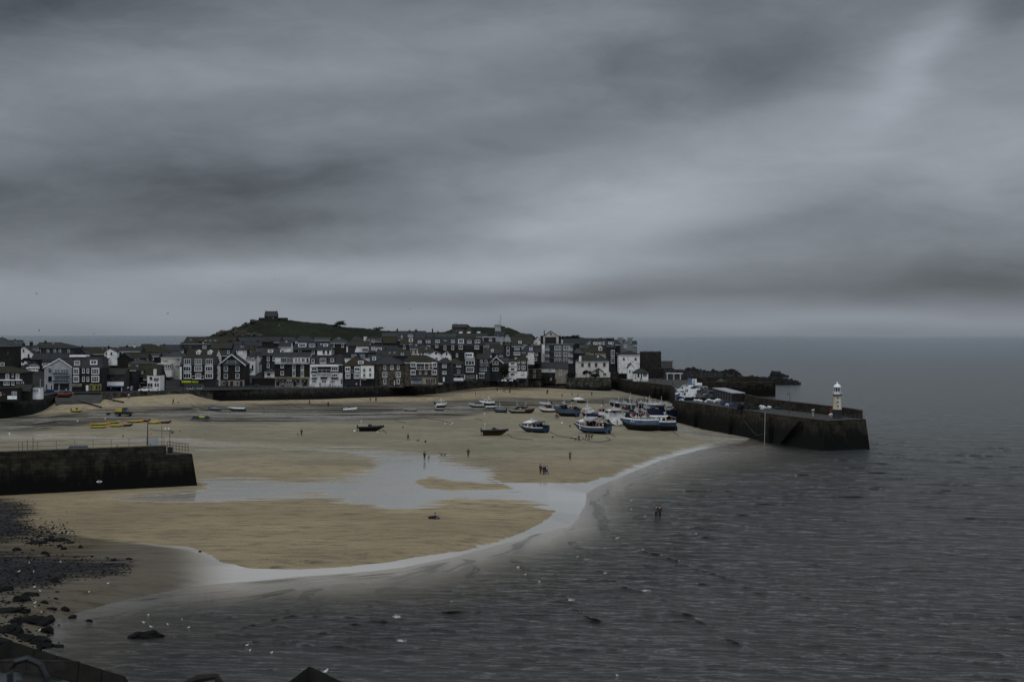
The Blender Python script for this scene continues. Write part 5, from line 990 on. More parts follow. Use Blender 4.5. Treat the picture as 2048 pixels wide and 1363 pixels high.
H('dark lower house with white window behind the glazed gable', 640, 128, 150, 716, 708, 's', 'slate_hung', 'dark_slate', dep=8, win='130/721:4:2:1.1 137/722:3:4:1.1')
H('long mossy-roofed barn-like building before the sea, left', 705, 147.5, 214, 708, 694.5, 's', 'dark_granite', 'mossy_roof', dep=13, name='building', cat='building', ch='164.5:690:3', sk='199.5:698:2.5:2.5 209:698:2.5:2.5', win='151,155/705:4:6:2.2')
H('dark gable house half hidden left of the mossy barn', 690, 155, 173, 709, 699.5, 'g', 'slate_hung', 'dark_slate', dep=10, apex=163.5)
def ex_b6(root, LX, LZ, s, y0, ze, zt, a, b, dep): bay(root, LX, LZ, s, 212, 219.5, 714, 724, [(719, 9)], nx=2, pr=1.)
H('white gabled cottage with bay window and anchor-like mark, centre left', 690, 209, 234, 703.5, 696, 'g', 'white_render', 'dark_slate', dep=12, apex=220, base=727.5, name='cottage', cat='cottage', win='212.5/706.5:2.8:5:1.2:grey 222.7/706.5:2.8:5.5:1.2:grey', ch='217.3:690.5:3', extra=ex_b6)
H('blue-grey wing with small white windows joined to the white gabled cottage', 694, 234, 281, 702.5, 694, 's', 'blue_slate_hung', 'mossy_slate', dep=9, ch='254:689:3.5 269.5:688.5:4:1', win='236.7/707:4:7:1.2 245,250,256.5,273.5/704.5:3:3.2:1.1')
H('broad mossy hip-roofed house on the skyline left of the slate sheds', 720, 273, 337, 703.5, 688.5, 'h', 'grey_render', 'mossy_roof', dep=16, ra=284, rb=304, ch='310.5:688:3')
H('long low slate house with white gutter before the sea', 740, 318, 366, 700.5, 690, 's', 'white_render', 'slate_roof', dep=10, ch='321:689:3 328:686.5:3 323.5:697:3')
H('black gable-end shed in front of the blue-grey wing', 668, 235, 262.5, 716.5, 706.5, 'g', 'timber_dark', 'dark_slate', dep=12, apex=248, name='shed', cat='shed')
H('low dark house with bright mossy roof and white window strip', 672, 258, 294, 715, 705.5, 's', 'slate_hung', 'mossy_roof', dep=9, win='267.5/719:5:6:1.2 275/719:8:6:3.1 295/719:2:6:1.1')
H('pale hipped pavilion roof with cupola, between the inn and white terrace', 650, 257, 303, 727, 719.5, 'h', 'light_grey', 'pale_slate', dep=10, ra=272, rb=285, name='pavilion', cat='pavilion', ch='284:720:5')
H('dark cottage with one white window under a grey roof, centre left', 682, 294.5, 318, 712.5, 706, 's', 'dark_granite', 'pale_slate', dep=8, win='305/717:5.5:6:1.2')
H('small white-walled house with dark slate roof left of the pale cafe', 686, 315.5, 333, 713, 705, 's', 'white_render', 'slate_roof', dep=8, win='325/718:3:6:1.1:frame_dark')
H('huge mossy-roofed hall with four skylights at the foot of the hill', 800, 366.5, 468, 686, 674.3, 's', 'dark_granite', 'mossy_roof', dep=18, name='hall', cat='hall', sk='378.5:680:5:2.5 398:681:5:2.5 409:681.5:6:2.5 418:681.5:5:2.5 428:681.5:6:2.5')
H('flat modern black house with tall glazed doors above the gothic dormers', 742, 362, 421, 688.6, 688, 'f', 'dark_grey', 'light_grey', dep=9, win='368.5/695:9:9:3.1:frame_dark 380/694:8:8:2.1:frame_dark 409/694:8:5.5:3.1', ch='400:679:5')
H('small mossy-roofed cottage beside the flat modern black house', 745, 385.5, 403, 687.5, 682, 's', 'white_render', 'mossy_roof', dep=8)
H('slate-roofed house with mossy half roof behind the gabled stone house', 735, 421, 462, 696, 685, 's', 'slate_hung', 'mossy_slate', dep=10, ch='438:683:3')
H('dark dormered house behind the white bargeboards, centre left', 690, 434, 466, 711.5, 700, 's', 'dark_granite', 'mossy_slate', dep=10, dm='455:703.5:5:6:f:slate_hung:1', ch='444.5:694:4', win='')
H('slate house with pale edge chimney on the hill foot, left of centre', 770, 455, 482, 692, 683, 's', 'dark_granite', 'slate_roof', dep=9, ch='460.5:679:8')
H('low white-walled house with two bright skylights, centre left', 735, 466, 489, 699, 690.5, 's', 'white_render', 'slate_roof', dep=9, sk='480.5:693.5:4:4 485.5:693.5:4:4', win='475/702:3:4:1.1')
H('long blue slate roof of a terrace under the green hill', 830, 447, 560, 684.5, 674, 's', 'dark_granite', 'slate_roof', dep=14, name='terrace', cat='terrace', ch='')
H('shorter slate terrace roof below the long one, centre', 790, 476, 541, 691.5, 683.5, 's', 'dark_granite', 'slate_roof', dep=10, name='terrace', cat='terrace', ch='515.5:679.5:4')
H('squat turret-like house with mossy cap roof, centre left', 775, 524, 542, 683, 678, 'h', 'dark_granite', 'mossy_slate', dep=9, win='534/683:3:3:1.1:frame_dark')
H('small white gable wall facing right above the lane', 720, 486, 511.5, 701, 691, 's', 'white_render', 'mossy_roof', dep=9, win='509/694.5:2:4:1.1:frame_dark')
H('low slate cottage above the tall dark house', 715, 513, 532, 705, 695, 's', 'light_grey', 'slate_roof', dep=8)
H('mossy-roofed terrace running up the lane, centre left', 712, 499, 526, 712.5, 701, 's', 'white_render', 'mossy_slate', dep=12, ch='497:697:6', win='506/717:3:6:1.1 512/717:3:6:1.1')
H('small dark roofed house with steep white gable above the bar', 765, 557.5, 581, 694, 680.5, 's', 'white_render', 'dark_slate', dep=9, sk='571:684:3:3', ch='562.5:675:1.5')
H('slate hip roof with light ridge below the green hill, centre', 838, 545, 593, 683.5, 674.5, 'h', 'dark_granite', 'pale_slate', dep=12, ra=556, rb=588)
H('steep blue slate hip roof in the middle of the hill foot', 836, 590, 626, 682.5, 672.5, 'h', 'slate_hung', 'slate_roof', dep=12, ra=600, rb=618, ch='')
H('cluster house with small slate roofs under the field edge', 842, 628, 660, 680.5, 674.5, 's', 'dark_granite', 'pale_slate', dep=9, ch='658:674:3')
H('dark terrace with broad white dormer window above the bar', 728, 587, 634, 699, 683.5, 's', 'dark_granite', 'dark_slate', dep=12, name='terrace', cat='terrace', dm='603.5:690:14:7:f:white_paint:4 623:690:13:7:f:frame_dark:4 590:684:5:3.5:f:slate_hung:1', win='599.5/701.5:5:6:1.1 626.7/703:5.5:8.5:1.1')
H('black-roofed house with white lower wall and two skylights, above the hotel', 722, 634.5, 662, 699, 684.5, 's', 'white_paint', 'dark_slate', dep=10, sk='640.5:689:3.5:3 656.5:689:3.5:3', dm='650:690:7:4.5:f:white_paint:1', win='647.5/703.5:4:7:1.2:grey 656.3/703.5:4:7:1.2:grey')
H('square stone villa with pale pyramid roof above the white hotel', 726, 661, 692.5, 685.3, 674, 'h', 'granite_dark2', 'pale_slate', dep=11, ra=675, rb=678, oh=.7, name='villa', cat='villa', sk='676:677:4:2', win='666.3,685.4/690:5:8:1.2 666/703.8:4.5:8:1.2')
def ex_b23(root, LX, LZ, s, y0, ze, zt, a, b, dep):
    MB().extr([(LX(709), LZ(705.3)), (LX(721), LZ(705.3)), (LX(714.3), LZ(691.3))], 'y', y0-.5, y0-.004).build('white_gable', 'white_render', root)
    MB().box(LX(696), LX(713), y0-.1, y0-.004, LZ(704.5), LZ(692)).build('slate_panel', 'blue_slate_hung', root)
H('mossy-roofed house with white triangle gable and wide white window', 720, 692.8, 738, 691, 682.5, 's', 'white_render', 'mossy_slate', dep=10, win='730/699.3:12:8:3.1 698,704/698:3:8:1.1:grey', extra=ex_b23)
H('grey cross-gabled house among the roofs above the mossy triangle house', 800, 700, 729, 684, 673, 'h', 'dark_granite', 'mossy_slate', dep=10, ra=709, rb=718)
H('black-fronted house with two white windows and thick white chimney', 770, 732, 762.5, 683, 676, 's', 'dark_grey', 'pale_slate', dep=9, ch='730.5:671.5:6:1', win='737.3/682.5:6:5:2.1 746.5/682:5:5.5:1.1')
H('plain mossy roof block beside the skyline slate house', 795, 757, 792, 685.5, 673.5, 's', 'dark_granite', 'mossy_roof', dep=12, ch='')
H('small grey sheds in the field corner behind the mossy roof', 850, 764, 793, 672, 665.5, 's', 'light_grey', 'pale_slate', dep=8, name='shed', cat='shed')
H('house with dark reddish-black roof and pale wall, centre', 738, 764, 806, 700.5, 691, 'h', 'light_grey', 'dark_slate', dep=10, ra=770, rb=792, win='')
H('slate house with white corner dormer left of the reddish-black roof', 716, 737, 768, 704.5, 690.5, 's', 'slate_hung', 'slate_roof', dep=10, dm='757:698.5:10:5.5:f:white_paint:3 746:697:5:5:f:white_paint:1')
H('broad grey roof with two skylights behind the square granite building', 700, 752, 818, 711.5, 700.5, 's', 'slate_hung', 'mossy_slate', dep=12, sk='778.5:706:5:3 788:706:5:3', ch='796.5:706:4', dm='804.5:707.5:5:4:f:light_grey:1')
H('flat black modern house with two pale blue windows behind the brown hip roof', 690, 683, 736, 706.5, 705.8, 'f', 'dark_grey', 'dark_grey', dep=9, win='708/711:10.5:6:3.1:light_grey:blue_pane 724.5/712:11:8:3.1:light_grey:blue_pane')
H('white parapet house with long flat wall just behind the brown hip roof', 672, 684, 737, 717.8, 717, 'f', 'white_render', 'light_grey', dep=6)
H('slate-fronted house with one bright window left of the granite building', 680, 735.5, 763, 727, 709, 's', 'slate_hung', 'slate_roof', dep=11, dm='747.5:716.8:5:6:f:white_paint:1', win='')
H('tall skyline slate house with dormers and stone chimneys', 812, 791, 850, 680, 662.5, 's', 'dark_granite', 'slate_roof', dep=13, ch='794.5:656:3 819:659:3 832:658:5', dm='803:672:4:4:f:slate_hung:1 820.5:670.5:11:5:f:slate_hung:4')
H('slate gable house with white dormer in front of the skyline slate house', 762, 800, 846, 690, 677, 's', 'slate_hung', 'mossy_slate', dep=11, dm='821:680:6:6:f:white_paint:1 839:682.5:8:5:f:slate_hung:3', ch='803.5:675:2.5:1 813:677:2.5:1', win='808.5/693:4.5:8:1.2 838/695:8:4:3.1')
def ex_terr(root, LX, LZ, s, y0, ze, zt, a, b, dep):
    MB().box(LX(930), LX(947), y0-.08, y0-.004, LZ(700), LZ(691.5)).build('loggia', 'door_dark', root)
H('very long three-storey slate terrace with many white windows, upper centre', 772, 845, 967, 690.5, 674.5, 'm', 'dark_granite', 'slate_roof', dep=12, name='terrace', cat='terrace',
  dm='856.5:682.5:10:5:f:slate_hung:4 875:682:10:6:f:slate_hung:4 906:682:8:6:f:slate_hung:3 922:682:9.5:7:f:white_paint:2 938.5:683:9:6:f:slate_hung:3 955:682:11:7:f:slate_hung:3', win='856.5/693:8:5:4.1 873.5/692:6:5:2.1 890,905.5/694.5:5:8.5:1.2 921.5/694:8:8:2.1 953.5/694:9:7.5:4.1', ch='945.5:672:3',
  extra=lambda r, LX, LZ, s, y0, ze, zt, a, b, dep: (ex_terr(r, LX, LZ, s, y0, ze, zt, a, b, dep), [MB().box(LX(x-2.8), LX(x+2.8), y0+.25, y0+.5, LZ(y+1.4), LZ(y-1.4)).build('skylight', 'skylight_glass', r) for x in (875, 890.5) for y in (681,)] and None))
H('grey-roofed terrace behind the long one, left half of the skyline', 835, 832, 866, 675, 665, 's', 'dark_granite', 'slate_roof', dep=9, ch='865:656.5:2.5', dm='838:672.5:6:2.5:f:white_paint:2')
H('low pale-roofed terrace behind the long one, right half of the skyline', 838, 866.5, 912, 675.5, 667, 's', 'dark_granite', 'pale_slate', dep=9, ch='875.5:661:2')
H('stone terrace roof in front of the big hall on the skyline', 842, 911, 951, 674.5, 667, 's', 'dark_granite', 'mossy_slate', dep=9, ch='910:665:3', dm='921:664.8:5:2:f:white_paint:3 937:664.8:5:2:f:white_paint:3')
H('pale slate roof with white gutter right of the big skyline hall', 846, 951, 974, 673.5, 666.5, 's', 'white_render', 'slate_roof', dep=9, dm='957:664.5:5:2:f:white_paint:2')
H('big stone hall with chimney turret standing up on the skyline', 890, 904, 934, 654.5, 649, 's', 'granite', 'slate_roof', dep=14, name='hall', cat='hall', base=670, ch='911:646.5:6 922.5:647.5:1.5', win='')
H('stone gable end wall adjoining the big skyline hall', 888, 932.5, 943.5, 656, 650.3, 'g', 'granite', 'slate_roof', dep=12, name='hall', cat='hall', base=670, apex=936)
H('white house with steep slate roof and stone chimney, upper centre', 722, 820, 836.5, 697.5, 687.5, 's', 'cream_render', 'slate_roof', dep=9, ch='822:685.5:5:1', sk='831.5:690.5:3.5:3', win='823,831/702:2:7:1.1:frame_dark')
H('white gable-fronted house right of the steep slate roof, upper centre', 716, 834.5, 851, 697, 689.5, 'g', 'white_render', 'slate_roof', dep=10, apex=845.5, win='845/692.8:5:2.5:1.1:grey')
H('low white house with mossy roof and skylight, centre', 706, 836, 866.5, 704, 695.5, 's', 'white_render', 'mossy_slate', dep=8, sk='852:697.8:4:2.5', win='840,846/707.5:2.5:5:1.1:grey', base=722)
H('white gable with black window, left of two matching white gables', 692, 857.5, 881.5, 708, 701.3, 'g', 'white_render', 'slate_roof', dep=9, apex=870.5, base=721, win='872/705.5:4:3.5:1.1:frame_dark 873/716:4:2:1.1:frame_dark')
H('white gable with slim arched window, right of two matching white gables', 694, 881.7, 901.5, 709.5, 701, 'g', 'white_render', 'slate_roof', dep=9, apex=893.3, base=722, win='893.2/706.5:3:6:2.1:grey 889,894/716.5:5:2.5:1.1:frame_dark')
H('plain dark square block with one white window, centre right', 704, 902, 929, 704.5, 704, 'f', 'dark_granite', 'mossy_slate', dep=9, base=730, win='914/710:4:6.5:1.2')
H('dark slate box house under a white-edged flat roof, upper right of centre', 780, 967, 991, 674.5, 674, 'f', 'slate_hung', 'white_paint', dep=8, win='981/679:6:5:2.1 983/688:4:2:1.1')
H('slate roofs with pale gothic window near the coastguard lookout', 852, 988, 1008, 671, 663.5, 's', 'light_grey', 'slate_roof', dep=9, win='995.5/672:2.5:4:1.1', ch='987:661:2.5')
def ex_goth(root, LX, LZ, s, y0, ze, zt, a, b, dep):
    pass
H('light gable with pointed gothic window, below the coastguard lookout', 828, 1007, 1022, 676.5, 667.5, 'g', 'light_grey', 'mossy_slate', dep=9, apex=1014.5, win='1014.6/672.5:7:5:3.1', base=690)
H('small dark terrace with grey roof under the slate box house', 768, 967, 1000, 692, 684, 's', 'light_grey', 'slate_roof', dep=9, win='970/697:3:5:1.2:grey 974.5/693:6:6:1.1:light_grey', ch='')
H('mossy terrace roof right of the long slate terrace', 758, 979, 1010, 698, 690.5, 's', 'slate_hung', 'mossy_roof', dep=8, ch='1007:682:4')
H('low house with small arched dormer and round window, right of centre', 744, 968, 1011, 706.5, 698, 's', 'slate_hung', 'slate_roof', dep=9, dm='984.8:701.5:3:4:g:white_paint:1', win='980.5/711:6:6:2.2 994/710:3:3:1.1 1002/711:8:5:3.1')
H('broad grey roof stepping up to the small white gable, right of centre', 806, 1024, 1066, 690, 672.5, 's', 'light_grey', 'mossy_slate', dep=15, dm='1040:684:5:4:f:white_paint:1', ch='1028:674:3 1049.5:681:3')
H('slate roofed house with railing terrace on the skyline right of the lookout', 860, 1030, 1063, 671, 668, 's', 'light_grey', 'mossy_slate', dep=8)
H('tall narrow black slate house with two stacked white windows', 738, 1007.5, 1022.5, 690.5, 684, 'h', 'slate_hung', 'brown_roof', dep=9, ch='1009.5:681:2.5 1021:683:2.5', win='1016.3/696.3:6:8.5:1.1 1016.3/706.3:6:8.5:1.1')
H('dark house with tiled pyramid roof and long white window bands', 736, 1023.5, 1043.5, 692, 686, 'h', 'slate_hung', 'mossy_slate', dep=9, ra=1031, rb=1033, oh=.6, win='1034/696:11:5.5:5.1 1034/706.5:13:6:6.1 1032/716:5:3:2.1')
H('tall whitewashed stone house with navy hip roof, right of centre', 760, 1043.8, 1068.5, 702.5, 689.5, 'h', 'white_stone', 'navy_slate', dep=11, ra=1056, rb=1061, base=726, dm='1062:698:4.5:5:f:white_paint:1', win='1053.7/706.7:4:5:1.2:grey 1053.7/717.5:4:5:1.1:frame_dark')
H('dark wing with two white windows attached to the navy-roofed house', 764, 1068.5, 1083, 704, 695.5, 's', 'dark_granite', 'navy_slate', dep=9, base=726, win='1073/708.5:5:5.5:1.2 1071.3/718:5:6:1.2', ch='')
H('mossy roof tucked between the navy-roofed house and the flats', 785, 1066, 1083, 697, 690.5, 's', 'dark_granite', 'mossy_roof', dep=8)
H('small mossy terrace corner with white window by the ivy house', 752, 1030, 1052, 716, 707, 's', 'slate_hung', 'mossy_slate', dep=8)
H('long black-roofed shed range on the headland skyline', 862, 1128, 1182, 687, 676.8, 's', 'dark_granite', 'dark_slate', dep=14, name='shed', cat='shed', ch='')
H('grey gable end with round window on the headland', 852, 1168, 1197, 689, 678.5, 'g', 'light_grey', 'dark_slate', dep=14, apex=1183.5, name='building', cat='building', win='1182.7/685.5:2.4:2.4:1.1:frame_dark')
H('dark roofed range behind the grey gable, headland', 870, 1182, 1222, 685, 677, 's', 'dark_granite', 'dark_slate', dep=10, ch='1201:675:7')
H('hipped shed with pale green slate roof behind the flats, right', 808, 1146, 1169, 706.5, 697, 'h', 'slate_hung', 'green_slate', dep=10, ra=1153, rb=1156, name='shed', cat='shed')
H('mossy terrace with four small white dormers on the headland', 832, 1183, 1217, 694, 681.5, 's', 'slate_hung', 'mossy_roof', dep=10, dm='1189.5:687:2.5:4:g:white_paint:1 1195:687:2.5:4:g:white_paint:1 1201:687:2.5:4:g:white_paint:1 1208.5:687:3:4.5:g:white_paint:1', name='terrace', cat='terrace')
H('slate house with white dormers and mossy chimney block, headland', 826, 1212, 1238, 690.5, 680, 's', 'slate_hung', 'slate_roof', dep=10, dm='1219.5:686:3:4:f:white_paint:1 1225:686.5:3:5:f:white_paint:1 1229:686.5:2.5:5:f:white_paint:1', ch='1220.5:675:16')
H('low grey lean-to roofs right of the long mossy terrace', 818, 1160, 1184, 697, 689, 's', 'light_grey', 'pale_slate', dep=8, win='1165/699:4:4:1.1')
H('mossy lean-to house between the headland sheds and the yellow house', 812, 1162, 1182, 706, 697.5, 's', 'cream_render', 'mossy_slate', dep=8)
# ---- chapel on the hill, coastguard lookout, trees, bushes ---------------------------------------
D1 = 985.
ch_ = H('small stone chapel with slate roof and corner finials on top of the green hill', D1, 529, 553, 632, 622.8, 's', 'granite_dark2', 'slate_roof', dep=7, base=641.5, name='chapel', cat='chapel', win='542/635:2:5:1.1:frame_dark 546.5/635:2:3:1.1:light_grey 538/635:1.5:5:1.1:frame_dark',
  extra=lambda r, LX, LZ, s, y0, ze, zt, a, b, dep: [MB().tube([(x, dep/2, zt), (x, dep/2, zt+1.0)], [.16, .05], 5).build('finial', 'chimney_stone', r) for x in (a+.3, b-.3)] and None)
tag(MB().box(X(513.5, D1), X(571.5, D1), D1+7.4, D1+9.5, Z(644, D1), Z(634.8, D1)).build('chapel_wall', 'granite_dark2'), 'low stone enclosure wall around the hilltop chapel', 'wall')
lk = thing('lookout', 'small white coastguard lookout with flat cap on the skyline', 'lookout', (X(996, 905), 905, Z(658, 905)))
MB().taper(-1.5, 1.5, 0, 3.2, -1, 1.2, .1, .1).build('wall', 'light_grey', lk); cabn = MB().box(-1.7, 1.7, .2, 3.4, 1.2, 2.1).build('cabin', 'dark_grey', lk); MB().box(-1.9, 1.9, 0, 3.6, 2.1, 2.3).build('roof', 'light_grey', lk)
for i in range(4): panes(None, cabn, -1.25+.82*i, 2.0, .7, .6, 1, 1, 0, .198)
for x_, h_, w_ in ((1001.5, 628, .10), (998, 637, .07)):
    m_ = thing('radio_mast', 'thin radio mast beside the coastguard lookout, the %s of two' % ('taller' if h_ == 628 else 'shorter'), 'mast', (X(x_, 906), 909, Z(655, 906)))
    hh_ = (655-h_)/F*906; MB().tube([(0, 0, -1), (0, 0, hh_)], [w_, w_*.5], 5).build('pole', 'metal_grey', m_); MB().tube([(-.5, 0, hh_*.75), (.5, 0, hh_*.75)], .04, 4).build('crossbar', 'metal_grey', m_)
H('low stone store beside the coastguard lookout', 906, 1001, 1010, 653.5, 653, 'f', 'granite', 'dark_grey', dep=4, base=662, name='store', cat='hut')
def tree(name, label, cat, loc, h, w, dens, seed, trunk=.15, mt='foliage', leaf=.28, crown=(.35, 1.)):
    R = random.Random(seed); root = thing(name, label, cat, loc); t_ = MB(); t_.tube([(0, 0, -.3), (w*.02, 0, h*.25), (-w*.03, .1, h*.6)], [trunk, trunk*.75, trunk*.35], 6)
    cl = []
    for k in range(6):
        a = R.uniform(0, 6.28); r = R.uniform(.1, .42)*w; zc = R.uniform(crown[0]+.12, crown[1]-.12)*h; cl.append((r*math.cos(a), r*.7*math.sin(a), zc)); t_.tube([(0, 0, h*.3), (cl[-1][0]*.5, cl[-1][1]*.5, (h*.3+zc)/2), cl[-1]], [trunk*.5, trunk*.3, trunk*.1], 4)
    t_.build('trunk', 'bark', root); m_ = MB(); cl += [(0, 0, h*.75)]
    for k in range(dens):
        c = R.choice(cl); rr = w*.24; x = c[0]+R.gauss(0, rr*.6); y = c[1]+R.gauss(0, rr*.6); z = min(max(c[2]+R.gauss(0, h*.10), h*crown[0]*.8), h)
        s_ = leaf*R.uniform(.6, 1.4); n = Vector((R.gauss(0, 1), R.gauss(0, 1), R.gauss(0, 1)+.6)).normalized(); u_ = n.orthogonal().normalized()*s_; v_ = n.cross(u_)
        p = Vector((x, y, z)); m_.add([p-u_, p+v_*.7, p+u_, p-v_*.7], [(0, 1, 2, 3)])
    m_.build('crown', mt, root); return root
tree('tree', 'dark windswept tree standing alone on the ridge of the hill', 'tree', (X(679, 985), 985, Z(655, 985)), 3.6, 5.5, 700, 3, .2)
tree('bush', 'low dark scrub bush left of the ridge tree', 'bush', (X(668, 985), 984, Z(655.5, 985)), 1.8, 4, 300, 4)
tree('bush', 'dark hedge bush on the field edge below the ridge', 'bush', (X(757, 960), 960, Z(664, 960)), 2.6, 5, 300, 5)
tree('hedge', 'green hedge on the skyline between the loft and the headland sheds', 'hedge', (X(1133, 875), 875, Z(684, 875)), 2.8, 10, 700, 6, leaf=.35)
tree('hedge', 'rounder green bush on the skyline right of the hedge', 'hedge', (X(1149, 876), 876, Z(684, 876)), 3.2, 7, 600, 7, leaf=.35)
tree('bush', 'dark bush climbing the wall beside the parked white car', 'bush', (X(1010, 716), 716.5, Z(755, 716)), 6.2, 3.6, 700, 8, leaf=.3, crown=(.1, 1))
tree('bush', 'green bush growing on the garden wall below the pink cottage', 'bush', (X(1190, 766), 767.5, Z(754.5, 766)), 1.6, 4.5, 400, 9, crown=(.0, 1))
tree('bush', 'dark bush on the garden wall left of the palm', 'bush', (X(1143, 768), 768.5, Z(757, 766)), 2.6, 5, 400, 10, crown=(.0, 1))
pl = thing('palm', 'small cabbage palm in front of the pink cottage windows', 'palm', (X(1172.5, 769), 769, Z(755, 769))); MB().tube([(0, 0, -.5), (.1, 0, 1.3), (0, 0, 2.4)], [.14, .11, .09], 6).build('trunk', 'bark', pl)
m_ = MB(); R = random.Random(5)
for c in ((0, 2.5), (-.7, 2.1), (.6, 2.2)):
    for k in range(42):
        a = R.uniform(0, 6.28); e = R.uniform(-.6, 1.3); d = Vector((math.cos(a)*math.cos(e), math.sin(a)*math.cos(e), math.sin(e))); p = Vector((c[0], 0, c[1])); q_ = p+d*1.1; sd_ = d.cross(Vector((0, 0, 1))).normalized()*.06
        m_.add([p-sd_, p+sd_, p+d*.7+sd_*1.2, q_-Vector((0, 0, .25)), p+d*.7-sd_*1.2], [(0, 1, 2, 3, 4)])
m_.build('crown', 'palm_leaf', pl)
# boulders on the hill's left shoulder
R = random.Random(11); proto = None
for k, (px, py) in enumerate([(468,664),(474,668),(480,666),(485,669),(491,667),(497,668),(488,662),(502,669),(510,667),(518,670),(473,660),(488,648),(492,645),(505,641),(470,655),(462,659),(440,665),(446,663)]):
    z = Z(py, 930 if py > 655 else 975); D = 930 if py > 655 else 975; z = max(tz(px, D)+.3, z-.5)
    mb = MB(); mb.ball((0, 0, 0), R.uniform(.9, 1.7), 7, 5, (1.2, 1, .8), .28, k); tag(mb.build('boulder', 'granite', loc=(X(px, D), D, z)), 'grey weathered boulder on the rocky shoulder of the green hill', 'boulder', 'boulders on the hill shoulder')
# ================================================================== LIGHTHOUSE AND PIER FURNITURE
D0 = 411.; s_ = D0/F
lh = thing('lighthouse', 'small white cast-iron lighthouse with dome, rusty streaks and black base on the pier end', 'lighthouse', (X(1674.5, D0), D0, PZ+.06)); zl = lambda py: Z(py, D0)-PZ-.06
MB().lathe([(1.06, 0), (1.06, 1.95), (.98, 2.02)], n=16).build('base', 'metal_dark', lh)
n = 16; mb = MB(); pr = []
for z_, r_ in ((2.03, 1.0), (3.2, .87), (4.9, .72), (5.0, .76)):
    pr.append([(math.cos(2*math.pi*(k+.0)/32)*r_*(1 if k % 2 else .93), math.sin(2*math.pi*k/32)*r_*(1 if k % 2 else .93), z_) for k in range(32)])
vs_ = [p for ring in pr for p in ring]; mb.add(vs_, [(i*32+k, i*32+(k+1)%32, (i+1)*32+(k+1)%32, (i+1)*32+k) for i in range(3) for k in range(32)]+[tuple(range(96, 128))]); mb.build('tower', 'lighthouse_iron', lh)
ga = MB().lathe([(.7, 5.0), (1.15, 5.2), (1.15, 5.32), (.7, 5.33)], n=16).build('gallery', 'metal_dark', lh)
r_ = MB(); [r_.tube([(1.08*math.cos(2*math.pi*k/16), 1.08*math.sin(2*math.pi*k/16), z_) for k in range(17)], .035, 4) for z_ in (5.65, 5.95)]; [r_.tube([(1.08*math.cos(2*math.pi*k/10), 1.08*math.sin(2*math.pi*k/10), 5.3), (1.08*math.cos(2*math.pi*k/10), 1.08*math.sin(2*math.pi*k/10), 5.97)], .035, 4) for k in range(10)]; r_.build('railing', 'metal_pale', ga)
MB().lathe([(.72, 5.33), (.72, 5.95), (.78, 6.0)], n=16).build('lantern_base', 'white_paint', lh)
la = MB().lathe([(.66, 6.0), (.66, 6.9)], n=12).build('lantern_glass', 'glass', lh); r_ = MB(); [r_.tube([(.69*math.cos(2*math.pi*k/8), .69*math.sin(2*math.pi*k/8), 6.0), (.69*math.cos(2*math.pi*k/8), .69*math.sin(2*math.pi*k/8), 6.9)], .04, 4) for k in range(8)]; r_.build('glazing_bars', 'white_paint', la)
dm_ = MB().lathe([(.84, 6.9), (.84, 7.0), (.76, 7.25), (.56, 7.5), (.28, 7.68), (.1, 7.74), (.12, 7.85), (.17, 7.95), (.1, 8.07), (.02, 8.15)], n=16).build('dome', 'white_paint', lh, smooth=True)
for k in range(3): MB().box(-.12+.0, .12, -1.0+.08*k, -.8+.08*k, 2.6+.9*k, 3.0+.9*k).build('window', 'glass', lh)
# lamp posts -------------------------------------------------------
def lamp_post(label, p, h, arm=.8, r=.06, mt='metal_dark', group=None):
    l = thing('lamp_post', label, 'lamp post', p, group=group); MB().tube([(0, 0, 0), (0, 0, h*.3), (0, 0, h)], [r*1.4, r, r*.7], 6).build('pole', mt, l)
    if arm: MB().tube([(0, 0, h-.3), (-arm*.6, 0, h-.1), (-arm, 0, h-.25)], r*.6, 5).build('bracket', mt, l); MB().lathe([(.02, .3), (.16, .12), (.26, 0), (.2, -.04)], (-arm, 0, h-.55), 8).build('lamp_head', mt, l)
    return l
def gz(px, py, z): p = G(px, py, z); return (p.x, p.y, z)
lamp_post('tall post with hanging bell lamp standing halfway along the pier deck', gz(1579.5, 826, PZ), 5.0, .5, .06)
MB_ = MB().tube([(0, 0, 0), (.1, 0, 4.0), (.15, 0, 7.4)], .06, 6).build('tide_pole', 'metal_pale', loc=(59.6, 436.9-.2, -.6)); tag(MB_, 'pale steel pole fixed upright against the pier wall below the lamp', 'pole')
lamp_post('street lamp rising behind the small canopy, left of two', (X(1330, 775), 775, STZ), 6.5, .5)
lamp_post('street lamp above the boulder bank, right of two', (X(1348, 778), 778, STZ), 7.5, .6)
lamp_post('black lamp post on the near pier beside the low sign board', P2(6.0, 6.5, 5.96), 5.2, 0, .10)
lamp_post('slim grey pole on the near pier, middle of the three', P2(4.9, 3.5, 5.96), 4.6, 0, .05, 'metal_grey')
lamp_post('curved-top lamp on the step of the near pier end', P2(4.2, 2.0, 5.96), 3.9, -.4, .05)
for s0, h in ((26.7, 3.2), (25.9, 3.5), (25.0, 3.8)): tag(MB().tube([(0, 0, 0), (0, 0, h-.6)], .05, 5).build('pole', 'metal_grey', loc=P2(s0+.8, 5, 5.96)), {3.2: 'shortest', 3.5: 'middle', 3.8: 'tallest'}[h]+' of three bare poles on the near pier at the left edge', 'pole', 'bare poles on the near pier')
tag(MB().box(-.8, .8, -.04, .04, 1.2, 2.5).build('notice_board', 'light_grey', loc=P2(5.9, 4.4, 5.96), rot=(0, 0, .6)), 'pale notice board behind the parapet end of the near pier', 'board')
bn_ = thing('bin', 'dark square litter bin on the stepped end of the near pier', 'bin', P2(3.2, 4, 5.96)); MB().box(-.35, .35, -.35, .35, 0, .9).build('body', 'metal_dark', bn_); MB().box(-.4, .4, -.4, .4, .9, 1.0).build('lid', 'metal_grey', bn_)
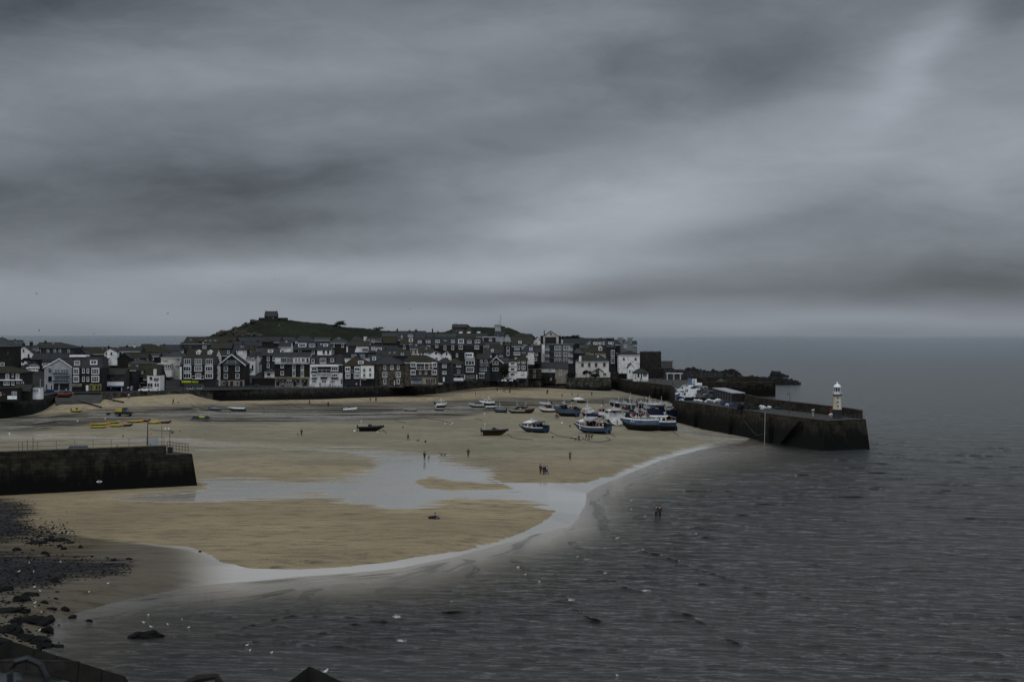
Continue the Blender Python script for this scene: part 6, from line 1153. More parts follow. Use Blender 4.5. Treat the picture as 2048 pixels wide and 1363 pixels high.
railing('railing', 'light railing along the inner edge of the stone pier near the lighthouse', lambda f: (53.5+14.5*f if f < .63 else 62.63+(f-.63)*14.6, 483.-(92.*f) if f < .63 else 425-(f-.63)*64, PZ+.06), 24, 1.1, r=.03)
railing('railing', 'light railing round the outer corner of the pier end', lambda f: (68.3+9.3*f, 401.3+6.5*f, PZ+.06), 8, 1.1, r=.03)
railing('railing', 'dark railing on the curved quay above the arches', lambda f: (49.3+9.3*min(f*1.3, 1)-(1.8 if f > .8 else 0)*(f-.8)*5, 742-60*f*1.0-(f > .8)*(f-.8)*200, PZ+.06), 16, 1.1, 'metal_dark')
# shelter, toilets, pots, sacks, tubs on the pier
sh = thing('shelter', 'octagonal lookout shelter with slate cone roof behind the car park', 'shelter', (X(1442, 764), 764, Z(770.5, 764))); o8 = lambda r, z: [(r*math.cos(math.pi*(k+.5)/4), r*math.sin(math.pi*(k+.5)/4)) for k in range(8)]
MB().prism(o8(2.1, 0), -2, .45).build('wall', 'granite', sh); MB().prism(o8(1.85, 0), .45, 1.5).build('glazing', 'glass', sh); f_ = MB(); [f_.tube([(x, y, .45), (x, y, 1.5)], .09, 4) for x, y in o8(2.0, 0)]; f_.prism(o8(2.15, 0), .45, .62); f_.build('window_frame', 'frame_white', sh)
MB().prism(o8(2.5, 0), 1.5, 2.9, o8(.5, 0)).build('roof', 'pale_slate', sh)
bl = thing('net_stores', 'long low block of fishermen stores with grey doors beside the parapet', 'stores', (62.6, 512, PZ+.06)); MB().box(-1.6, 1.6, 0, 48, 0, 2.4).build('wall', 'dark_granite', bl); MB().box(-1.9, 1.9, -.3, 48.3, 2.4, 2.62).build('roof', 'light_grey', bl)
for k in range(7): MB().box(-1.68, -1.602, 2+6.6*k, 5+6.6*k, 0, 2.1).build('door', 'grey', bl)
cp = thing('canopy', 'white slatted pergola canopy at the pier root', 'canopy', (X(1348, 748), 748, STZ)); r_ = MB(); [r_.tube([(x, y, 0), (x, y, 2.6)], .07, 4) for x in (-2.6, 0, 2.7) for y in (0, 3)]; r_.build('post', 'white_paint', cp)
r_ = MB(); [r_.box(-3+.62*k, -2.75+.62*k, -.5, 3.6, 2.6+.0, 2.72) for k in range(11)]; r_.box(-3.1, 3.6, -.4, -.3, 2.45, 2.6); r_.box(-3.1, 3.6, 3.3, 3.4, 2.45, 2.6); r_.build('slats', 'white_paint', cp)
kb = thing('notice_kiosk', 'blue and orange poster board beside the white cabin on the pier', 'board', (X(1379.5, 690), 690, PZ)); MB().box(-.8, .8, 0, .15, .3, 2.4).build('poster', 'poster', kb); MB().box(-.9, .9, .151, .3, 0, 2.6).build('frame', 'metal_grey', kb)
cb = thing('cabin', 'small white site cabin next to the poster board', 'cabin', (X(1387, 692), 692, PZ)); MB().box(-.8, 1.2, 0, 2, 0, 2.2).build('wall', 'white_paint', cb); MB().box(-.9, 1.3, -.1, 2.1, 2.2, 2.3).build('roof', 'light_grey', cb); MB().box(-.1, .6, -.06, -.003, 0, 1.8).build('door', 'light_grey', cb)
def sack_heap(label, px, py, n, w, seed, mt='white_sack', name='sacks', cat='sacks', hs=.5):
    R = random.Random(seed); mb = MB()
    for k in range(n): mb.ball((R.uniform(-w, w), R.uniform(-w*.5, w*.5), R.uniform(.15, hs)), R.uniform(.28, .5), 7, 5, (1.1, 1, .8), .2, k)
    return tag(mb.build(name, mt, loc=gz(px, py, PZ+.06)), label, cat)
sack_heap('heap of white bulk sacks on the pier edge, left end', 1397, 803, 6, 1.1, 1); sack_heap('long heap of white sacks and net bags on the pier edge, middle', 1420, 806, 16, 2.6, 2, hs=1.2); sack_heap('pale sacks lying beside the blue tub', 1458, 812, 6, 1.0, 3)
sack_heap('pile of white sacks by the parapet, right of the pots', 1531, 819, 9, 1.3, 4, hs=.9); sack_heap('single white bag at the foot of the lighthouse', 1662, 833, 3, .3, 5); sack_heap('small blue and yellow net heap below the parapet', 1558, 818, 5, .6, 6, 'blue'); sack_heap('white bags beside the parked van on the corner', 1365, 801, 4, .7, 7)
for k, (px, py, w, lb) in enumerate([(1452, 811, 1.3, 'large blue fish tub on the pier edge, piled with rope'), (1474, 815, 1.9, 'long low blue fish tub right of the pale sacks'), (1358, 799, .6, 'small blue tub on the quay corner')]):
    o = thing('fish_tub', lb, 'tub', gz(px, py, PZ+.06)); t_ = MB(); t_.taper(-w, w, -.7, .7, 0, 1.0, -.1, -.1); t_.build('tub', 'blue', o); MB().ball((0, 0, 1.0), w*.6, 8, 5, (1, .7, .45), .2, 3).build('contents', 'rope', o)
pt = MB(); R = random.Random(8)
for k in range(60): x, y, z = R.uniform(-2.6, 2.6), R.uniform(-1.2, 1.2), .25+.45*int(R.uniform(0, 4)*R.uniform(.4, 1)); pt.cbox((x, y, z), (.8, .5, .42))
pt.build('lobster_pots', 'rope_dark', loc=gz(1497, 819, PZ+.06))
o = bpy.data.objects[-1] if False else [x for x in bpy.data.objects if x.name == 'lobster_pots'][0]; tag(o, 'tall black stack of lobster pots on the pier by the parapet', 'lobster pots')
pt = MB(); [pt.cbox((R.uniform(-5, 5), R.uniform(-1, 1), .25+.4*int(R.uniform(0, 2))), (.8, .5, .42)) for k in range(70)]; tag(pt.build('lobster_pots', 'rope_dark', loc=gz(1402, 800, PZ+.06)), 'long low dark row of pots in front of the parked vans', 'lobster pots')
si = thing('sign_post', 'small red warning sign on the parapet wall left of the lighthouse', 'sign', (X(1658, 424), 421.6, PZ+.06)); MB().box(-.25, .25, 0, .06, .9, 1.9).build('sign', 'red', si); MB().tube([(0, .1, 0), (0, .1, 1.5)], .04, 4).build('post', 'metal_dark', si)
te = thing('telescope', 'pale coin telescope on a post on the open pier deck', 'telescope', gz(1626, 832, PZ+.06)); MB().tube([(0, 0, 0), (0, 0, 1.25)], [.12, .07], 6).build('post', 'metal_pale', te); MB().tube([(-.35, 0, 1.4), (.35, 0, 1.5)], [.12, .16], 8).build('tube', 'metal_pale', te)
tag(MB().tube([(67.9, 402.8, -.5), (67.0, 402.6, 3.5), (66.7, 403, 6)], .12, 5).build('ladder', 'weed'), 'dark weedy fender post on the pier head wall', 'post')
# timber groynes and posts by the slip
for pts, lb in (([(128,796),(150,803),(178,809),(203,816)], 'dark timber groyne running down the sand below the orange boat'), ([(190,789),(212,797),(228,802),(247,806)], 'dark timber groyne with figures on it, right of the slip')):
    m_ = MB(); q_ = [G(a, b_) for a, b_ in pts]; m_.tube([p+Vector((0, 0, .35)) for p in q_], .22, 5); [m_.tube([p+Vector((0, 0, -.5)), p+Vector((0, 0, .9-.15*i))], .13, 5) for i, p in enumerate(q_)]; tag(m_.build('groyne', 'timber_dark'), lb, 'groyne')
# chains and mooring ropes across the sand
R = random.Random(21)
for pts in ([(1098,862),(1112,870),(1128,874),(1148,876),(1160,878)], [(1016,868),(1024,875),(1040,878),(1066,879)], [(764,858),(773,866)], [(1217,862),(1225,870),(1232,874)], [(1150,834),(1156,838),(1160,841)], [(1008,824),(1014,828)], [(505,808),(515,810),(528,816)], [(570,800),(590,812),(608,817)],
            [(790,840),(800,843),(812,845)], [(850,836),(880,840),(900,846)], [(555,802),(570,806),(580,815)], [(1170,880),(1185,883),(1200,884),(1222,880),(1212,874)], [(1140,876),(1160,880),(1168,878),(1164,873)], [(300,858),(330,862),(350,863)], [(950,837),(965,840)], [(620,812),(640,809)], [(1345,862),(1352,868),(1358,872)]):
    p3 = [G(a, b_)+Vector((0, 0, .05)) for a, b_ in pts]; a_, c_ = pts[0], pts[-1]
    o = MB().tube(p3, .055, 4).build('mooring_rope', 'rope'); tag(o, 'dark mooring rope trailing over the wet harbour sand', 'rope', 'mooring ropes on the sand')
ROPEL = ['from the stern of the blue and white cabin boat', 'from the brown inflatable to the right', 'from the bow of the black inflatable', 'behind the blue and white pot boat', 'behind the blue trawler', 'right of the small blue open boat', 'thin, on the dry sand under the wall steps', 'long, below the hotel on the dry sand',
         'short, on the damp sand in the middle of the harbour', 'long, right of the middle of the harbour', 'on the dry sand left of the hotel', 'looped right of the three walkers', 'looped around the two children', 'below the row of yellow boats', 'short, above the brown inflatable', 'below the two dinghies by the wall', 'beside the pier wall, right of the blue boats']
for o, l in zip(sorted([o for o in bpy.data.objects if o.name.startswith('mooring_rope') and o.get('group')], key=lambda o: o.name), ROPEL): o['label'] = 'dark mooring rope '+l
# ================================================================== BOATS
def hull_mb(L, B, H, wl=.42, tr=.82, sheer=.28, nst=12, deck=.72, keel=.0, vee=.25):
    """hull with bow at +x: slots 0 topsides, 1 antifouling, 2 rubbing strake, 3 deck"""
    prof = [(0, 0), (.55, vee*.6), (.86, .34), (.96, wl), (1., .88), (1.015, 1.)]; rings = []
    for i in range(nst+1):
        t = i/nst; x = -L/2+L*t; b = B/2*(tr+(1-tr)*math.sin(min(t/.45, 1)*math.pi/2) if t < .45 else max(1-((t-.45)/.55)**2.4, .0)); b = max(b, .02)
        h = H*(1+sheer*max(0, (t-.35)/.65)**1.8+.05*(1-t)); lift = H*.55*max(0, (t-.72)/.28)**2.0
        rk = L*.07*max(0, (t-.8)/.2)
        rings.append([(x+rk*zz_*1.2-(.0 if t < 1 else 0), b*(yy**(1+.8*max(0, t-.5))), lift*(1-zz_)+h*zz_) for yy, zz_ in prof])
    mb = MB(); n = len(prof); vs = []
    for r in rings: vs += r+[(p[0], -p[1], p[2]) for p in r]
    def I(i, k, sd): return i*2*n+k+(n if sd else 0)
    fs = {0: [], 1: [], 2: []}
    for i in range(nst):
        for k in range(n-1):
            c = 1 if k < 3 else (2 if k == 4 else 0)
            fs[c].append((I(i, k, 0), I(i+1, k, 0), I(i+1, k+1, 0), I(i, k+1, 0))); fs[c].append((I(i, k, 1), I(i, k+1, 1), I(i+1, k+1, 1), I(i+1, k, 1)))
    mb.cur = 0; mb.add(vs, fs[0]+[tuple([I(0, k, 0) for k in range(n-1, -1, -1)]+[I(0, k, 1) for k in range(1, n)])])
    for c in (1, 2): mb.cur = c; o = len(mb.v)-len(vs); [(mb.f.append(f), mb.mi.append(c)) for f in fs[c]]
    # bulwark thickness and deck
    mb.cur = 2; inn = []
    for r in rings: p = r[-1]; inn += [(p[0], max(p[1]-.09, .0), p[2]), (p[0], -max(p[1]-.09, .0), p[2])]
    o = len(mb.v); mb.v += inn
    for i in range(nst): 
        mb.f.append((I(i, n-1, 0), I(i+1, n-1, 0), o+2*i+2, o+2*i)); mb.mi.append(2); mb.f.append((I(i, n-1, 1), o+2*i+1, o+2*i+3, I(i+1, n-1, 1))); mb.mi.append(2)
    dk = []; 
    for r in rings: p = r[-1]; dk += [(p[0], max(p[1]-.10, 0), p[2]*deck), (p[0], -max(p[1]-.10, 0), p[2]*deck)]
    o2 = len(mb.v); mb.v += dk
    for i in range(nst): 
        mb.f.append((o2+2*i, o2+2*i+2, o2+2*i+3, o2+2*i+1)[::-1]); mb.mi.append(3); mb.f.append((o+2*i, o+2*i+2, o2+2*i+2, o2+2*i)); mb.mi.append(3); mb.f.append((o+2*i+1, o2+2*i+1, o2+2*i+3, o+2*i+3)); mb.mi.append(3)
    mb.f.append((o, o2, o2+1, o+1)); mb.mi.append(3)
    return mb
def place(root, px, py, yaw, roll=0., pitch=0., z=None, sink=.05):
    p = G(px, py, z); root.location = (p.x, p.y, p.z-sink); root.rotation_euler = (rad(roll), rad(pitch), rad(yaw))
def boat(name, label, px, py, L, B, H, yaw, roll, col='hull_white', strake='hull_white', bottom='antifoul', deck='light_grey', wh=None, whcol='hull_white', mast=0., pots=0, fend=0, canopy=None, gantry=False, cat='fishing boat', group=None, seed=1, nets='rope_dark', rail=True, roofcol=None, regno=None, ring=False, motor=False, z=None):
    R = random.Random(seed); rt = thing(name, label, cat, group=group); H = H*(1.38 if L > 4 else 1.2); L *= 1.06; s = hull_mb(L, B, H, deck=.72, wl=.50); s.build('hull', [col, bottom, strake, deck], rt)
    if wh:
        x0, x1, w_, h_ = wh[0]*L/2, wh[1]*L/2, B*wh[2], wh[3]; zd = H*.66; m_ = MB(); m_.taper(x0, x1, -w_/2, w_/2, zd, zd+h_, .08, .08, .0); wo = m_.build('wheelhouse', whcol, rt)
        MB().box(x0-.25, x1+.25, -w_/2-.12, w_/2+.12, zd+h_, zd+h_+.1).build('cabin_roof', roofcol or whcol, wo)
        zc = zd+h_*.68; hh = h_*.32
        nw = max(1, int((x1-x0)/.9))
        for sd in (-1, 1):
            for k in range(nw): xa = x0+(x1-x0)*(k+.15)/nw+.05; xb = x0+(x1-x0)*(k+.85)/nw-.05; y = sd*(w_/2-.045); MB().box(xa, xb, min(y, y+sd*.05), max(y, y+sd*.05), zc-hh/2, zc+hh/2).build('window', 'glass', wo)
        for k in range(2): ya = -w_/2+.12+k*w_/2; MB().box(x1-.09, x1-.02, ya, ya+w_/2-.2, zc-hh/2, zc+hh/2).build('window', 'glass', wo)
        MB().box(x0-.0, x0+.055, -.3, .3, zd, zd+h_*.85).build('door', 'glass', wo)
        t_ = MB(); t_.tube([(x0+.5, 0, zd+h_+.1), (x0+.5, 0, zd+h_+.7)], .04, 4); t_.tube([(x0+.5, -.5, zd+h_+.55), (x0+.5, .5, zd+h_+.55)], .04, 4); t_.ball((x0+.5, 0, zd+h_+.75), .22, 8, 5, (1, 1, .5)); t_.build('radar', 'hull_white', wo)
        if ring:
            m_ = MB(); c = (x0+.6, -w_/2-.12, zd+h_*.4); m_.tube([(c[0]+.3*math.cos(a*math.pi/6), c[1], c[2]+.3*math.sin(a*math.pi/6)) for a in range(13)], .07, 5, False); m_.build('lifebuoy', 'orange', wo)
            m_ = MB(); m_.tube([(c[0]+.3*math.cos(a*math.pi/6), -c[1], c[2]+.3*math.sin(a*math.pi/6)) for a in range(13)], .07, 5, False); m_.build('lifebuoy', 'orange', wo)
    if canopy:
        x0, x1, zc = canopy[0]*L/2, canopy[1]*L/2, H*.66+canopy[2]; m_ = MB(); m_.extr([(-B*.36, zc-.25), (-B*.3, zc), (B*.3, zc), (B*.36, zc-.25), (B*.36, zc-.31), (B*.3, zc-.06), (-B*.3, zc-.06), (-B*.36, zc-.31)][::-1], 'x', x0, x1)
        co_ = m_.build('canopy', canopy[3], rt); m_ = MB(); [m_.tube([(x, y, H*.68), (x, y*.9, zc-.2)], .03, 4) for x in (x0+.1, x1-.1) for y in (-B*.38, B*.38)]; m_.build('canopy_frame', 'metal_grey', co_)
        MB().box(x0+(x1-x0)*.35, x1, -B*.36-.02, -B*.36+.01, H*.7, zc-.3).build('side_curtain', canopy[3], co_) if len(canopy) > 4 else None
    if mast:
        m_ = MB(); xm = (wh[0]*L/2+.2 if wh else 0); m_.tube([(xm, 0, H*.6), (xm, 0, H+mast+.7)], [.09, .05], 5); m_.tube([(xm, -.6, H+mast*.8), (xm, .6, H+mast*.8)], .03, 4); m_.tube([(xm, 0, H+mast*.7), (xm-L*.3, 0, H+mast*.35)], .04, 4); m_.build('mast', 'metal_pale' if seed % 2 else 'metal_dark', rt)
    if gantry:
        m_ = MB(); xg = -L*.36; m_.tube([(xg, -B*.42, H), (xg, -B*.36, H+1.7), (xg, B*.36, H+1.7), (xg, B*.42, H)], .07, 5); m_.tube([(xg, -B*.36, H+1.7), (xg+1.2, -B*.4, H)], .05, 4); m_.tube([(xg, B*.36, H+1.7), (xg+1.2, B*.4, H)], .05, 4); m_.build('gantry', 'metal_pale', rt)
    if rail:
        m_ = MB(); pts = []
        for k in range(9): t = .62+.38*k/8; b_ = B/2*max(1-((t-.45)/.55)**2.4, 0); pts.append((-L/2+L*t, b_-.05, H*(1+.28*max(0, (t-.35)/.65)**1.8)+.45))
        m_.tube(pts, .03, 4); m_.tube([(p[0], -p[1], p[2]) for p in pts], .03, 4); [m_.tube([(p[0], sg*p[1], p[2]), (p[0], sg*p[1], p[2]-.45)], .025, 4) for p in pts[::2] for sg in (-1, 1)]; m_.build('bow_rail', 'metal_pale', rt)
    if pots:
        m_ = MB(); [m_.cbox((R.uniform(-L*.42, (wh[0]*L/2-.4) if wh and wh[0] > -.2 else L*.1), R.uniform(-B*.32, B*.32), H*.75+.4*int(R.uniform(0, 2.4))), (.7, .45, .4)) for k in range(pots)]; m_.build('pot_stack', nets, rt)
        m_ = MB(); [m_.ball((R.uniform(-L*.42, 0), R.uniform(-B*.3, B*.3), H*.8), R.uniform(.3, .5), 7, 4, (1, 1, .5), .25, k) for k in range(3)]; m_.build('net_heap', R.choice(['blue', 'rope', 'green', 'yellow']), rt)
    for k in range(fend):
        sd = -1 if R.random() < .5 else 1; m_ = MB(); x = R.uniform(-L*.47, L*.2); ml = R.random() < .6; m_.ball((x, sd*B*R.uniform(.3, .52), H*R.uniform(.95, 1.35)), R.uniform(.14, .23), 8, 6); m_.build('buoy', R.choice(['orange', 'orange', 'orange', 'yellow', 'hull_white']), rt)
    if regno:
        cu = text(rt, regno, 0, 0, .55, 0, 'letter_white', 'registration'); cu.location = (L*.24, B*.43, H*.86); cu.rotation_euler = (rad(82), 0, rad(180-14))
    if motor: m_ = MB(); m_.box(-L/2-.35, -L/2, -.16, .16, H*.7, H*1.5); m_.box(-L/2-.25, -L/2-.1, -.05, .05, 0, H*.7); m_.build('outboard', 'metal_dark', rt)
    else: m_ = MB(); m_.box(-L/2-.3, -L/2+.05, -.04, .04, .0, H*.5); m_.build('rudder', bottom, rt)
    if px > 1110 and L > 4: rt.scale = (1.1, 1.1, 1.18)
    place(rt, px, py, yaw, roll, z=z); return rt
boat('cabin_boat', 'blue and white cabin boat with grey awning and orange lifebuoy, leaning on the sand', 1069, 864, 7.9, 2.9, 1.2, 136, -12, 'hull_blue', wh=(-.05, .5, .68, 1.55), canopy=(-.75, 0, 1.6, 'cover_grey', 1), gantry=False, mast=2.2, ring=True, fend=1, seed=3, rail=False, deck='hull_blue', cat='boat')
boat('fishing_boat', 'blue and white pot boat heaped with gear and orange buoys, nearest the three walkers', 1187, 866, 8.6, 3.2, 1.35, 136, -14, 'light_blue', wh=(.25, .62, .7, 1.5), mast=2.0, pots=34, fend=9, gantry=True, seed=5, canopy=(-.3, .3, 2.1, 'light_grey'), deck='grey')
boat('fishing_boat', 'pale blue boat with small cabin and black bottom, leaning before the white wheelhouse boat', 1282, 861, 7.6, 2.8, 1.7, 183, 6, 'light_blue', wh=(.15, .5, .6, .9), canopy=(-.55, .15, 1.1, 'frame_dark'), seed=4, rail=False, regno='A37', deck='grey')
boat('fishing_boat', 'deep blue boat with tall white wheelhouse and roof rails, right of the pale blue boat', 1318, 860.5, 7.4, 3.0, 1.55, 172, -3, 'hull_blue', wh=(-.45, .45, .7, 1.7), mast=1.9, fend=2, seed=7, roofcol='hull_white', deck='light_grey')
boat('work_boat', 'broad white boat seen from its square stern with black bottom', 1228, 849, 7.0, 4.6, 1.9, 98, 0, 'hull_white', wh=(-.1, .65, .62, 1.5), canopy=(-.95, -.15, 1.75, 'hull_white'), fend=4, mast=1.5, seed=9, cat='boat')
boat('fishing_boat', 'dark blue trawler with black gear over its deck, right of the two walkers', 1134, 832, 6.9, 2.8, 1.35, 138, -6, 'light_blue', strake='light_blue', wh=(.1, .45, .65, 1.4), whcol='metal_dark', mast=1.9, pots=24, fend=3, gantry=True, seed=11, deck='grey')
boat('fishing_boat', 'small boat under blue cloth and white floats, covered in orange buoys', 1178, 836, 5.4, 2.4, 1.1, 120, -4, 'deep_blue', wh=(.0, .4, .6, 1.3), whcol='hull_white', mast=2.2, pots=16, fend=10, seed=13, nets='white_sack')
boat('fishing_boat', 'dark trawler with black net drums, behind the broad white boat', 1258, 838, 7.6, 3.2, 1.7, 70, 2, 'car_black', strake='car_black', wh=(0, .45, .75, 1.8), whcol='grey', mast=2.6, pots=30, fend=5, gantry=True, seed=15)
boat('fishing_boat', 'dark blue high-sided trawler with white lifebuoy against the pier', 1318, 843, 8.4, 3.6, 2.0, 205, 0, 'deep_blue', strake='deep_blue', wh=(-.2, .45, .72, 2.0), whcol='deep_blue', roofcol='blue', mast=2.6, pots=22, fend=7, seed=17)
boat('fishing_boat', 'grey workboat with white hoop frame in the crowded boats, centre', 1281, 829, 6.6, 2.7, 1.2, 95, 3, 'grey', wh=(0, .5, .7, 1.7), whcol='grey', mast=1.6, pots=14, fend=6, gantry=True, seed=19)
boat('fishing_boat', 'small white boat with open cuddy left of the hoop-frame workboat', 1268, 833, 5.0, 2.1, 1.0, 60, -8, 'hull_white', wh=(.1, .5, .6, .9), pots=8, fend=4, seed=21, motor=True)
boat('fishing_boat', 'low boat heaped with orange and yellow floats before the tall navy trawler', 1290, 847, 5.6, 2.3, 1.1, 110, 4, 'hull_blue', pots=20, fend=12, mast=2.0, seed=23, nets='rope')
boat('fishing_boat', 'white-roofed boat among the moored boats nearest the pier wall', 1303, 825, 6.0, 2.4, 1.1, 20, 3, 'grey', wh=(-.3, .5, .7, 1.3), whcol='dark_grey', roofcol='hull_white', mast=2.4, pots=8, fend=3, seed=25)
boat('open_boat', 'navy and white open boat with blue cover, right of the three standing figures', 1237, 814, 4.4, 1.8, 1.0, 175, -4, 'deep_blue', mast=1.4, fend=2, canopy=(-.8, -.3, .7, 'deep_blue'), seed=27, motor=True, cat='boat')
boat('fishing_boat', 'white boat with orange fenders and dark cabin, behind the lone anchor buoy', 1096, 824, 4.6, 1.9, .95, 165, -6, 'hull_white', wh=(-.2, .3, .7, 1.1), whcol='dark_grey', mast=2.0, pots=7, fend=6, seed=29)
boat('open_boat', 'small white dinghy nosed behind the orange-fendered boat', 1091, 810, 3.8, 1.6, .7, 150, -6, 'hull_white', seed=31, rail=False, motor=True, cat='dinghy')
boat('fishing_boat', 'cream and navy open crabber, left of a touching pair', 1034, 826, 4.6, 1.9, .95, 175, -4, 'cream', strake='deep_blue', mast=1.7, pots=10, fend=3, seed=33, rail=False, nets='deep_blue')
boat('fishing_boat', 'dark crabber with rope heaps, right of a touching pair', 1052, 826, 4.4, 1.8, .95, 5, -4, 'brown', strake='cream', mast=1.4, pots=12, fend=4, seed=35, rail=False)
boat('open_boat', 'small blue open boat with raised black outboard and thin mast', 1000, 824.5, 3.6, 1.6, .85, 165, -5, 'light_blue', strake='hull_blue', mast=1.6, seed=37, rail=False, motor=True, cat='boat')
boat('cabin_boat', 'white cabin cruiser with three dark windows, on the damp sand', 974.5, 810, 4.2, 1.9, .95, 190, 0, 'hull_white', wh=(-.45, .45, .75, 1.0), seed=39, rail=False, cat='boat')
boat('speedboat', 'grey speedboat with dark canopy left of the white cabin cruiser', 954, 814.5, 4.4, 1.8, .8, 170, -4, 'light_grey', canopy=(-.4, .3, .8, 'metal_dark'), seed=41, rail=False, motor=True, cat='boat')
boat('dinghy', 'small pale dinghy just below the white cabin cruiser', 982.5, 816, 3.2, 1.4, .6, 10, -5, 'hull_white', seed=43, rail=False, cat='dinghy')
boat('cabin_boat', 'white half-cabin boat with windscreen and red fender, standing alone mid-harbour', 882, 814.5, 3.8, 1.8, 1.05, 35, -5, 'hull_white', wh=(-.15, .4, .72, 1.15), fend=1, seed=45, rail=False, motor=True, cat='boat')
boat('dinghy', 'tiny grey tender lying below the white half-cabin boat', 877.5, 820.5, 2.4, 1.2, .5, 180, 0, 'grey', seed=47, rail=False, cat='dinghy')
boat('dinghy', 'flat grey dinghy alone on the mud left of the half-cabin boat', 820, 821.5, 3.4, 1.4, .45, 170, -4, 'grey', seed=49, rail=False, cat='dinghy')
boat('dinghy', 'blue rowing dinghy with yellow oar tip near the left sand edge', 429, 820.5, 3.6, 1.4, .6, 165, -8, 'light_blue', strake='teal', bottom='light_blue', seed=51, rail=False, cat='dinghy')
boat('dinghy', 'pale clinker rowing boat right of the blue dinghy', 474.5, 821.5, 4.6, 1.6, .7, 172, -10, 'teal', strake='hull_white', bottom='teal', deck='hull_white', seed=53, rail=False, cat='rowing boat')
boat('fishing_boat', 'yellow-hulled little boat with dark figures of gear, behind the trawler', 1157, 826, 3.6, 1.7, .95, 100, 0, 'yellow', strake='car_black', pots=9, mast=1.2, seed=55, rail=False, nets='car_black')
o = boat('covered_boat', 'small boat under a bright white cover on the far damp sand', 1156, 805, 3.8, 1.7, .8, 175, 0, 'tan', seed=57, rail=False, cat='boat'); MB().ball((0, 0, .95), 1.0, 10, 6, (1.7, .8, .6), .12, 2).build('cover', 'gull_white', o)
for k, (px, py, L, yw, c, lb) in enumerate([(1321,810,4.2,172,'white_sack','topmost pale punt in the row beside the pier'),(1336,811,3.0,160,'hull_white','short white punt tight against the pier, topmost right'),(1328,817,4.4,176,'metal_dark','upper black punt in the row beside the pier'),(1331,822,4.2,170,'brown','brown punt in the middle of the row beside the pier'),
      (1333,827,4.2,178,'metal_dark','lower black punt in the row beside the pier'),(1334.5,832,3.8,172,'grey','grey punt low in the row beside the pier'),(1336,837,3.4,168,'cream','lowest cream punt in the row beside the pier'),(1313,814,4.0,15,'hull_white','white punt crossing the row beside the pier')]):
    boat('punt', lb, px, py, L, 1.5, .6, yw, -8, c, seed=60+k, rail=False, cat='dinghy', group='punts stacked along the pier')
def inflatable(name, label, px, py, L, B, yaw, tube, hullc='metal_dark', r=.24, console=True, group=None, roll=-4, seats=0, arch=False, H=.55, crew=False, z=None):
    rt = thing(name, label, 'inflatable boat', group=group); pts = [(-L/2, -B/2, H), (0, -B/2, H), (L*.25, -B*.46, H+.04), (L*.42, -B*.22, H+.16), (L*.5, 0, H+.26), (L*.42, B*.22, H+.16), (L*.25, B*.46, H+.04), (0, B/2, H), (-L/2, B/2, H)]
    MB().tube(pts, [r*.7]+[r]*7+[r*.7], 8).build('tube', tube, rt, smooth=True)
    m_ = MB(); n = 6; vs = []
    for i in range(n+1): t = i/n; x = -L*.45+L*.9*t; b = B*.5*(1-max(0, (t-.5)/.5)**2.2)*.92+.02; vs += [(x, -b, H), (x, 0, .0+H*.8*max(0, (t-.6)/.4)**2), (x, b, H)]
    fs = []
    for i in range(n): fs += [(3*i, 3*i+1, 3*i+4, 3*i+3), (3*i+1, 3*i+2, 3*i+5, 3*i+4), (3*i, 3*i+3, 3*i+5, 3*i+2)]
    m_.add(vs, fs+[(0, 2, 1)]); m_.build('hull', hullc, rt)
    if console:
        c = MB(); c.taper(-L*.1, L*.06, -.3, .3, H, H+.75, .06, .06); co = c.build('console', 'navy', rt); MB().add([(L*.04, -.28, H+.75), (L*.04, .28, H+.75), (L*.0, .26, H+1.05), (L*.0, -.26, H+1.05)], [(0, 1, 2, 3)]).build('windscreen', 'blue_glass', co)
    m_ = MB(); m_.taper(-L/2-.25, -L/2+.1, -.2, .2, H*.9, H+.65, .05, .04); m_.box(-L/2-.12, -L/2, -.05, .05, .0, H); m_.build('outboard', 'metal_dark' if not crew else 'orange', rt)
    for k in range(seats): MB().taper(L*.08+k*.6, L*.08+k*.6+.3, -.5, .5, H, H+.55, .03, .05).build('seat', 'navy', rt)
    if arch: m_ = MB(); m_.tube([(-L*.38, -B*.45, H), (-L*.36, -B*.4, H+1.4), (-L*.36, B*.4, H+1.4), (-L*.38, B*.45, H)], .06, 5); m_.ball((-L*.36, 0, H+1.6), .24, 8, 5); m_.build('arch', 'metal_pale', rt)
    place(rt, px, py, yaw, roll, z=z); return rt
inflatable('rigid_inflatable', 'black rigid inflatable with navy seats, console and orange ring', 741, 862, 6.3, 2.2, 8, 'black_tube', r=.3, seats=4, arch=True, H=1.0)
inflatable('rigid_inflatable', 'black-tubed inflatable with brown hull and white radar arch', 989, 870.5, 6.2, 2.2, 2, 'black_tube', 'rust', r=.28, seats=1, arch=True, H=1.15, roll=-6)
inflatable('rigid_inflatable', 'white rigid inflatable with dark raised motor near the sea wall', 699, 823, 4.0, 1.9, 8, 'hull_white', 'hull_white', r=.34, H=.75)
inflatable('rigid_inflatable', 'small yellow and black inflatable on the dry sand, far left', 153.5, 823.5, 3.2, 1.5, -8, 'yellow', H=.4)
gy = 'yellow and red inflatables lined up on the left sand'
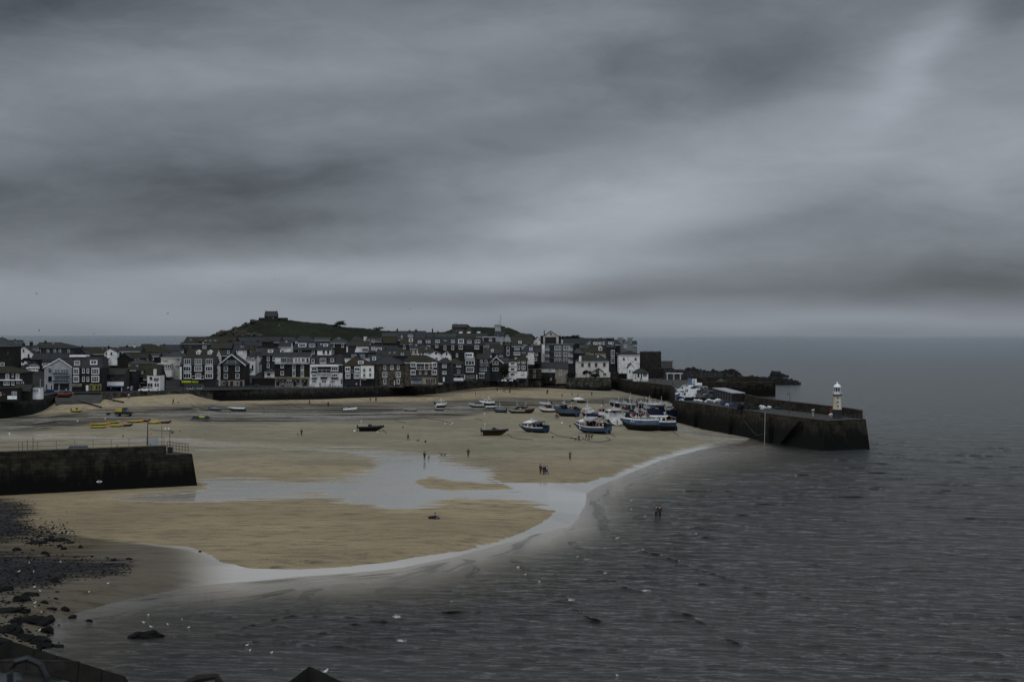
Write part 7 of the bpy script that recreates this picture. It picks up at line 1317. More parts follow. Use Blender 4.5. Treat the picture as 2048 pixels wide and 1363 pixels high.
for px, py, L, yw, c, lb in [(197.5,855.5,4.0,4,'yellow','yellow inflatable, nearest of the left group'),(200,850,4.6,6,'yellow','longest yellow inflatable, behind the nearest one'),(228,846.5,3.0,10,'yellow','yellow inflatable at the back of the left group'),(233.5,853,3.2,4,'yellow','yellow inflatable touching the first maroon one'),
      (255,852,2.4,5,'maroon','maroon inflatable beside the middle yellow boats'),(270,844.5,4.2,5,'yellow','yellow inflatable at the back, next to a maroon one'),(292,843,2.2,25,'maroon','small maroon inflatable tilted up at the back of the row'),(308.5,847,3.2,3,'yellow','yellow inflatable behind the black lamp post'),(331,846,2.8,0,'maroon','maroon inflatable at the right end of the row')]:
    inflatable('inflatable_boat', lb, px, py, L, 1.4, yw, c, r=.2, group=gy, H=.35, console=False, crew=True)
for k, (px, py, L, yw, c, w_, lb) in enumerate([(1250,829,5.2,80,'hull_white','grey','white crabber squeezed between the net-drum trawler and the workboat'),(1294,834,5.4,100,'light_blue','hull_white','pale blue crabber with white cabin in the thick of the moored boats'),(1262,818,4.6,150,'grey','dark_grey','grey boat at the back of the moored boats, left'),(1290,816,4.8,30,'hull_white','light_grey','white boat at the back of the moored boats, middle'),
      (1308,834,5.6,70,'car_black','hull_white','black boat with white cabin close to the tall navy trawler'),(1207,836,4.8,140,'hull_white','light_grey','white boat half hidden behind the pot boat'),(1275,845,5.0,120,'deep_blue','grey','navy crabber loaded with floats in front of the net-drum trawler')]):
    boat('fishing_boat', lb, px, py, L, 2.1, 1.1, yw, (-6, 4, 0)[k % 3], c, wh=(0, .45, .68, 1.3), whcol=w_, mast=1.8+.3*(k % 3), pots=12, fend=5, gantry=k % 2 == 0, seed=81+k)
# jet skis on a raft
ra_ = thing('raft', 'flat grey floating raft lying on the sand under the jet skis', 'raft', G(400, 841)); MB().box(-2.9, 2.9, -1.2, 1.2, 0, .25).build('deck', 'cover_grey', ra_); 
for px, yw, c, lb in ((392, 8, 'car_black', 'black covered jet ski, left on the raft'), (403, 4, 'lime_sign', 'lime green jet ski in the middle of the raft'), (412, 0, 'car_black', 'black jet ski, right on the raft')):
    p = G(px, 839.5); j = thing('jet_ski', lb, 'jet ski', (p.x, p.y, p.z+.25), rad(yw)); m_ = MB(); m_.taper(-1.3, 1.2, -.5, .5, 0, .45, .25, .12); m_.build('hull', 'car_black', j); m_ = MB(); m_.taper(-.9, .9, -.3, .3, .45, .75, .25, .08); m_.build('body', c, j); m_ = MB(); m_.tube([(.3, -.35, .95), (.35, 0, .85), (.3, .35, .95)], .04, 4); m_.build('handlebar', 'metal_dark', j)
# orange and blue boat on its trailer at the slip, boats stored ashore
o = boat('lifeguard_boat', 'orange and blue boat parked on the slipway below the gabled building', 130.5, 794.5, 4.0, 1.9, 1.1, 0, 0, 'rust', strake='orange', bottom='maroon', canopy=(-.8, .6, 1.2, 'blue'), wh=(-.1, .4, .6, .9), whcol='blue', seed=71, rail=False, cat='boat', z=6.3)
boat('rowing_boat', 'blue-grey rowing boat on the quay edge beside two white covered boats', 853, 769.8, 3.8, 1.4, .55, 178, 0, 'teal', seed=73, rail=False, cat='rowing boat', z=STZ+.23)
for px, py, lb, gg in ((866, 769, 'white covered boat on the sea wall, left of two', 'white covered boats on the sea wall'), (877, 770.5, 'white covered boat on the sea wall, right of two', 'white covered boats on the sea wall'), (501, 762.5, 'boat under a white cover in the lane, left', 'covered boats in the lane'), (517, 759, 'boat under a white cover with peaked bow in the lane, right', 'covered boats in the lane')):
    o = boat('covered_boat', lb, px, py, 2.6 if px > 600 else 3.2, 1.3, .6, 10 if px > 600 else 170, 0, 'hull_white', seed=75, rail=False, cat='boat', group=gg, z=STZ+.2); MB().ball((0, 0, .6), .7 if px > 600 else .9, 10, 6, (1.8, .85, .55), .08, int(px)).build('cover', 'gull_white', o)
boat('dinghy', 'pale blue dinghy pulled up between the granite building and the mossy one', 811.5, 766, 2.6, 1.2, .6, 150, -15, 'light_blue', seed=76, rail=False, cat='dinghy', z=STZ+.1)
# ================================================================== VEHICLES
def car(name, label, p, yaw, kind='car', col='car_white', group=None, cat='car', L=4.3, Wd=1.8, H=1.5):
    rt = thing(name, label, cat, p, rad(yaw), group)
    if kind == 'van': lo = [(-L/2, .3), (L/2, .3), (L/2+.02, .75), (L/2-.1, .95), (L/2-.75, 1.12), (L/2-1.4, H), (-L/2+.1, H), (-L/2, H-.2)]; gx = (L/2-1.38, L/2-.78)
    elif kind == 'pickup': lo = [(-L/2, .55), (L/2, .55), (L/2, 1.05), (L/2-.2, 1.2), (L/2-1.2, 1.28), (L/2-1.25, 1.28), (-L/2, 1.28)]; gx = None
    else: lo = [(-L/2, .3), (L/2, .3), (L/2, .65), (L/2-.15, .8), (L/2-1.0, .92), (-L/2+.05, .98), (-L/2, .7)]; gx = None
    m_ = MB(); m_.extr([p_ for p_ in lo], 'y', -Wd/2, Wd/2); body = m_.build('body', col, rt)
    if kind == 'van':
        MB().add([(gx[1]+.03, -Wd/2+.1, 1.13), (gx[1]+.03, Wd/2-.1, 1.13), (gx[0]+.03, Wd/2-.15, H-.03), (gx[0]+.03, -Wd/2+.15, H-.03)], [(0, 1, 2, 3)]).build('windscreen', 'glass', rt)
        for sd in (-1, 1): y = sd*(Wd/2+.006); MB().add([(L/2-1.75, y, 1.12), (L/2-.95, y, 1.12), (L/2-1.45, y, H-.12), (L/2-1.75, y, H-.12)], [(0, 1, 2, 3)]).build('side_window', 'glass', rt)
    else:
        a, b_ = (-L/2+.1, L/2-1.0) if kind == 'car' else (-.3, L/2-1.15); z0 = .93 if kind == 'car' else 1.27
        g = MB(); g.taper(a, b_, -Wd/2+.06, Wd/2-.06, z0, H-.05, .0, .16); g.v = [(x+(-.55 if x > 0 and z > 1.2 and z > z0+.1 else (.3 if x < 0 and z > z0+.1 and kind == 'car' else 0)), y, z) for x, y, z in g.v]; go = g.build('cabin_glass', 'glass', rt)
        r_ = MB(); x0, x1 = a+(.3 if kind == 'car' else 0), b_-.55; r_.box(x0, x1, -Wd/2+.2, Wd/2-.2, H-.05, H); [r_.tube([(x, sd*(Wd/2-.05), z0), (x2, sd*(Wd/2-.2), H-.04)], .04, 4) for sd in (-1, 1) for x, x2 in ((a+.02, x0), ((a+b_)/2, (a+b_)/2-.1), (b_-.02, x1))]; r_.build('car_roof', col, rt)
        if kind == 'pickup': MB().box(-L/2+.05, -.35, -Wd/2, Wd/2, 1.28, 2.0).build('canopy', 'yellow', rt); MB().box(-.3, 1.0, -Wd/2+.1, Wd/2-.1, H, H+.2).build('roof_rack', 'metal_dark', rt)
    rw = .33 if kind != 'pickup' else .42
    for x in (-L/2+.8, L/2-.85):
        for sd in (-1, 1):
            c = (x, sd*(Wd/2-.08), rw); w_ = MB(); w_.tube([(c[0], c[1]-.12, c[2]), (c[0], c[1]+.12, c[2])], rw, 12); wo = w_.build('wheel', 'tyre', rt); MB().tube([(c[0], c[1]+sd*.115, c[2]), (c[0], c[1]+sd*.135, c[2])], rw*.6, 8).build('rim', 'rim', wo)
    for sd in (-1, 1): MB().box(L/2-.05, L/2+.03, sd*Wd*.36-.18, sd*Wd*.36+.18, .6, .75).build('headlight', 'metal_pale', rt); MB().box(-L/2-.02, -L/2+.02, sd*Wd*.42-.08, sd*Wd*.42+.08, .65, .9).build('tail_light', 'red', rt)
    return rt
def pz(px, py): p = G(px, py, PZ+.06); return (p.x, p.y, PZ+.06)
g_ = 'vehicles parked on the pier'
for px, py, yw, kd, c, L, H_, lb in [(1374,797,185,'van','car_white',4.6,1.95,'nearest white van on the pier corner, in front of the others'),(1364,790,190,'car','car_white',3.9,1.45,'white hatchback tucked behind the nearest white van'),(1378,789,186,'van','car_white',4.4,1.85,'white van just behind the nearest one'),(1367,784,190,'van','car_white',4.2,1.85,'smaller white van by the quay railing'),
     (1377,774,200,'car','light_grey',4.2,1.45,'silver car at the far end of the pier row'),(1390,776,200,'van','car_white',4.6,1.9,'far white van beside the site cabin'),(1393,779,200,'car','car_black',4.3,1.45,'black car between the far van and the white estate'),(1402,782,200,'car','car_white',4.6,1.6,'white estate car in the middle of the diagonal row'),
     (1408,785,200,'car','car_black',4.4,1.45,'black car after the white estate'),(1414,788,200,'car','car_blue',4.4,1.45,'dark blue car before the last silver one'),(1422,787,200,'van','car_black',4.6,1.9,'black van near the net stores'),(1421,792,200,'car','silver',4.4,1.5,'silver car ending the diagonal row by the stores')]:
    car('parked_van' if kd == 'van' else 'parked_car', lb, pz(px, py), yw, kd, c, g_, 'van' if kd == 'van' else 'car', L=L, H=H_)
car('parked_car', 'white car parked on the waterfront below the ivy bush', (X(1014, 712), 712, STZ+.02), 185, 'car', 'car_white', L=4.4, H=1.6)
car('parked_car', 'black car parked in front of the two-bay slate house', (X(942, 698), 698, STZ+.02), 5, 'car', 'car_black', L=4.2)
car('parked_car', 'dark car roof showing behind the near pier parapet', P2(19.4, 4.0, 5.96), 190, 'car', 'silver', L=4.6, H=1.75)
car('parked_car', 'white car outside the white corner cottage on the left waterfront', (X(291, 590), 590, STZ+.02), 178, 'car', 'car_white', L=4.2, H=1.5)
for k, (px, D, z_, c, lb) in enumerate([(63,632,0,'car_white','white car at the front of the sloping left car park'),(66,640,0,'car_white','white car second in the sloping left car park'),(62,648,0,'silver','silver car third in the sloping left car park'),(67,656,0,'car_white','white car fourth in the sloping left car park'),(63,664,0,'car_white','rearmost white car in the sloping left car park'),(52,652,0,'car_blue','dark blue car left of the white rows in the car park')]):
    car('parked_car', lb, (X(px, D), D, tz(px, D)+.05+.4*k), 170, 'car', c, 'cars in the sloping left car park', L=4.2)
p = G(248, 832); jp = car('off_road_truck', 'black off-road pickup with yellow canopy and roof rack on the sand', (p.x, p.y, p.z), -6, 'pickup', 'car_black', cat='truck', L=4.6, Wd=1.9, H=2.1)
p = G(221, 829.5); tr = thing('boat_trailer', 'small empty boat trailer hitched behind the black pickup', 'trailer', (p.x, p.y, p.z), rad(-6)); m_ = MB(); [m_.tube([(-1.3, y, .55), (.9, y*.7, .55), (1.6, 0, .55)], .05, 4) for y in (-.6, .6)]; m_.tube([(-1, -.7, .55), (-1, .7, .55)], .05, 4); m_.build('frame', 'metal_dark', tr); [MB().tube([(-.6, y-.1, .33), (-.6, y+.1, .33)], .33, 10).build('wheel', 'tyre', tr) for y in (-.8, .8)]; MB().tube([(1.2, 0, .12), (1.2, 0, .9)], .05, 4).build('winch_post', 'metal_dark', tr)
# ================================================================== PEOPLE AND DOGS
def skin_obj(name, joints, edges, mt, par, root='pelvis', sub=1):
    me = bpy.data.meshes.new(name); keys = list(joints); me.from_pydata([joints[k][0] for k in keys], [(keys.index(a), keys.index(b_)) for a, b_ in edges], [])
    o = bpy.data.objects.new(name, me); COL.objects.link(o); md = o.modifiers.new('skin', 'SKIN'); md.use_smooth_shade = True
    for i, k in enumerate(keys):
        r = joints[k][1]; r = r if isinstance(r, tuple) else (r, r); v_ = me.skin_vertices[0].data[i]; v_.radius = r; v_.use_root = (k == root)
    if sub: sb = o.modifiers.new('sub', 'SUBSURF'); sb.levels = sub; sb.render_levels = sub
    me.materials.append(M(mt)); o.parent = par; return o
PM = {}
def figure(pose):
    """joints of a 1.75 m figure facing -y, in one of a few poses"""
    J = {}; st, arm, bend, sit = dict(stand=(0, .12, 0, 0), walk=(.34, .3, .03, 0), stride=(.45, .4, .05, 0), photo=(0, 0, 0, 0), crouch=(.1, .2, .35, 0), sit=(0, .2, .1, 1), hug=(0, .25, 0, 0))[pose]
    hz = .93 if not sit else .12; by = -bend
    if pose == 'crouch': hz = .55
    J['pelvis'] = ((0, 0, hz), (.14, .11)); J['waist'] = ((0, by*.3, hz+.17), (.13, .10)); J['chest'] = ((0, by*.8, hz+.40), (.165, .115)); J['neck'] = ((0, by, hz+.57), .055); J['jaw'] = ((0, by-.02, hz+.65), (.065, .07)); J['head'] = ((0, by-.005, hz+.74), (.078, .095)); J['crown'] = ((0, by+.005, hz+.81), (.05, .06)); J['nose'] = ((0, by-.115, hz+.70), .012)
    E = [('pelvis', 'waist'), ('waist', 'chest'), ('chest', 'neck'), ('neck', 'jaw'), ('jaw', 'head'), ('head', 'crown'), ('jaw', 'nose')]
    for s, sg in (('l', 1), ('r', -1)):
        f = st*sg
        J['hip'+s] = ((.09*sg, 0, hz-.04), .085)
        if sit: J['knee'+s] = ((.13*sg, -.38, .42 if sg > 0 else .1), .06); J['ank'+s] = ((.14*sg, -.72, .07), .042); J['toe'+s] = ((.16*sg, -.80, .14), .032)
        elif pose == 'crouch': J['knee'+s] = ((.14*sg, -.36, .46), .062); J['ank'+s] = ((.12*sg, -.08, .08), .042); J['toe'+s] = ((.13*sg, -.26, .03), .034)
        else: J['knee'+s] = ((.09*sg, -f*.52-(.05 if f < 0 else 0), hz-.46), .058); J['ank'+s] = ((.09*sg, -f+.0, .08 if f >= 0 else .14), .040); J['toe'+s] = ((.10*sg, -f-.17, .035), .034)
        J['sh'+s] = ((.18*sg, by*.85, hz+.50), .06)
        if pose in ('photo',): J['elb'+s] = ((.27*sg, -.12, hz+.27), .042); J['wri'+s] = ((.10*sg, -.26, hz+.56), .028); d = Vector((-.4*sg, -.2, .8))
        elif pose == 'hug' and sg > 0: J['elb'+s] = ((.36*sg, .02, hz+.40), .042); J['wri'+s] = ((.58*sg, .10, hz+.34), .028); d = Vector((.8, .1, -.3))
        elif sit or pose == 'crouch': J['elb'+s] = ((.25*sg, by-.10, hz+.25), .042); J['wri'+s] = ((.16*sg, by-.32, hz+.2), .028); d = Vector((0, -1, -.2))
        else: J['elb'+s] = ((.235*sg, by*.5+arm*sg*.5, hz+.23), .042); J['wri'+s] = ((.24*sg, by*.3+arm*sg*.8-.06, hz-.01), .028); d = Vector((0, -.15, -1))
        w = Vector(J['wri'+s][0]); d.normalize(); J['palm'+s] = (tuple(w+d*.06), (.036, .018)); E += [('pelvis', 'hip'+s), ('hip'+s, 'knee'+s), ('knee'+s, 'ank'+s), ('ank'+s, 'toe'+s), ('chest', 'sh'+s), ('sh'+s, 'elb'+s), ('elb'+s, 'wri'+s), ('wri'+s, 'palm'+s)]
        side = Vector((0, 1, 0)) if abs(d.y) < .8 else Vector((1, 0, 0)); inn = d.cross(side)
        for q, (o_, ln) in enumerate(((-.030, .065), (-.010, .080), (.011, .074), (.031, .058))):
            b0 = w+d*.085+side*o_; J['f%d%s' % (q, s)] = (tuple(b0), .009); J['g%d%s' % (q, s)] = (tuple(b0+d*ln*.55+inn*.012), .0085); J['h%d%s' % (q, s)] = (tuple(b0+d*ln*.9+inn*.03), .007); E += [('palm'+s, 'f%d%s' % (q, s)), ('f%d%s' % (q, s), 'g%d%s' % (q, s)), ('g%d%s' % (q, s), 'h%d%s' % (q, s))]
        J['t'+s] = (tuple(w+d*.04-side*.045+inn*.01), .010); J['u'+s] = (tuple(w+d*.085-side*.06+inn*.02), .008); E += [('palm'+s, 't'+s), ('t'+s, 'u'+s)]
    return J, E
def person(label, px, py, pose='stand', yaw=0., top='black', legs='black', hair='dark_hair', h=1.75, coat=False, z=None, pos=None, group=None, hood=None, sink=0.):
    key = (pose, top, legs, hair, coat, hood); p = Vector(pos) if pos else G(px, py, z)
    if key in PM:
        r = dup(PM[key], p, rad(yaw), label, None, h/1.75)
        if group: r['group'] = group
        elif 'group' in r: del r['group']
    else:
        r = thing('person', label, 'person', p, rad(yaw), group); J, E = figure(pose); skin_obj('body', J, E, 'skin', r)
        def sub(ks, grow, extra=None):
            JJ = {k: (J[k][0], tuple(x+grow for x in (J[k][1] if isinstance(J[k][1], tuple) else (J[k][1],)*2))) for k in ks}; 
            if extra: JJ.update(extra(JJ))
            return JJ, [e for e in E if e[0] in JJ and e[1] in JJ]
        tk = ['pelvis', 'waist', 'chest']+[a+s for a in ('sh', 'elb', 'wri') for s in 'lr']; a, b_ = sub(tk, .022)
        if coat: a['hem'] = ((0, 0, J['pelvis'][0][2]-.24), (.20, .16)); b_ = b_+[('pelvis', 'hem')]
        skin_obj('jacket', a, b_, top, r, 'chest')
        a, b_ = sub(['pelvis']+[x+s for x in ('hip', 'knee', 'ank') for s in 'lr'], .016); skin_obj('trousers', a, b_, legs, r)
        sh, eh = sub([x+s for x in ('ank', 'toe') for s in 'lr'], .012)
        for s in 'lr': skin_obj('shoe', {k: sh[k] for k in ('ank'+s, 'toe'+s)}, [('ank'+s, 'toe'+s)], 'metal_dark', r, 'ank'+s)
        hd = Vector(J['head'][0]); MB().ball((hd.x, hd.y+.022, hd.z+.028), .108, 10, 7, (.9, 1, 1.0)).build('hair' if not hood else 'hood', hood or hair, r, smooth=True); r.scale = (h/1.75,)*3
        for sg in (-1, 1): MB().ball((sg*.03, hd.y-.097, hd.z-.008), .012, 6, 4).build('eye', 'metal_dark', r)
        PM[key] = r
    if sink: r.location.z -= sink
    return r
for a in [
 ('person in long black coat standing at the pool edge beside a small dog', 849, 920, 'stand', 20, 'black', 'black', 'dark_hair', 1.78, True), ('person in dark hoodie standing alone right of the running dog', 936.5, 913.5, 'stand', 170, 'black', 'car_black', 'dark_hair', 1.75),
 ('person in dark jacket walking alone, middle of the sand below the boats', 816, 881, 'walk', 90, 'navy', 'black', 'dark_hair', 1.75), ('person standing alone with hands raised, right of centre on the sand', 1140, 920, 'photo', 160, 'black', 'car_black', 'dark_hair', 1.72),
 ('person in black on the left of the group of four', 1081, 947.5, 'stand', 30, 'black', 'black', 'dark_hair', 1.82), ('person with pale cap, second from left in the group of four', 1086.8, 948.5, 'stand', -30, 'black', 'grey', 'fair_hair', 1.6, True), ('person in black coat, third from left in the group of four', 1090, 949, 'walk', 10, 'black', 'black', 'fair_hair', 1.7, True), ('person in lilac top on the right of the group of four', 1094, 949, 'walk', 40, 'lilac', 'black', 'dark_hair', 1.55),
 ('child in pale top walking, left of two children', 1151, 881.5, 'walk', 120, 'pale', 'black', 'dark_hair', 1.35), ('child in black, right of two children', 1158, 881.5, 'stand', 200, 'black', 'black', 'dark_hair', 1.4),
 ('person in dark coat, left of three walkers by the pot boat', 1172.5, 879.5, 'walk', 60, 'black', 'grey', 'dark_hair', 1.75, True), ('tall person in black, middle of three walkers by the pot boat', 1178, 879.5, 'stand', 60, 'black', 'black', 'dark_hair', 1.82), ('person in black with bag, right of three walkers by the pot boat', 1182, 877, 'crouch', 70, 'black', 'black', 'dark_hair', 1.7),
 ('person in black striding, left of two beside the trawler bow', 1112.5, 838, 'stride', 100, 'black', 'black', 'dark_hair', 1.75), ('person in blue with orange top, right of two beside the trawler bow', 1116, 838, 'walk', 80, 'orange', 'blue', 'dark_hair', 1.7),
 ('person in dark clothes standing far left on the dry sand', 346.5, 808.5, 'walk', 60, 'black', 'black', 'dark_hair', 1.85), ('small child in blue beside a pram shape on the dry sand', 356, 807.5, 'stand', 0, 'blue', 'navy', 'dark_hair', .95), ('person in white top by the groyne, far left sand', 257.5, 797, 'walk', 20, 'pale', 'jean', 'dark_hair', 1.7),
 ('person in dark clothes standing with a small child, left of the walking figure', 603, 871.5, 'stand', 200, 'black', 'black', 'dark_hair', 1.7), ('small child in grey standing left of the adult', 595.5, 872, 'stand', 100, 'grey', 'black', 'dark_hair', 1.0),
 ('person in black standing below the white hotel on the dry sand', 619, 809, 'walk', 80, 'black', 'jean', 'dark_hair', 1.75), ('person in black standing on the wet mud left of the white inflatable', 656.5, 813.5, 'stand', 180, 'black', 'black', 'dark_hair', 1.8),
 ('person in grey at the foot of the sea wall, left of two', 740.5, 803.5, 'stand', 0, 'grey', 'grey', 'dark_hair', 1.6), ('person in black at the foot of the sea wall, right of two', 752, 804, 'stand', 0, 'black', 'black', 'dark_hair', 1.8),
 ('person in red top on the sand near the end of the weedy wall', 951, 791.5, 'stand', 90, 'red', 'black', 'dark_hair', 1.5), ('person in dark coat standing under the rough grey wall, left', 994.5, 783, 'stand', 0, 'black', 'navy', 'dark_hair', 1.8, True), ('person in black bending to an orange bag under the grey wall', 1020.5, 786, 'crouch', 260, 'black', 'black', 'dark_hair', 1.75), ('person standing in black behind the crouching figure', 1020, 783, 'stand', 0, 'navy', 'black', 'dark_hair', 1.75),
 ('person in dark red walking below the beach cottages', 1084.5, 775, 'walk', 60, 'maroon', 'black', 'dark_hair', 1.7), ('person in lilac below the beach cottages', 1090, 774.5, 'stand', 60, 'lilac', 'lilac', 'dark_hair', 1.6), ('tall person in black, back one of a close pair on the far sand', 1095.5, 787.5, 'walk', 200, 'black', 'black', 'dark_hair', 1.85), ('person in black, front one of a close pair on the far sand', 1094, 789.5, 'stand', 200, 'black', 'navy', 'dark_hair', 1.7, True),
 ('child in black standing on the dark wet strip', 1124, 794, 'stand', 0, 'black', 'black', 'dark_hair', 1.35), ('small figure crouching on the far sand right of the child', 1144, 790.5, 'crouch', 0, 'black', 'black', 'dark_hair', 1.4), ('dark crouching figure on the far wet strip edge', 1154.5, 793, 'crouch', 90, 'navy', 'black', 'dark_hair', 1.4), ('person in navy standing upright on the far wet strip', 1183.5, 791.5, 'stand', 0, 'navy', 'navy', 'dark_hair', 1.65),
 ('tall person in black behind the moored boats, left of a trio', 1223.5, 812, 'stand', 0, 'black', 'black', 'dark_hair', 1.9), ('person in black behind the moored boats, middle of a trio', 1226, 812, 'stand', 20, 'black', 'navy', 'dark_hair', 1.75), ('child in blue behind the moored boats, left of the two tall figures', 1220.5, 812, 'stand', 0, 'blue', 'grey', 'dark_hair', 1.3),
 ('person in blue sitting on the right groyne', 218, 798.5, 'sit', 30, 'blue', 'navy', 'dark_hair', 1.7), ('person in black sitting lower on the right groyne', 226.5, 802.5, 'sit', 30, 'black', 'black', 'dark_hair', 1.7), ('person in dark blue sitting on the left groyne', 153.5, 802, 'sit', 40, 'navy', 'black', 'dark_hair', 1.8),
 ('person in black and blue lying back on the foreground sand bank', 869, 1037.5, 'sit', 100, 'blue', 'black', 'dark_hair', 1.6)]: person(*a)
person('person in grey sweater wading in the shallows, left of a couple', 1312.6, 1036, 'hug', 185, 'grey', 'navy', 'dark_hair', 1.95, z=0, sink=.08)
person('person in olive coat wading in the shallows, right of a couple', 1319.6, 1036, 'stand', 165, 'olive', 'black', 'dark_hair', 1.9, True, z=0, sink=.08)
for s0, o_, ps, t_, lb in ((13.0, 2.4, 'stand', 'black', 'head and shoulders of a person in black behind the near pier parapet'), (7.3, 2.6, 'stand', 'black', 'person in dark hat standing by the lamp post on the near pier')): person(lb, 0, 0, ps, 0, t_, 'black', 'dark_hair', 1.7, pos=P2(s0, o_, 5.96))
R = random.Random(31); wl = ['outside the low blue-awning shop', 'outside the narrow hip-roofed house', 'left of the inn door', 'in the middle of the inn front', 'right of the inn door', 'at the white corner cottage', 'on the slip road', 'beside the lime-sign shops', 'by the stone gabled house', 'outside the left end of the bar', 'outside the right end of the bar',
     'left of the hotel door', 'below the hotel bays', 'at the brown-roofed shopfront', 'outside the granite building door', 'at the blue kiosk', 'at the net shop', 'beside the white kiosk on the quay', 'under the canopy', 'beside the canopy', 'on the quay railings', 'by the near pier vans']
for k, (px, D) in enumerate([(222,588),(256,592),(266,596),(281,596),(300,590),(316,594),(330,606),(434,635),(453,640),(566,640),(607,640),(640,640),(660,636),(713,638),(784,640),(829,640),(860,642),(1281,740),(1310,735),(1322,738),(1345,682),(1352,600)]):
    zz_ = STZ+.02 if px < 1200 else PZ+.06
    person('person in %s standing on the waterfront %s' % (('dark', 'pale', 'blue', 'grey')[k % 4]+' clothes', wl[k]), 0, 0, ('stand', 'walk')[k % 2], R.uniform(0, 360), ('black', 'pale', 'blue', 'grey')[k % 4], ('black', 'jean')[k % 2], 'dark_hair', R.uniform(1.6, 1.8), pos=(X(px, D), D, zz_))
def dog(label, px, py, yaw, run=0., mt='tan', h=.55):
    p = G(px, py); r = thing('dog', label, 'dog', p, rad(yaw)); J = {}; s = h/.55
    J.update(pelvis=((-.30, 0, .48), (.085, .075)), belly=((-.05, 0, .47), (.08, .075)), chest=((.22, 0, .45), (.10, .12)), neck=((.36, 0, .58), .06), head=((.45, 0, .70), .062), muzzle=((.57, 0, .67), .032), tail=((-.46, 0, .56), .025), tip=((-.62, 0, .72), .014))
    E = [('pelvis', 'belly'), ('belly', 'chest'), ('chest', 'neck'), ('neck', 'head'), ('head', 'muzzle'), ('pelvis', 'tail'), ('tail', 'tip')]
    for sg, n_ in ((1, 'l'), (-1, 'r')):
        f = run*sg; J['sh'+n_] = ((.23, .08*sg, .36), .05); J['fk'+n_] = ((.24+f*.12, .085*sg, .2), .028); J['fp'+n_] = ((.24+f*.3, .085*sg, .02), .026); J['ea'+n_] = ((.40, .05*sg, .76), .02)
        J['th'+n_] = ((-.28, .08*sg, .36), .06); J['hk'+n_] = ((-.22-f*.1, .085*sg, .27), .035); J['ho'+n_] = ((-.36-f*.2, .085*sg, .16), .022); J['hp'+n_] = ((-.30-f*.35, .085*sg, .02), .026)
        E += [('chest', 'sh'+n_), ('sh'+n_, 'fk'+n_), ('fk'+n_, 'fp'+n_), ('head', 'ea'+n_), ('pelvis', 'th'+n_), ('th'+n_, 'hk'+n_), ('hk'+n_, 'ho'+n_), ('ho'+n_, 'hp'+n_)]
    skin_obj('body', J, E, mt, r, 'chest'); r.scale = (s*1.15,)*3; return r
dog('tan lurcher-like dog running left over the wet sand', 886, 915, 170, .9, 'tan', .7); dog('small tan dog beside the person in the long coat', 857.5, 917.5, 100, .1, 'tan', .5); dog('small dark dog beside a buoy on the sand right of the lone walker', 836, 883, 30, .2, 'black', .4)
dog('dark dog on the far sand under the grey wall', 1008, 783, 0, .2, 'black', .5); dog('dark dog nosing the sand under the hotel wall', 494.5, 798.5, 20, .4, 'black', .7)
# ================================================================== GULLS
def gull(label, pos, yaw, kind='stand', sc=1., group=None):
    r = thing('gull', label, 'gull', pos, rad(yaw), group); b = MB(); b.ball((0, 0, .2 if kind != 'fly' else 0), .16, 10, 7, (1.7, .8, .75)); z = .2 if kind != 'fly' else 0
    b.ball((.26, 0, z+.16 if kind != 'fly' else .02), .075, 8, 6); b.tube([(.18, 0, z+.05), (.25, 0, z+.14 if kind != 'fly' else .01)], [.09, .06], 6); b.build('body', 'gull_white', r, smooth=True)
    MB().tube([(.32, 0, z+.15 if kind != 'fly' else .01), (.40, 0, z+.13 if kind != 'fly' else 0)], [.022, .008], 5).build('beak', 'beak', r)
    if kind == 'fly':
        for sg in (-1, 1): MB().add([(.10, sg*.08, .03), (-.12, sg*.08, .03), (-.10, sg*.38, .16), (.12, sg*.38, .18), (-.12, sg*.78, .08), (-.04, sg*.76, .09), (.10, sg*.08, .06), (-.10, sg*.38, .18), (.12, sg*.38, .20)], [(0, 1, 2, 3) if sg > 0 else (3, 2, 1, 0), (3, 2, 4, 5) if sg > 0 else (5, 4, 2, 3)]).build('wing', 'gull_grey', r)
    else:
        m_ = MB(); m_.ball((-.08, 0, z+.04), .15, 8, 6, (1.7, .85, .6)); m_.build('wings', 'gull_grey', r, smooth=True)
        if kind == 'stand': [MB().tube([(0, y, .0), (0, y, .12)], .012, 4).build('leg', 'beak', r) for y in (-.04, .04)]
    r.scale = (sc,)*3; return r
def gp(px, py, z=None, dz=0.): p = G(px, py, z); return (p.x, p.y, p.z+dz)
for k, (px, py, lb) in enumerate([(295,1229,'gull floating left of the loose trio near the black rock'),(337,1248,'gull floating between the other two above the black rock'),(363,1239,'highest floating gull right of the black rock'),(376,1254,'rightmost floating gull near the black rock'),(493,1289,'upper gull of a floating pair'),(498,1300,'lower gull of a floating pair'),(542,1304,'gull floating alone right of the pair'),(1236,1350,'gull floating alone at the bottom of the picture')]):
    gull(lb, gp(px, py, 0, -.10), [20, 160, 80, 10, 0, 30, 0, 200][k], 'float', .5)
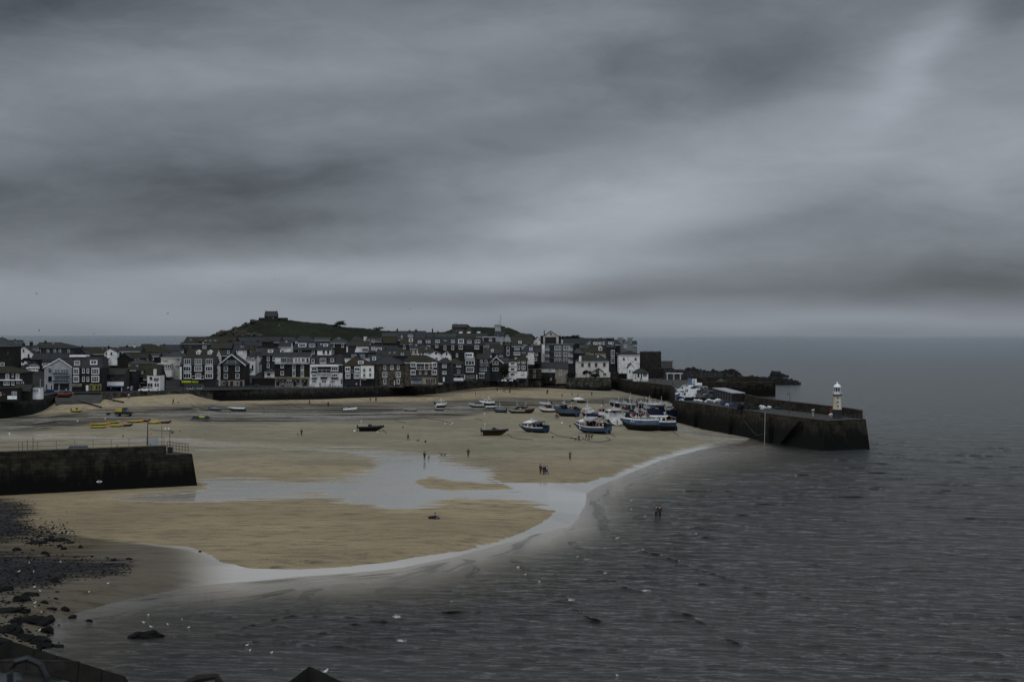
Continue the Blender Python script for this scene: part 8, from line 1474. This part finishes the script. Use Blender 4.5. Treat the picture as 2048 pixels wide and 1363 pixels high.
for k, (px, py, dz, lb) in enumerate([(37,1144,0,'gull on dark shingle, uppermost left'),(59,1127,0,'gull on shingle left of centre'),(68,1145,0,'gull on the shingle edge, middle'),(122,1125,0,'gull lying on the shingle to the right'),(81,1183,0,'gull at the shingle edge above the rocks'),(178,1185,0,'gull standing on the wet sand with dark reflection'),(215,1168,0,'gull standing alone on the pale sand, rightmost'),
     (68,1175,0,'gull beside the shingle edge gull'),(69,1218,.5,'upper gull on the weedy rocks'),(70,1224,.4,'lower gull on the weedy rocks'),(83,1227,0,'gull standing beside the weedy rocks'),(78,1277,.6,'gull perched on the last rock by the roof'),(288,1264,.75,'gull perched on the left of the black rock in the water'),(303,1268,.55,'gull perched on the right of the black rock in the water')]):
    gull(lb, gp(px, py, None, max(0, 0)+dz), R.uniform(0, 360), 'stand', .55)
for k, (px, py, z_, lb) in enumerate([(632,798,None,'white gull below the sea wall under the hotel'),(564,796,None,'white gull below the sea wall under the bar'),(892,849,None,'left gull of three on the sand'),(896,849,None,'middle gull of three on the sand'),(903,849,None,'right gull of three on the sand'),(900,1115,None,'')]):
    if lb: gull(lb, gp(px, py), 90*k, 'stand', 1.3)
for px, py, D, yw, sc, lb in ((78, 661, 130, 200, 1.1, 'dark gull flying low over the sea, far left'), (73, 587, 200, 10, 1.2, 'distant gull in the sky, far left'), (335, 627, 190, 30, 1.2, 'gull with wings spread left of the hill'), (366, 650, 200, 120, 1.1, 'gull gliding steeply beside the hill'), (188, 667, 260, 0, 1.2, 'faint gull skimming the horizon'), (820, 618, 240, 20, 1., 'tiny gull in the sky above the field'), (910, 600, 420, 0, 1., 'very faint gull high above the terrace'), (548, 560, 420, 0, 1.2, 'very faint gull high above the chapel'), (198, 963, 190, 20, 1.5, 'white gull flying in front of the near pier wall'), (558, 650, 400, 50, 1., 'pale gull flying in front of the green hill')):
    D *= 1. if py > 900 else 2.4; gull(lb, (X(px, D), D, Z(py, D)), yw, 'fly', sc*(.62 if py > 900 else 1.))
# ================================================================== BUOYS, ROCKS, CLUTTER ON THE SAND
for px, py, c, r, lb in [(199,835,'orange',.2,'orange buoy left of the pickup'),(210.5,838,'hull_white',.2,'white buoy between pickup and yellow boats'),(246,873,'red',.22,'red buoy beyond the near pier'),(302,868,'orange',.2,'orange buoy behind the tall lamp post'),(360,862,'orange',.2,'orange buoy right of the near pier lamps'),(155,843,'hull_white',.2,'white buoy on the left mud'),(331,858.5,'hull_white',.22,'white buoy left of two under the yellow boats'),(337.5,858.5,'hull_white',.22,'white buoy right of two under the yellow boats'),
     (832.5,830,'orange',.22,'orange buoy alone mid-harbour'),(709,863,'hull_white',.25,'white buoy left of the black inflatable'),(755,865,'hull_white',.2,'white buoy under the bow of the black inflatable'),(1018.5,836,'yellow',.2,'yellow buoy right of the brown inflatable'),(1079,815,'orange',.18,'orange buoy on the far sand'),(1124,847,'hull_white',.25,'white buoy below the dark trawler'),(969,828,'hull_white',.2,'white buoy above the brown inflatable'),(851,884,'metal_dark',.25,'dark buoy right of the small dog'),(806,855,'metal_dark',.2,'dark lump by the rope mid-sand'),
     (1105,875,'metal_dark',.2,'dark lump left of the two children'),(1140,853,'metal_dark',.25,'black anchor buoy below the trawler'),(19,868,'hull_white',.22,'white buoy by the left channel'),(789,811,'yellow',.2,'yellowish buoy near the wall foot'),(901,849.5,'hull_white',.12,'small white float near the three gulls'),(1064,866.5,'yellow',.2,'yellow ball under the blue and white cabin boat')]:
    p = G(px, py); b = MB(); b.ball((0, 0, r*.8), r, 10, 7); b.tube([(0, 0, r*1.6), (0, 0, r*2)], r*.2, 5); tag(b.build('buoy', c, loc=p, smooth=True), lb, 'buoy')
R = random.Random(77)
def rock(label, px, py, w, d, h, seed, mt='rock', z=None, group=None):
    p = G(px, py, z); bm = bmesh.new(); bmesh.ops.create_icosphere(bm, subdivisions=3, radius=1); rr = random.Random(seed); ph = [rr.uniform(0, 6) for _ in range(6)]
    for v_ in bm.verts:
        c = v_.co; k = 1+.22*math.sin(3*c.x+ph[0])*math.cos(2.3*c.y+ph[1])+.16*math.sin(6*c.y+ph[2])*math.sin(5*c.z+ph[3])+.10*math.sin(11*c.x+9*c.y+ph[4])+rr.uniform(-.05, .05); v_.co = Vector((c.x*k*w/2, c.y*k*d/2, max(c.z*k, -.3)*h*.8))
    me = bpy.data.meshes.new('rock'); bm.to_mesh(me); bm.free(); me.materials.append(M(mt)); o = bpy.data.objects.new('rock', me); COL.objects.link(o); o.location = p; o.rotation_euler = (0, 0, rr.uniform(0, 3)); return tag(o, label, 'rock', group)
rl = [(290,1273,38,'large black rock standing in the water with two gulls',.9),(62,1243,52,'widest weedy rock in the left foreground',.9),(44,1200,28,'weedy rock at the top of the rock field',.8),(93,1263,24,'dark rounded rock at the water edge',.7),(98,1238,20,'weedy rock right of the widest one',.6),(130,1219,16,'oval rock in the sandy pool',.45),(103,1217,14,'flat rock left of the oval one',.3),(75,1284,38,'big black rock just above the roof',.9),(20,1262,44,'large rock at the far left edge',.9),
      (16,1222,36,'low weedy rock mass at the left edge, upper',.6),(40,1222,26,'weedy rock with two gulls',.6),(64,1190,22,'pointed dark rock on the shingle',.5),(50,1276,34,'dark slab rock beside the roof',.6),(145,1233,16,'flat rock awash left of the waves',.3),(178,1241,12,'small rock awash in the shallows',.25),(116,1292,16,'low rock awash by the roof edge',.3),(88,1205,12,'small rock on the pale sand',.35),(8,1180,26,'dark rock at the left edge, topmost',.6),(161,1095,7,'lone small boulder on the wet sand',.55),(128,1098,8,'pair boulder below the rock line, right',.5),(120,1093,8,'pair boulder below the rock line, left',.5),
      (115,1080,34,'low dark rock ledge reaching onto the sand',.5),(140,1085,14,'small rocks at the tip of the ledge',.35),(75,1086,26,'weedy rock left of the ledge',.5),(90,1107,14,'rock at the shingle corner',.5),(35,1100,12,'small black rock on the left shingle',.6),(110,1163,14,'dark mound on the lower shingle',.7),(228,1120,12,'small rocks cluster on the shingle tip, left',.3),(258,1118,10,'small rocks cluster on the shingle tip, right',.3),(400,1103,6,'small rock by the sand curve',.25),(30,1245,20,'rock between the large left ones',.5),(0,1290,40,'rock mass cut by the left frame edge',.9),(90,1292,22,'low rock beside the gull rock',.5)]
for k, (px, py, wp, lb, h) in enumerate(rl): Dk = F*CZ/(py-HY); w_ = wp/F*Dk; rock(lb, px, py, w_*1.1, w_*1.5, h*.75, 100+k)
m_ = MB(); R = random.Random(5)
def inpoly(px, py, poly): return float(psd(np.array([float(px)]), np.array([float(py)]), poly)[0]) > -6
cnt = 0
while cnt < 3600:
    a = R.random()
    if a < .35: px, py = R.uniform(-120, 70), R.uniform(990, 1100)
    elif a < .75: px, py = R.uniform(-120, 270), R.uniform(1100, 1190)
    elif a < .9: px, py = min(R.uniform(-120, 130), R.gauss(40, 50)), R.uniform(1180, 1330)
    else: px, py = R.gauss(90, 25), R.gauss(1070, 14)
    if a < .75 and not inpoly(px, py, SHINGLE[0] if a < .35 else SHINGLE[1]): continue
    cnt += 1; p = G(px, py); r = R.uniform(.03, .10)*(1.7 if R.random() < .12 else 1)*(1.3 if a > .75 else 1); m_.ball((p.x, p.y, p.z+.02), r, 5, 3, (1.3, 1, .7), .3, cnt)
tag(m_.build('pebbles', 'pebble_dark'), 'scattered dark pebbles and small weedy stones on the left shore', 'pebbles', kind='stuff')
tag(MB().tube([gp(868, 1036.5, None, .1), gp(858, 1037, None, .12)], [.35, .25], 6).build('bag', 'black'), 'black bag lying beside the reclining person', 'bag')
# ================================================================== STREET CLUTTER
for k, (px, D) in enumerate([(645+9.5*i, 634) for i in range(5)]+[(566, 633), (578, 633), (625, 634), (592, 634)]):
    t_ = thing('pub_table', 'dark picnic table on the terrace, %s' % ['below the left bay of the hotel', 'second along below the hotel', 'third along below the hotel', 'fourth along below the hotel', 'last on the right below the hotel', 'at the left end of the bar', 'left of the bar window', 'between the bar and the hotel', 'right of the bar window'][k], 'table', (X(px, D), D, STZ+.02), group='picnic tables on the waterfront')
    MB().box(-.9, .9, -.4, .4, .7, .78).build('tabletop', 'timber_blue', t_); [MB().box(-.9, .9, y-.13, y+.13, .42, .47).build('bench', 'timber_blue', t_) for y in (-.75, .75)]; [MB().extr([(-.7, 0), (-.6, 0), (.1, .7), (0, .7)], 'x', x-.04, x+.04).build('leg', 'timber_blue', t_) for x in (-.6, .6)]
for px, D, lb in ((512, 640, 'blue bin left of the bar'), (690, 636, 'blue bin below the brown-roofed house'), (891, 688, 'blue bin by the narrow dark house'), (942, 698, 'blue bin in front of the black car'), (998, 712, 'blue bin left of the parked white car'), (1016, 709, 'blue bin before the parked white car'), (1035, 716, 'blue bin before the slim white house'), (96, 575, 'blue bin by the gabled building, left'), (104, 575, 'blue bin by the gabled building, right')):
    b = thing('bin', lb, 'bin', (X(px, D), D, STZ+.02)); MB().taper(-.55, .55, -.4, .4, 0, 1.0, -.05, -.05).build('body', 'blue', b); MB().box(-.65, .65, -.5, .5, 1.0, 1.12).build('lid', 'deep_blue', b)
railing('railing', 'dark railing along the sea wall in front of the stone gabled house', lambda f: tuple(G(430+(545-430)*f, 779.3-1.2*f, STZ)+Vector((0, .5, .24))), 14, 1.0, 'metal_dark')
railing('railing', 'dark railing on the curving waterfront in front of the slate houses', lambda f: tuple(G(882+(1050-882)*f, interp(882+168*f, DWL), STZ)+Vector((0, .5, .24))), 26, 1.0, 'metal_dark')
for px, lb in ((432, 'left of two steps posts'), (443, 'right of two')):
    p = G(px+45, 778.5, STZ); tag(MB().box(-.35, .35, -1.3, -.7, -4, -.05).build('wall_pier', 'coping', loc=(p.x, p.y, STZ)), 'pale concrete rib on the sea wall, %s' % ('left of the pair' if px == 432 else 'right of the pair'), 'wall rib')
for px, D, h, lb in ((356, 618, 4.5, 'black street lamp left of the lime-sign building'), (80.5, 530, 5.5, 'white flagpole by the quay kiosk'), (367, 622, 8.5, 'tall black pole in front of the lime signs'), (787, 637, 3.2, 'short lamp post before the granite building'), (664.5, 636, 4.0, 'lamp post before the white hotel')): lamp_post(lb, (X(px, D), D, STZ), h, .4 if 'lamp' in lb else 0, .07, 'metal_pale' if 'white' in lb and 'flag' in lb else 'metal_dark')
# ================================================================== NEAR ROOFS BELOW THE VIEWPOINT
def near_roof(name, label, D, apx, apy, lx, ly, rx, ry, glassx=None):
    """gable-shaped parapet roof seen from above: apex and two falling mossy ridges, with a pale panel roof between"""
    rt = thing(name, label, 'roof', (X(apx, D), D, Z(apy, D))); o = rt.location
    def Q(px, py, d=0.): return Vector((X(px, D+d)-o.x, D+d-o.y, Z(py, D+d)-o.z))
    A_, L_, R_ = Q(apx, apy), Q(lx, ly, -1.5), Q(rx, ry, -1.5)
    m_ = MB()
    for E_ in (L_, R_):
        d = (E_-A_); n = int(d.length/1.1)+1
        for i in range(n):
            a, b_ = A_+d*(i/n), A_+d*((i+.97)/n); a2, b2 = a+Vector((0, -.35, -.62)), b_+Vector((0, -.35, -.62)); u_ = Vector((0, .45, -.25))
            m_.add([a, b_, b_+u_, a+u_, a2, b2, b2+u_, a2+u_], [(0,1,2,3),(4,7,6,5),(0,4,5,1),(1,5,6,2),(2,6,7,3),(3,7,4,0)])
    m_.build('ridge_stones', 'moss_stone', rt)
    B_ = Vector((0, -3.2, -2.5)); MB().add([A_+Vector((0, -.3, -.55)), L_+Vector((0, -.3, -.7)), L_+B_, B_+Vector((0, 0, -1.2)), R_+B_, R_+Vector((0, -.3, -.7))], [(0, 1, 2, 3, 4, 5)]).build('roof_panel', 'dirty_panel', rt)
    MB().prism([(L_.x, L_.y), (R_.x, R_.y), (A_.x, A_.y+.3)], -16, -.9 if abs(L_.z) > 1 else -.5, [(L_.x*.6, L_.y*.6), (R_.x*.6, R_.y*.6), (A_.x, A_.y+.2)]).build('wall', 'dark_granite', rt)
    return rt
near_roof('house_roof', 'near roof with mossy ridge stones and pale dirty panels, bottom left corner', 62, 24, 1282, -60, 1322, 252, 1352)
near_roof('house_roof', 'dark mossy roof apex poking up at the bottom edge, left of centre', 60, 619, 1331, 560, 1376, 705, 1372)
gull('gull sitting on the dark roof apex at the bottom edge', (X(648, 60), 60, Z(1341, 60)-.1), 10, 'float', .42)
tag(MB().tube([(X(22, 6)+.0, 6, Z(1400, 6)), (X(20, 6), 6, Z(1345, 6)), (X(32, 6), 6, Z(1322, 6)), (X(55, 6), 6, Z(1316, 6)), (X(80, 6), 6, Z(1328, 6)), (X(92, 6), 6, Z(1352, 6)), (X(94, 6), 6, Z(1400, 6))], .011, 6).build('railing_hoop', 'metal_dark'), 'blurred thin metal hoop very close to the camera, bottom left', 'railing')
tag(MB().tube([(X(360, 7), 7, Z(1372, 7)), (X(395, 7), 7, Z(1356, 7)), (X(432, 7), 7, Z(1351, 7)), (X(438, 7), 7, Z(1366, 7))], [.01, .018, .014, .02], 6).build('fence_post_top', 'bark'), 'blurred dark twig very close to the camera at the bottom edge', 'twig')
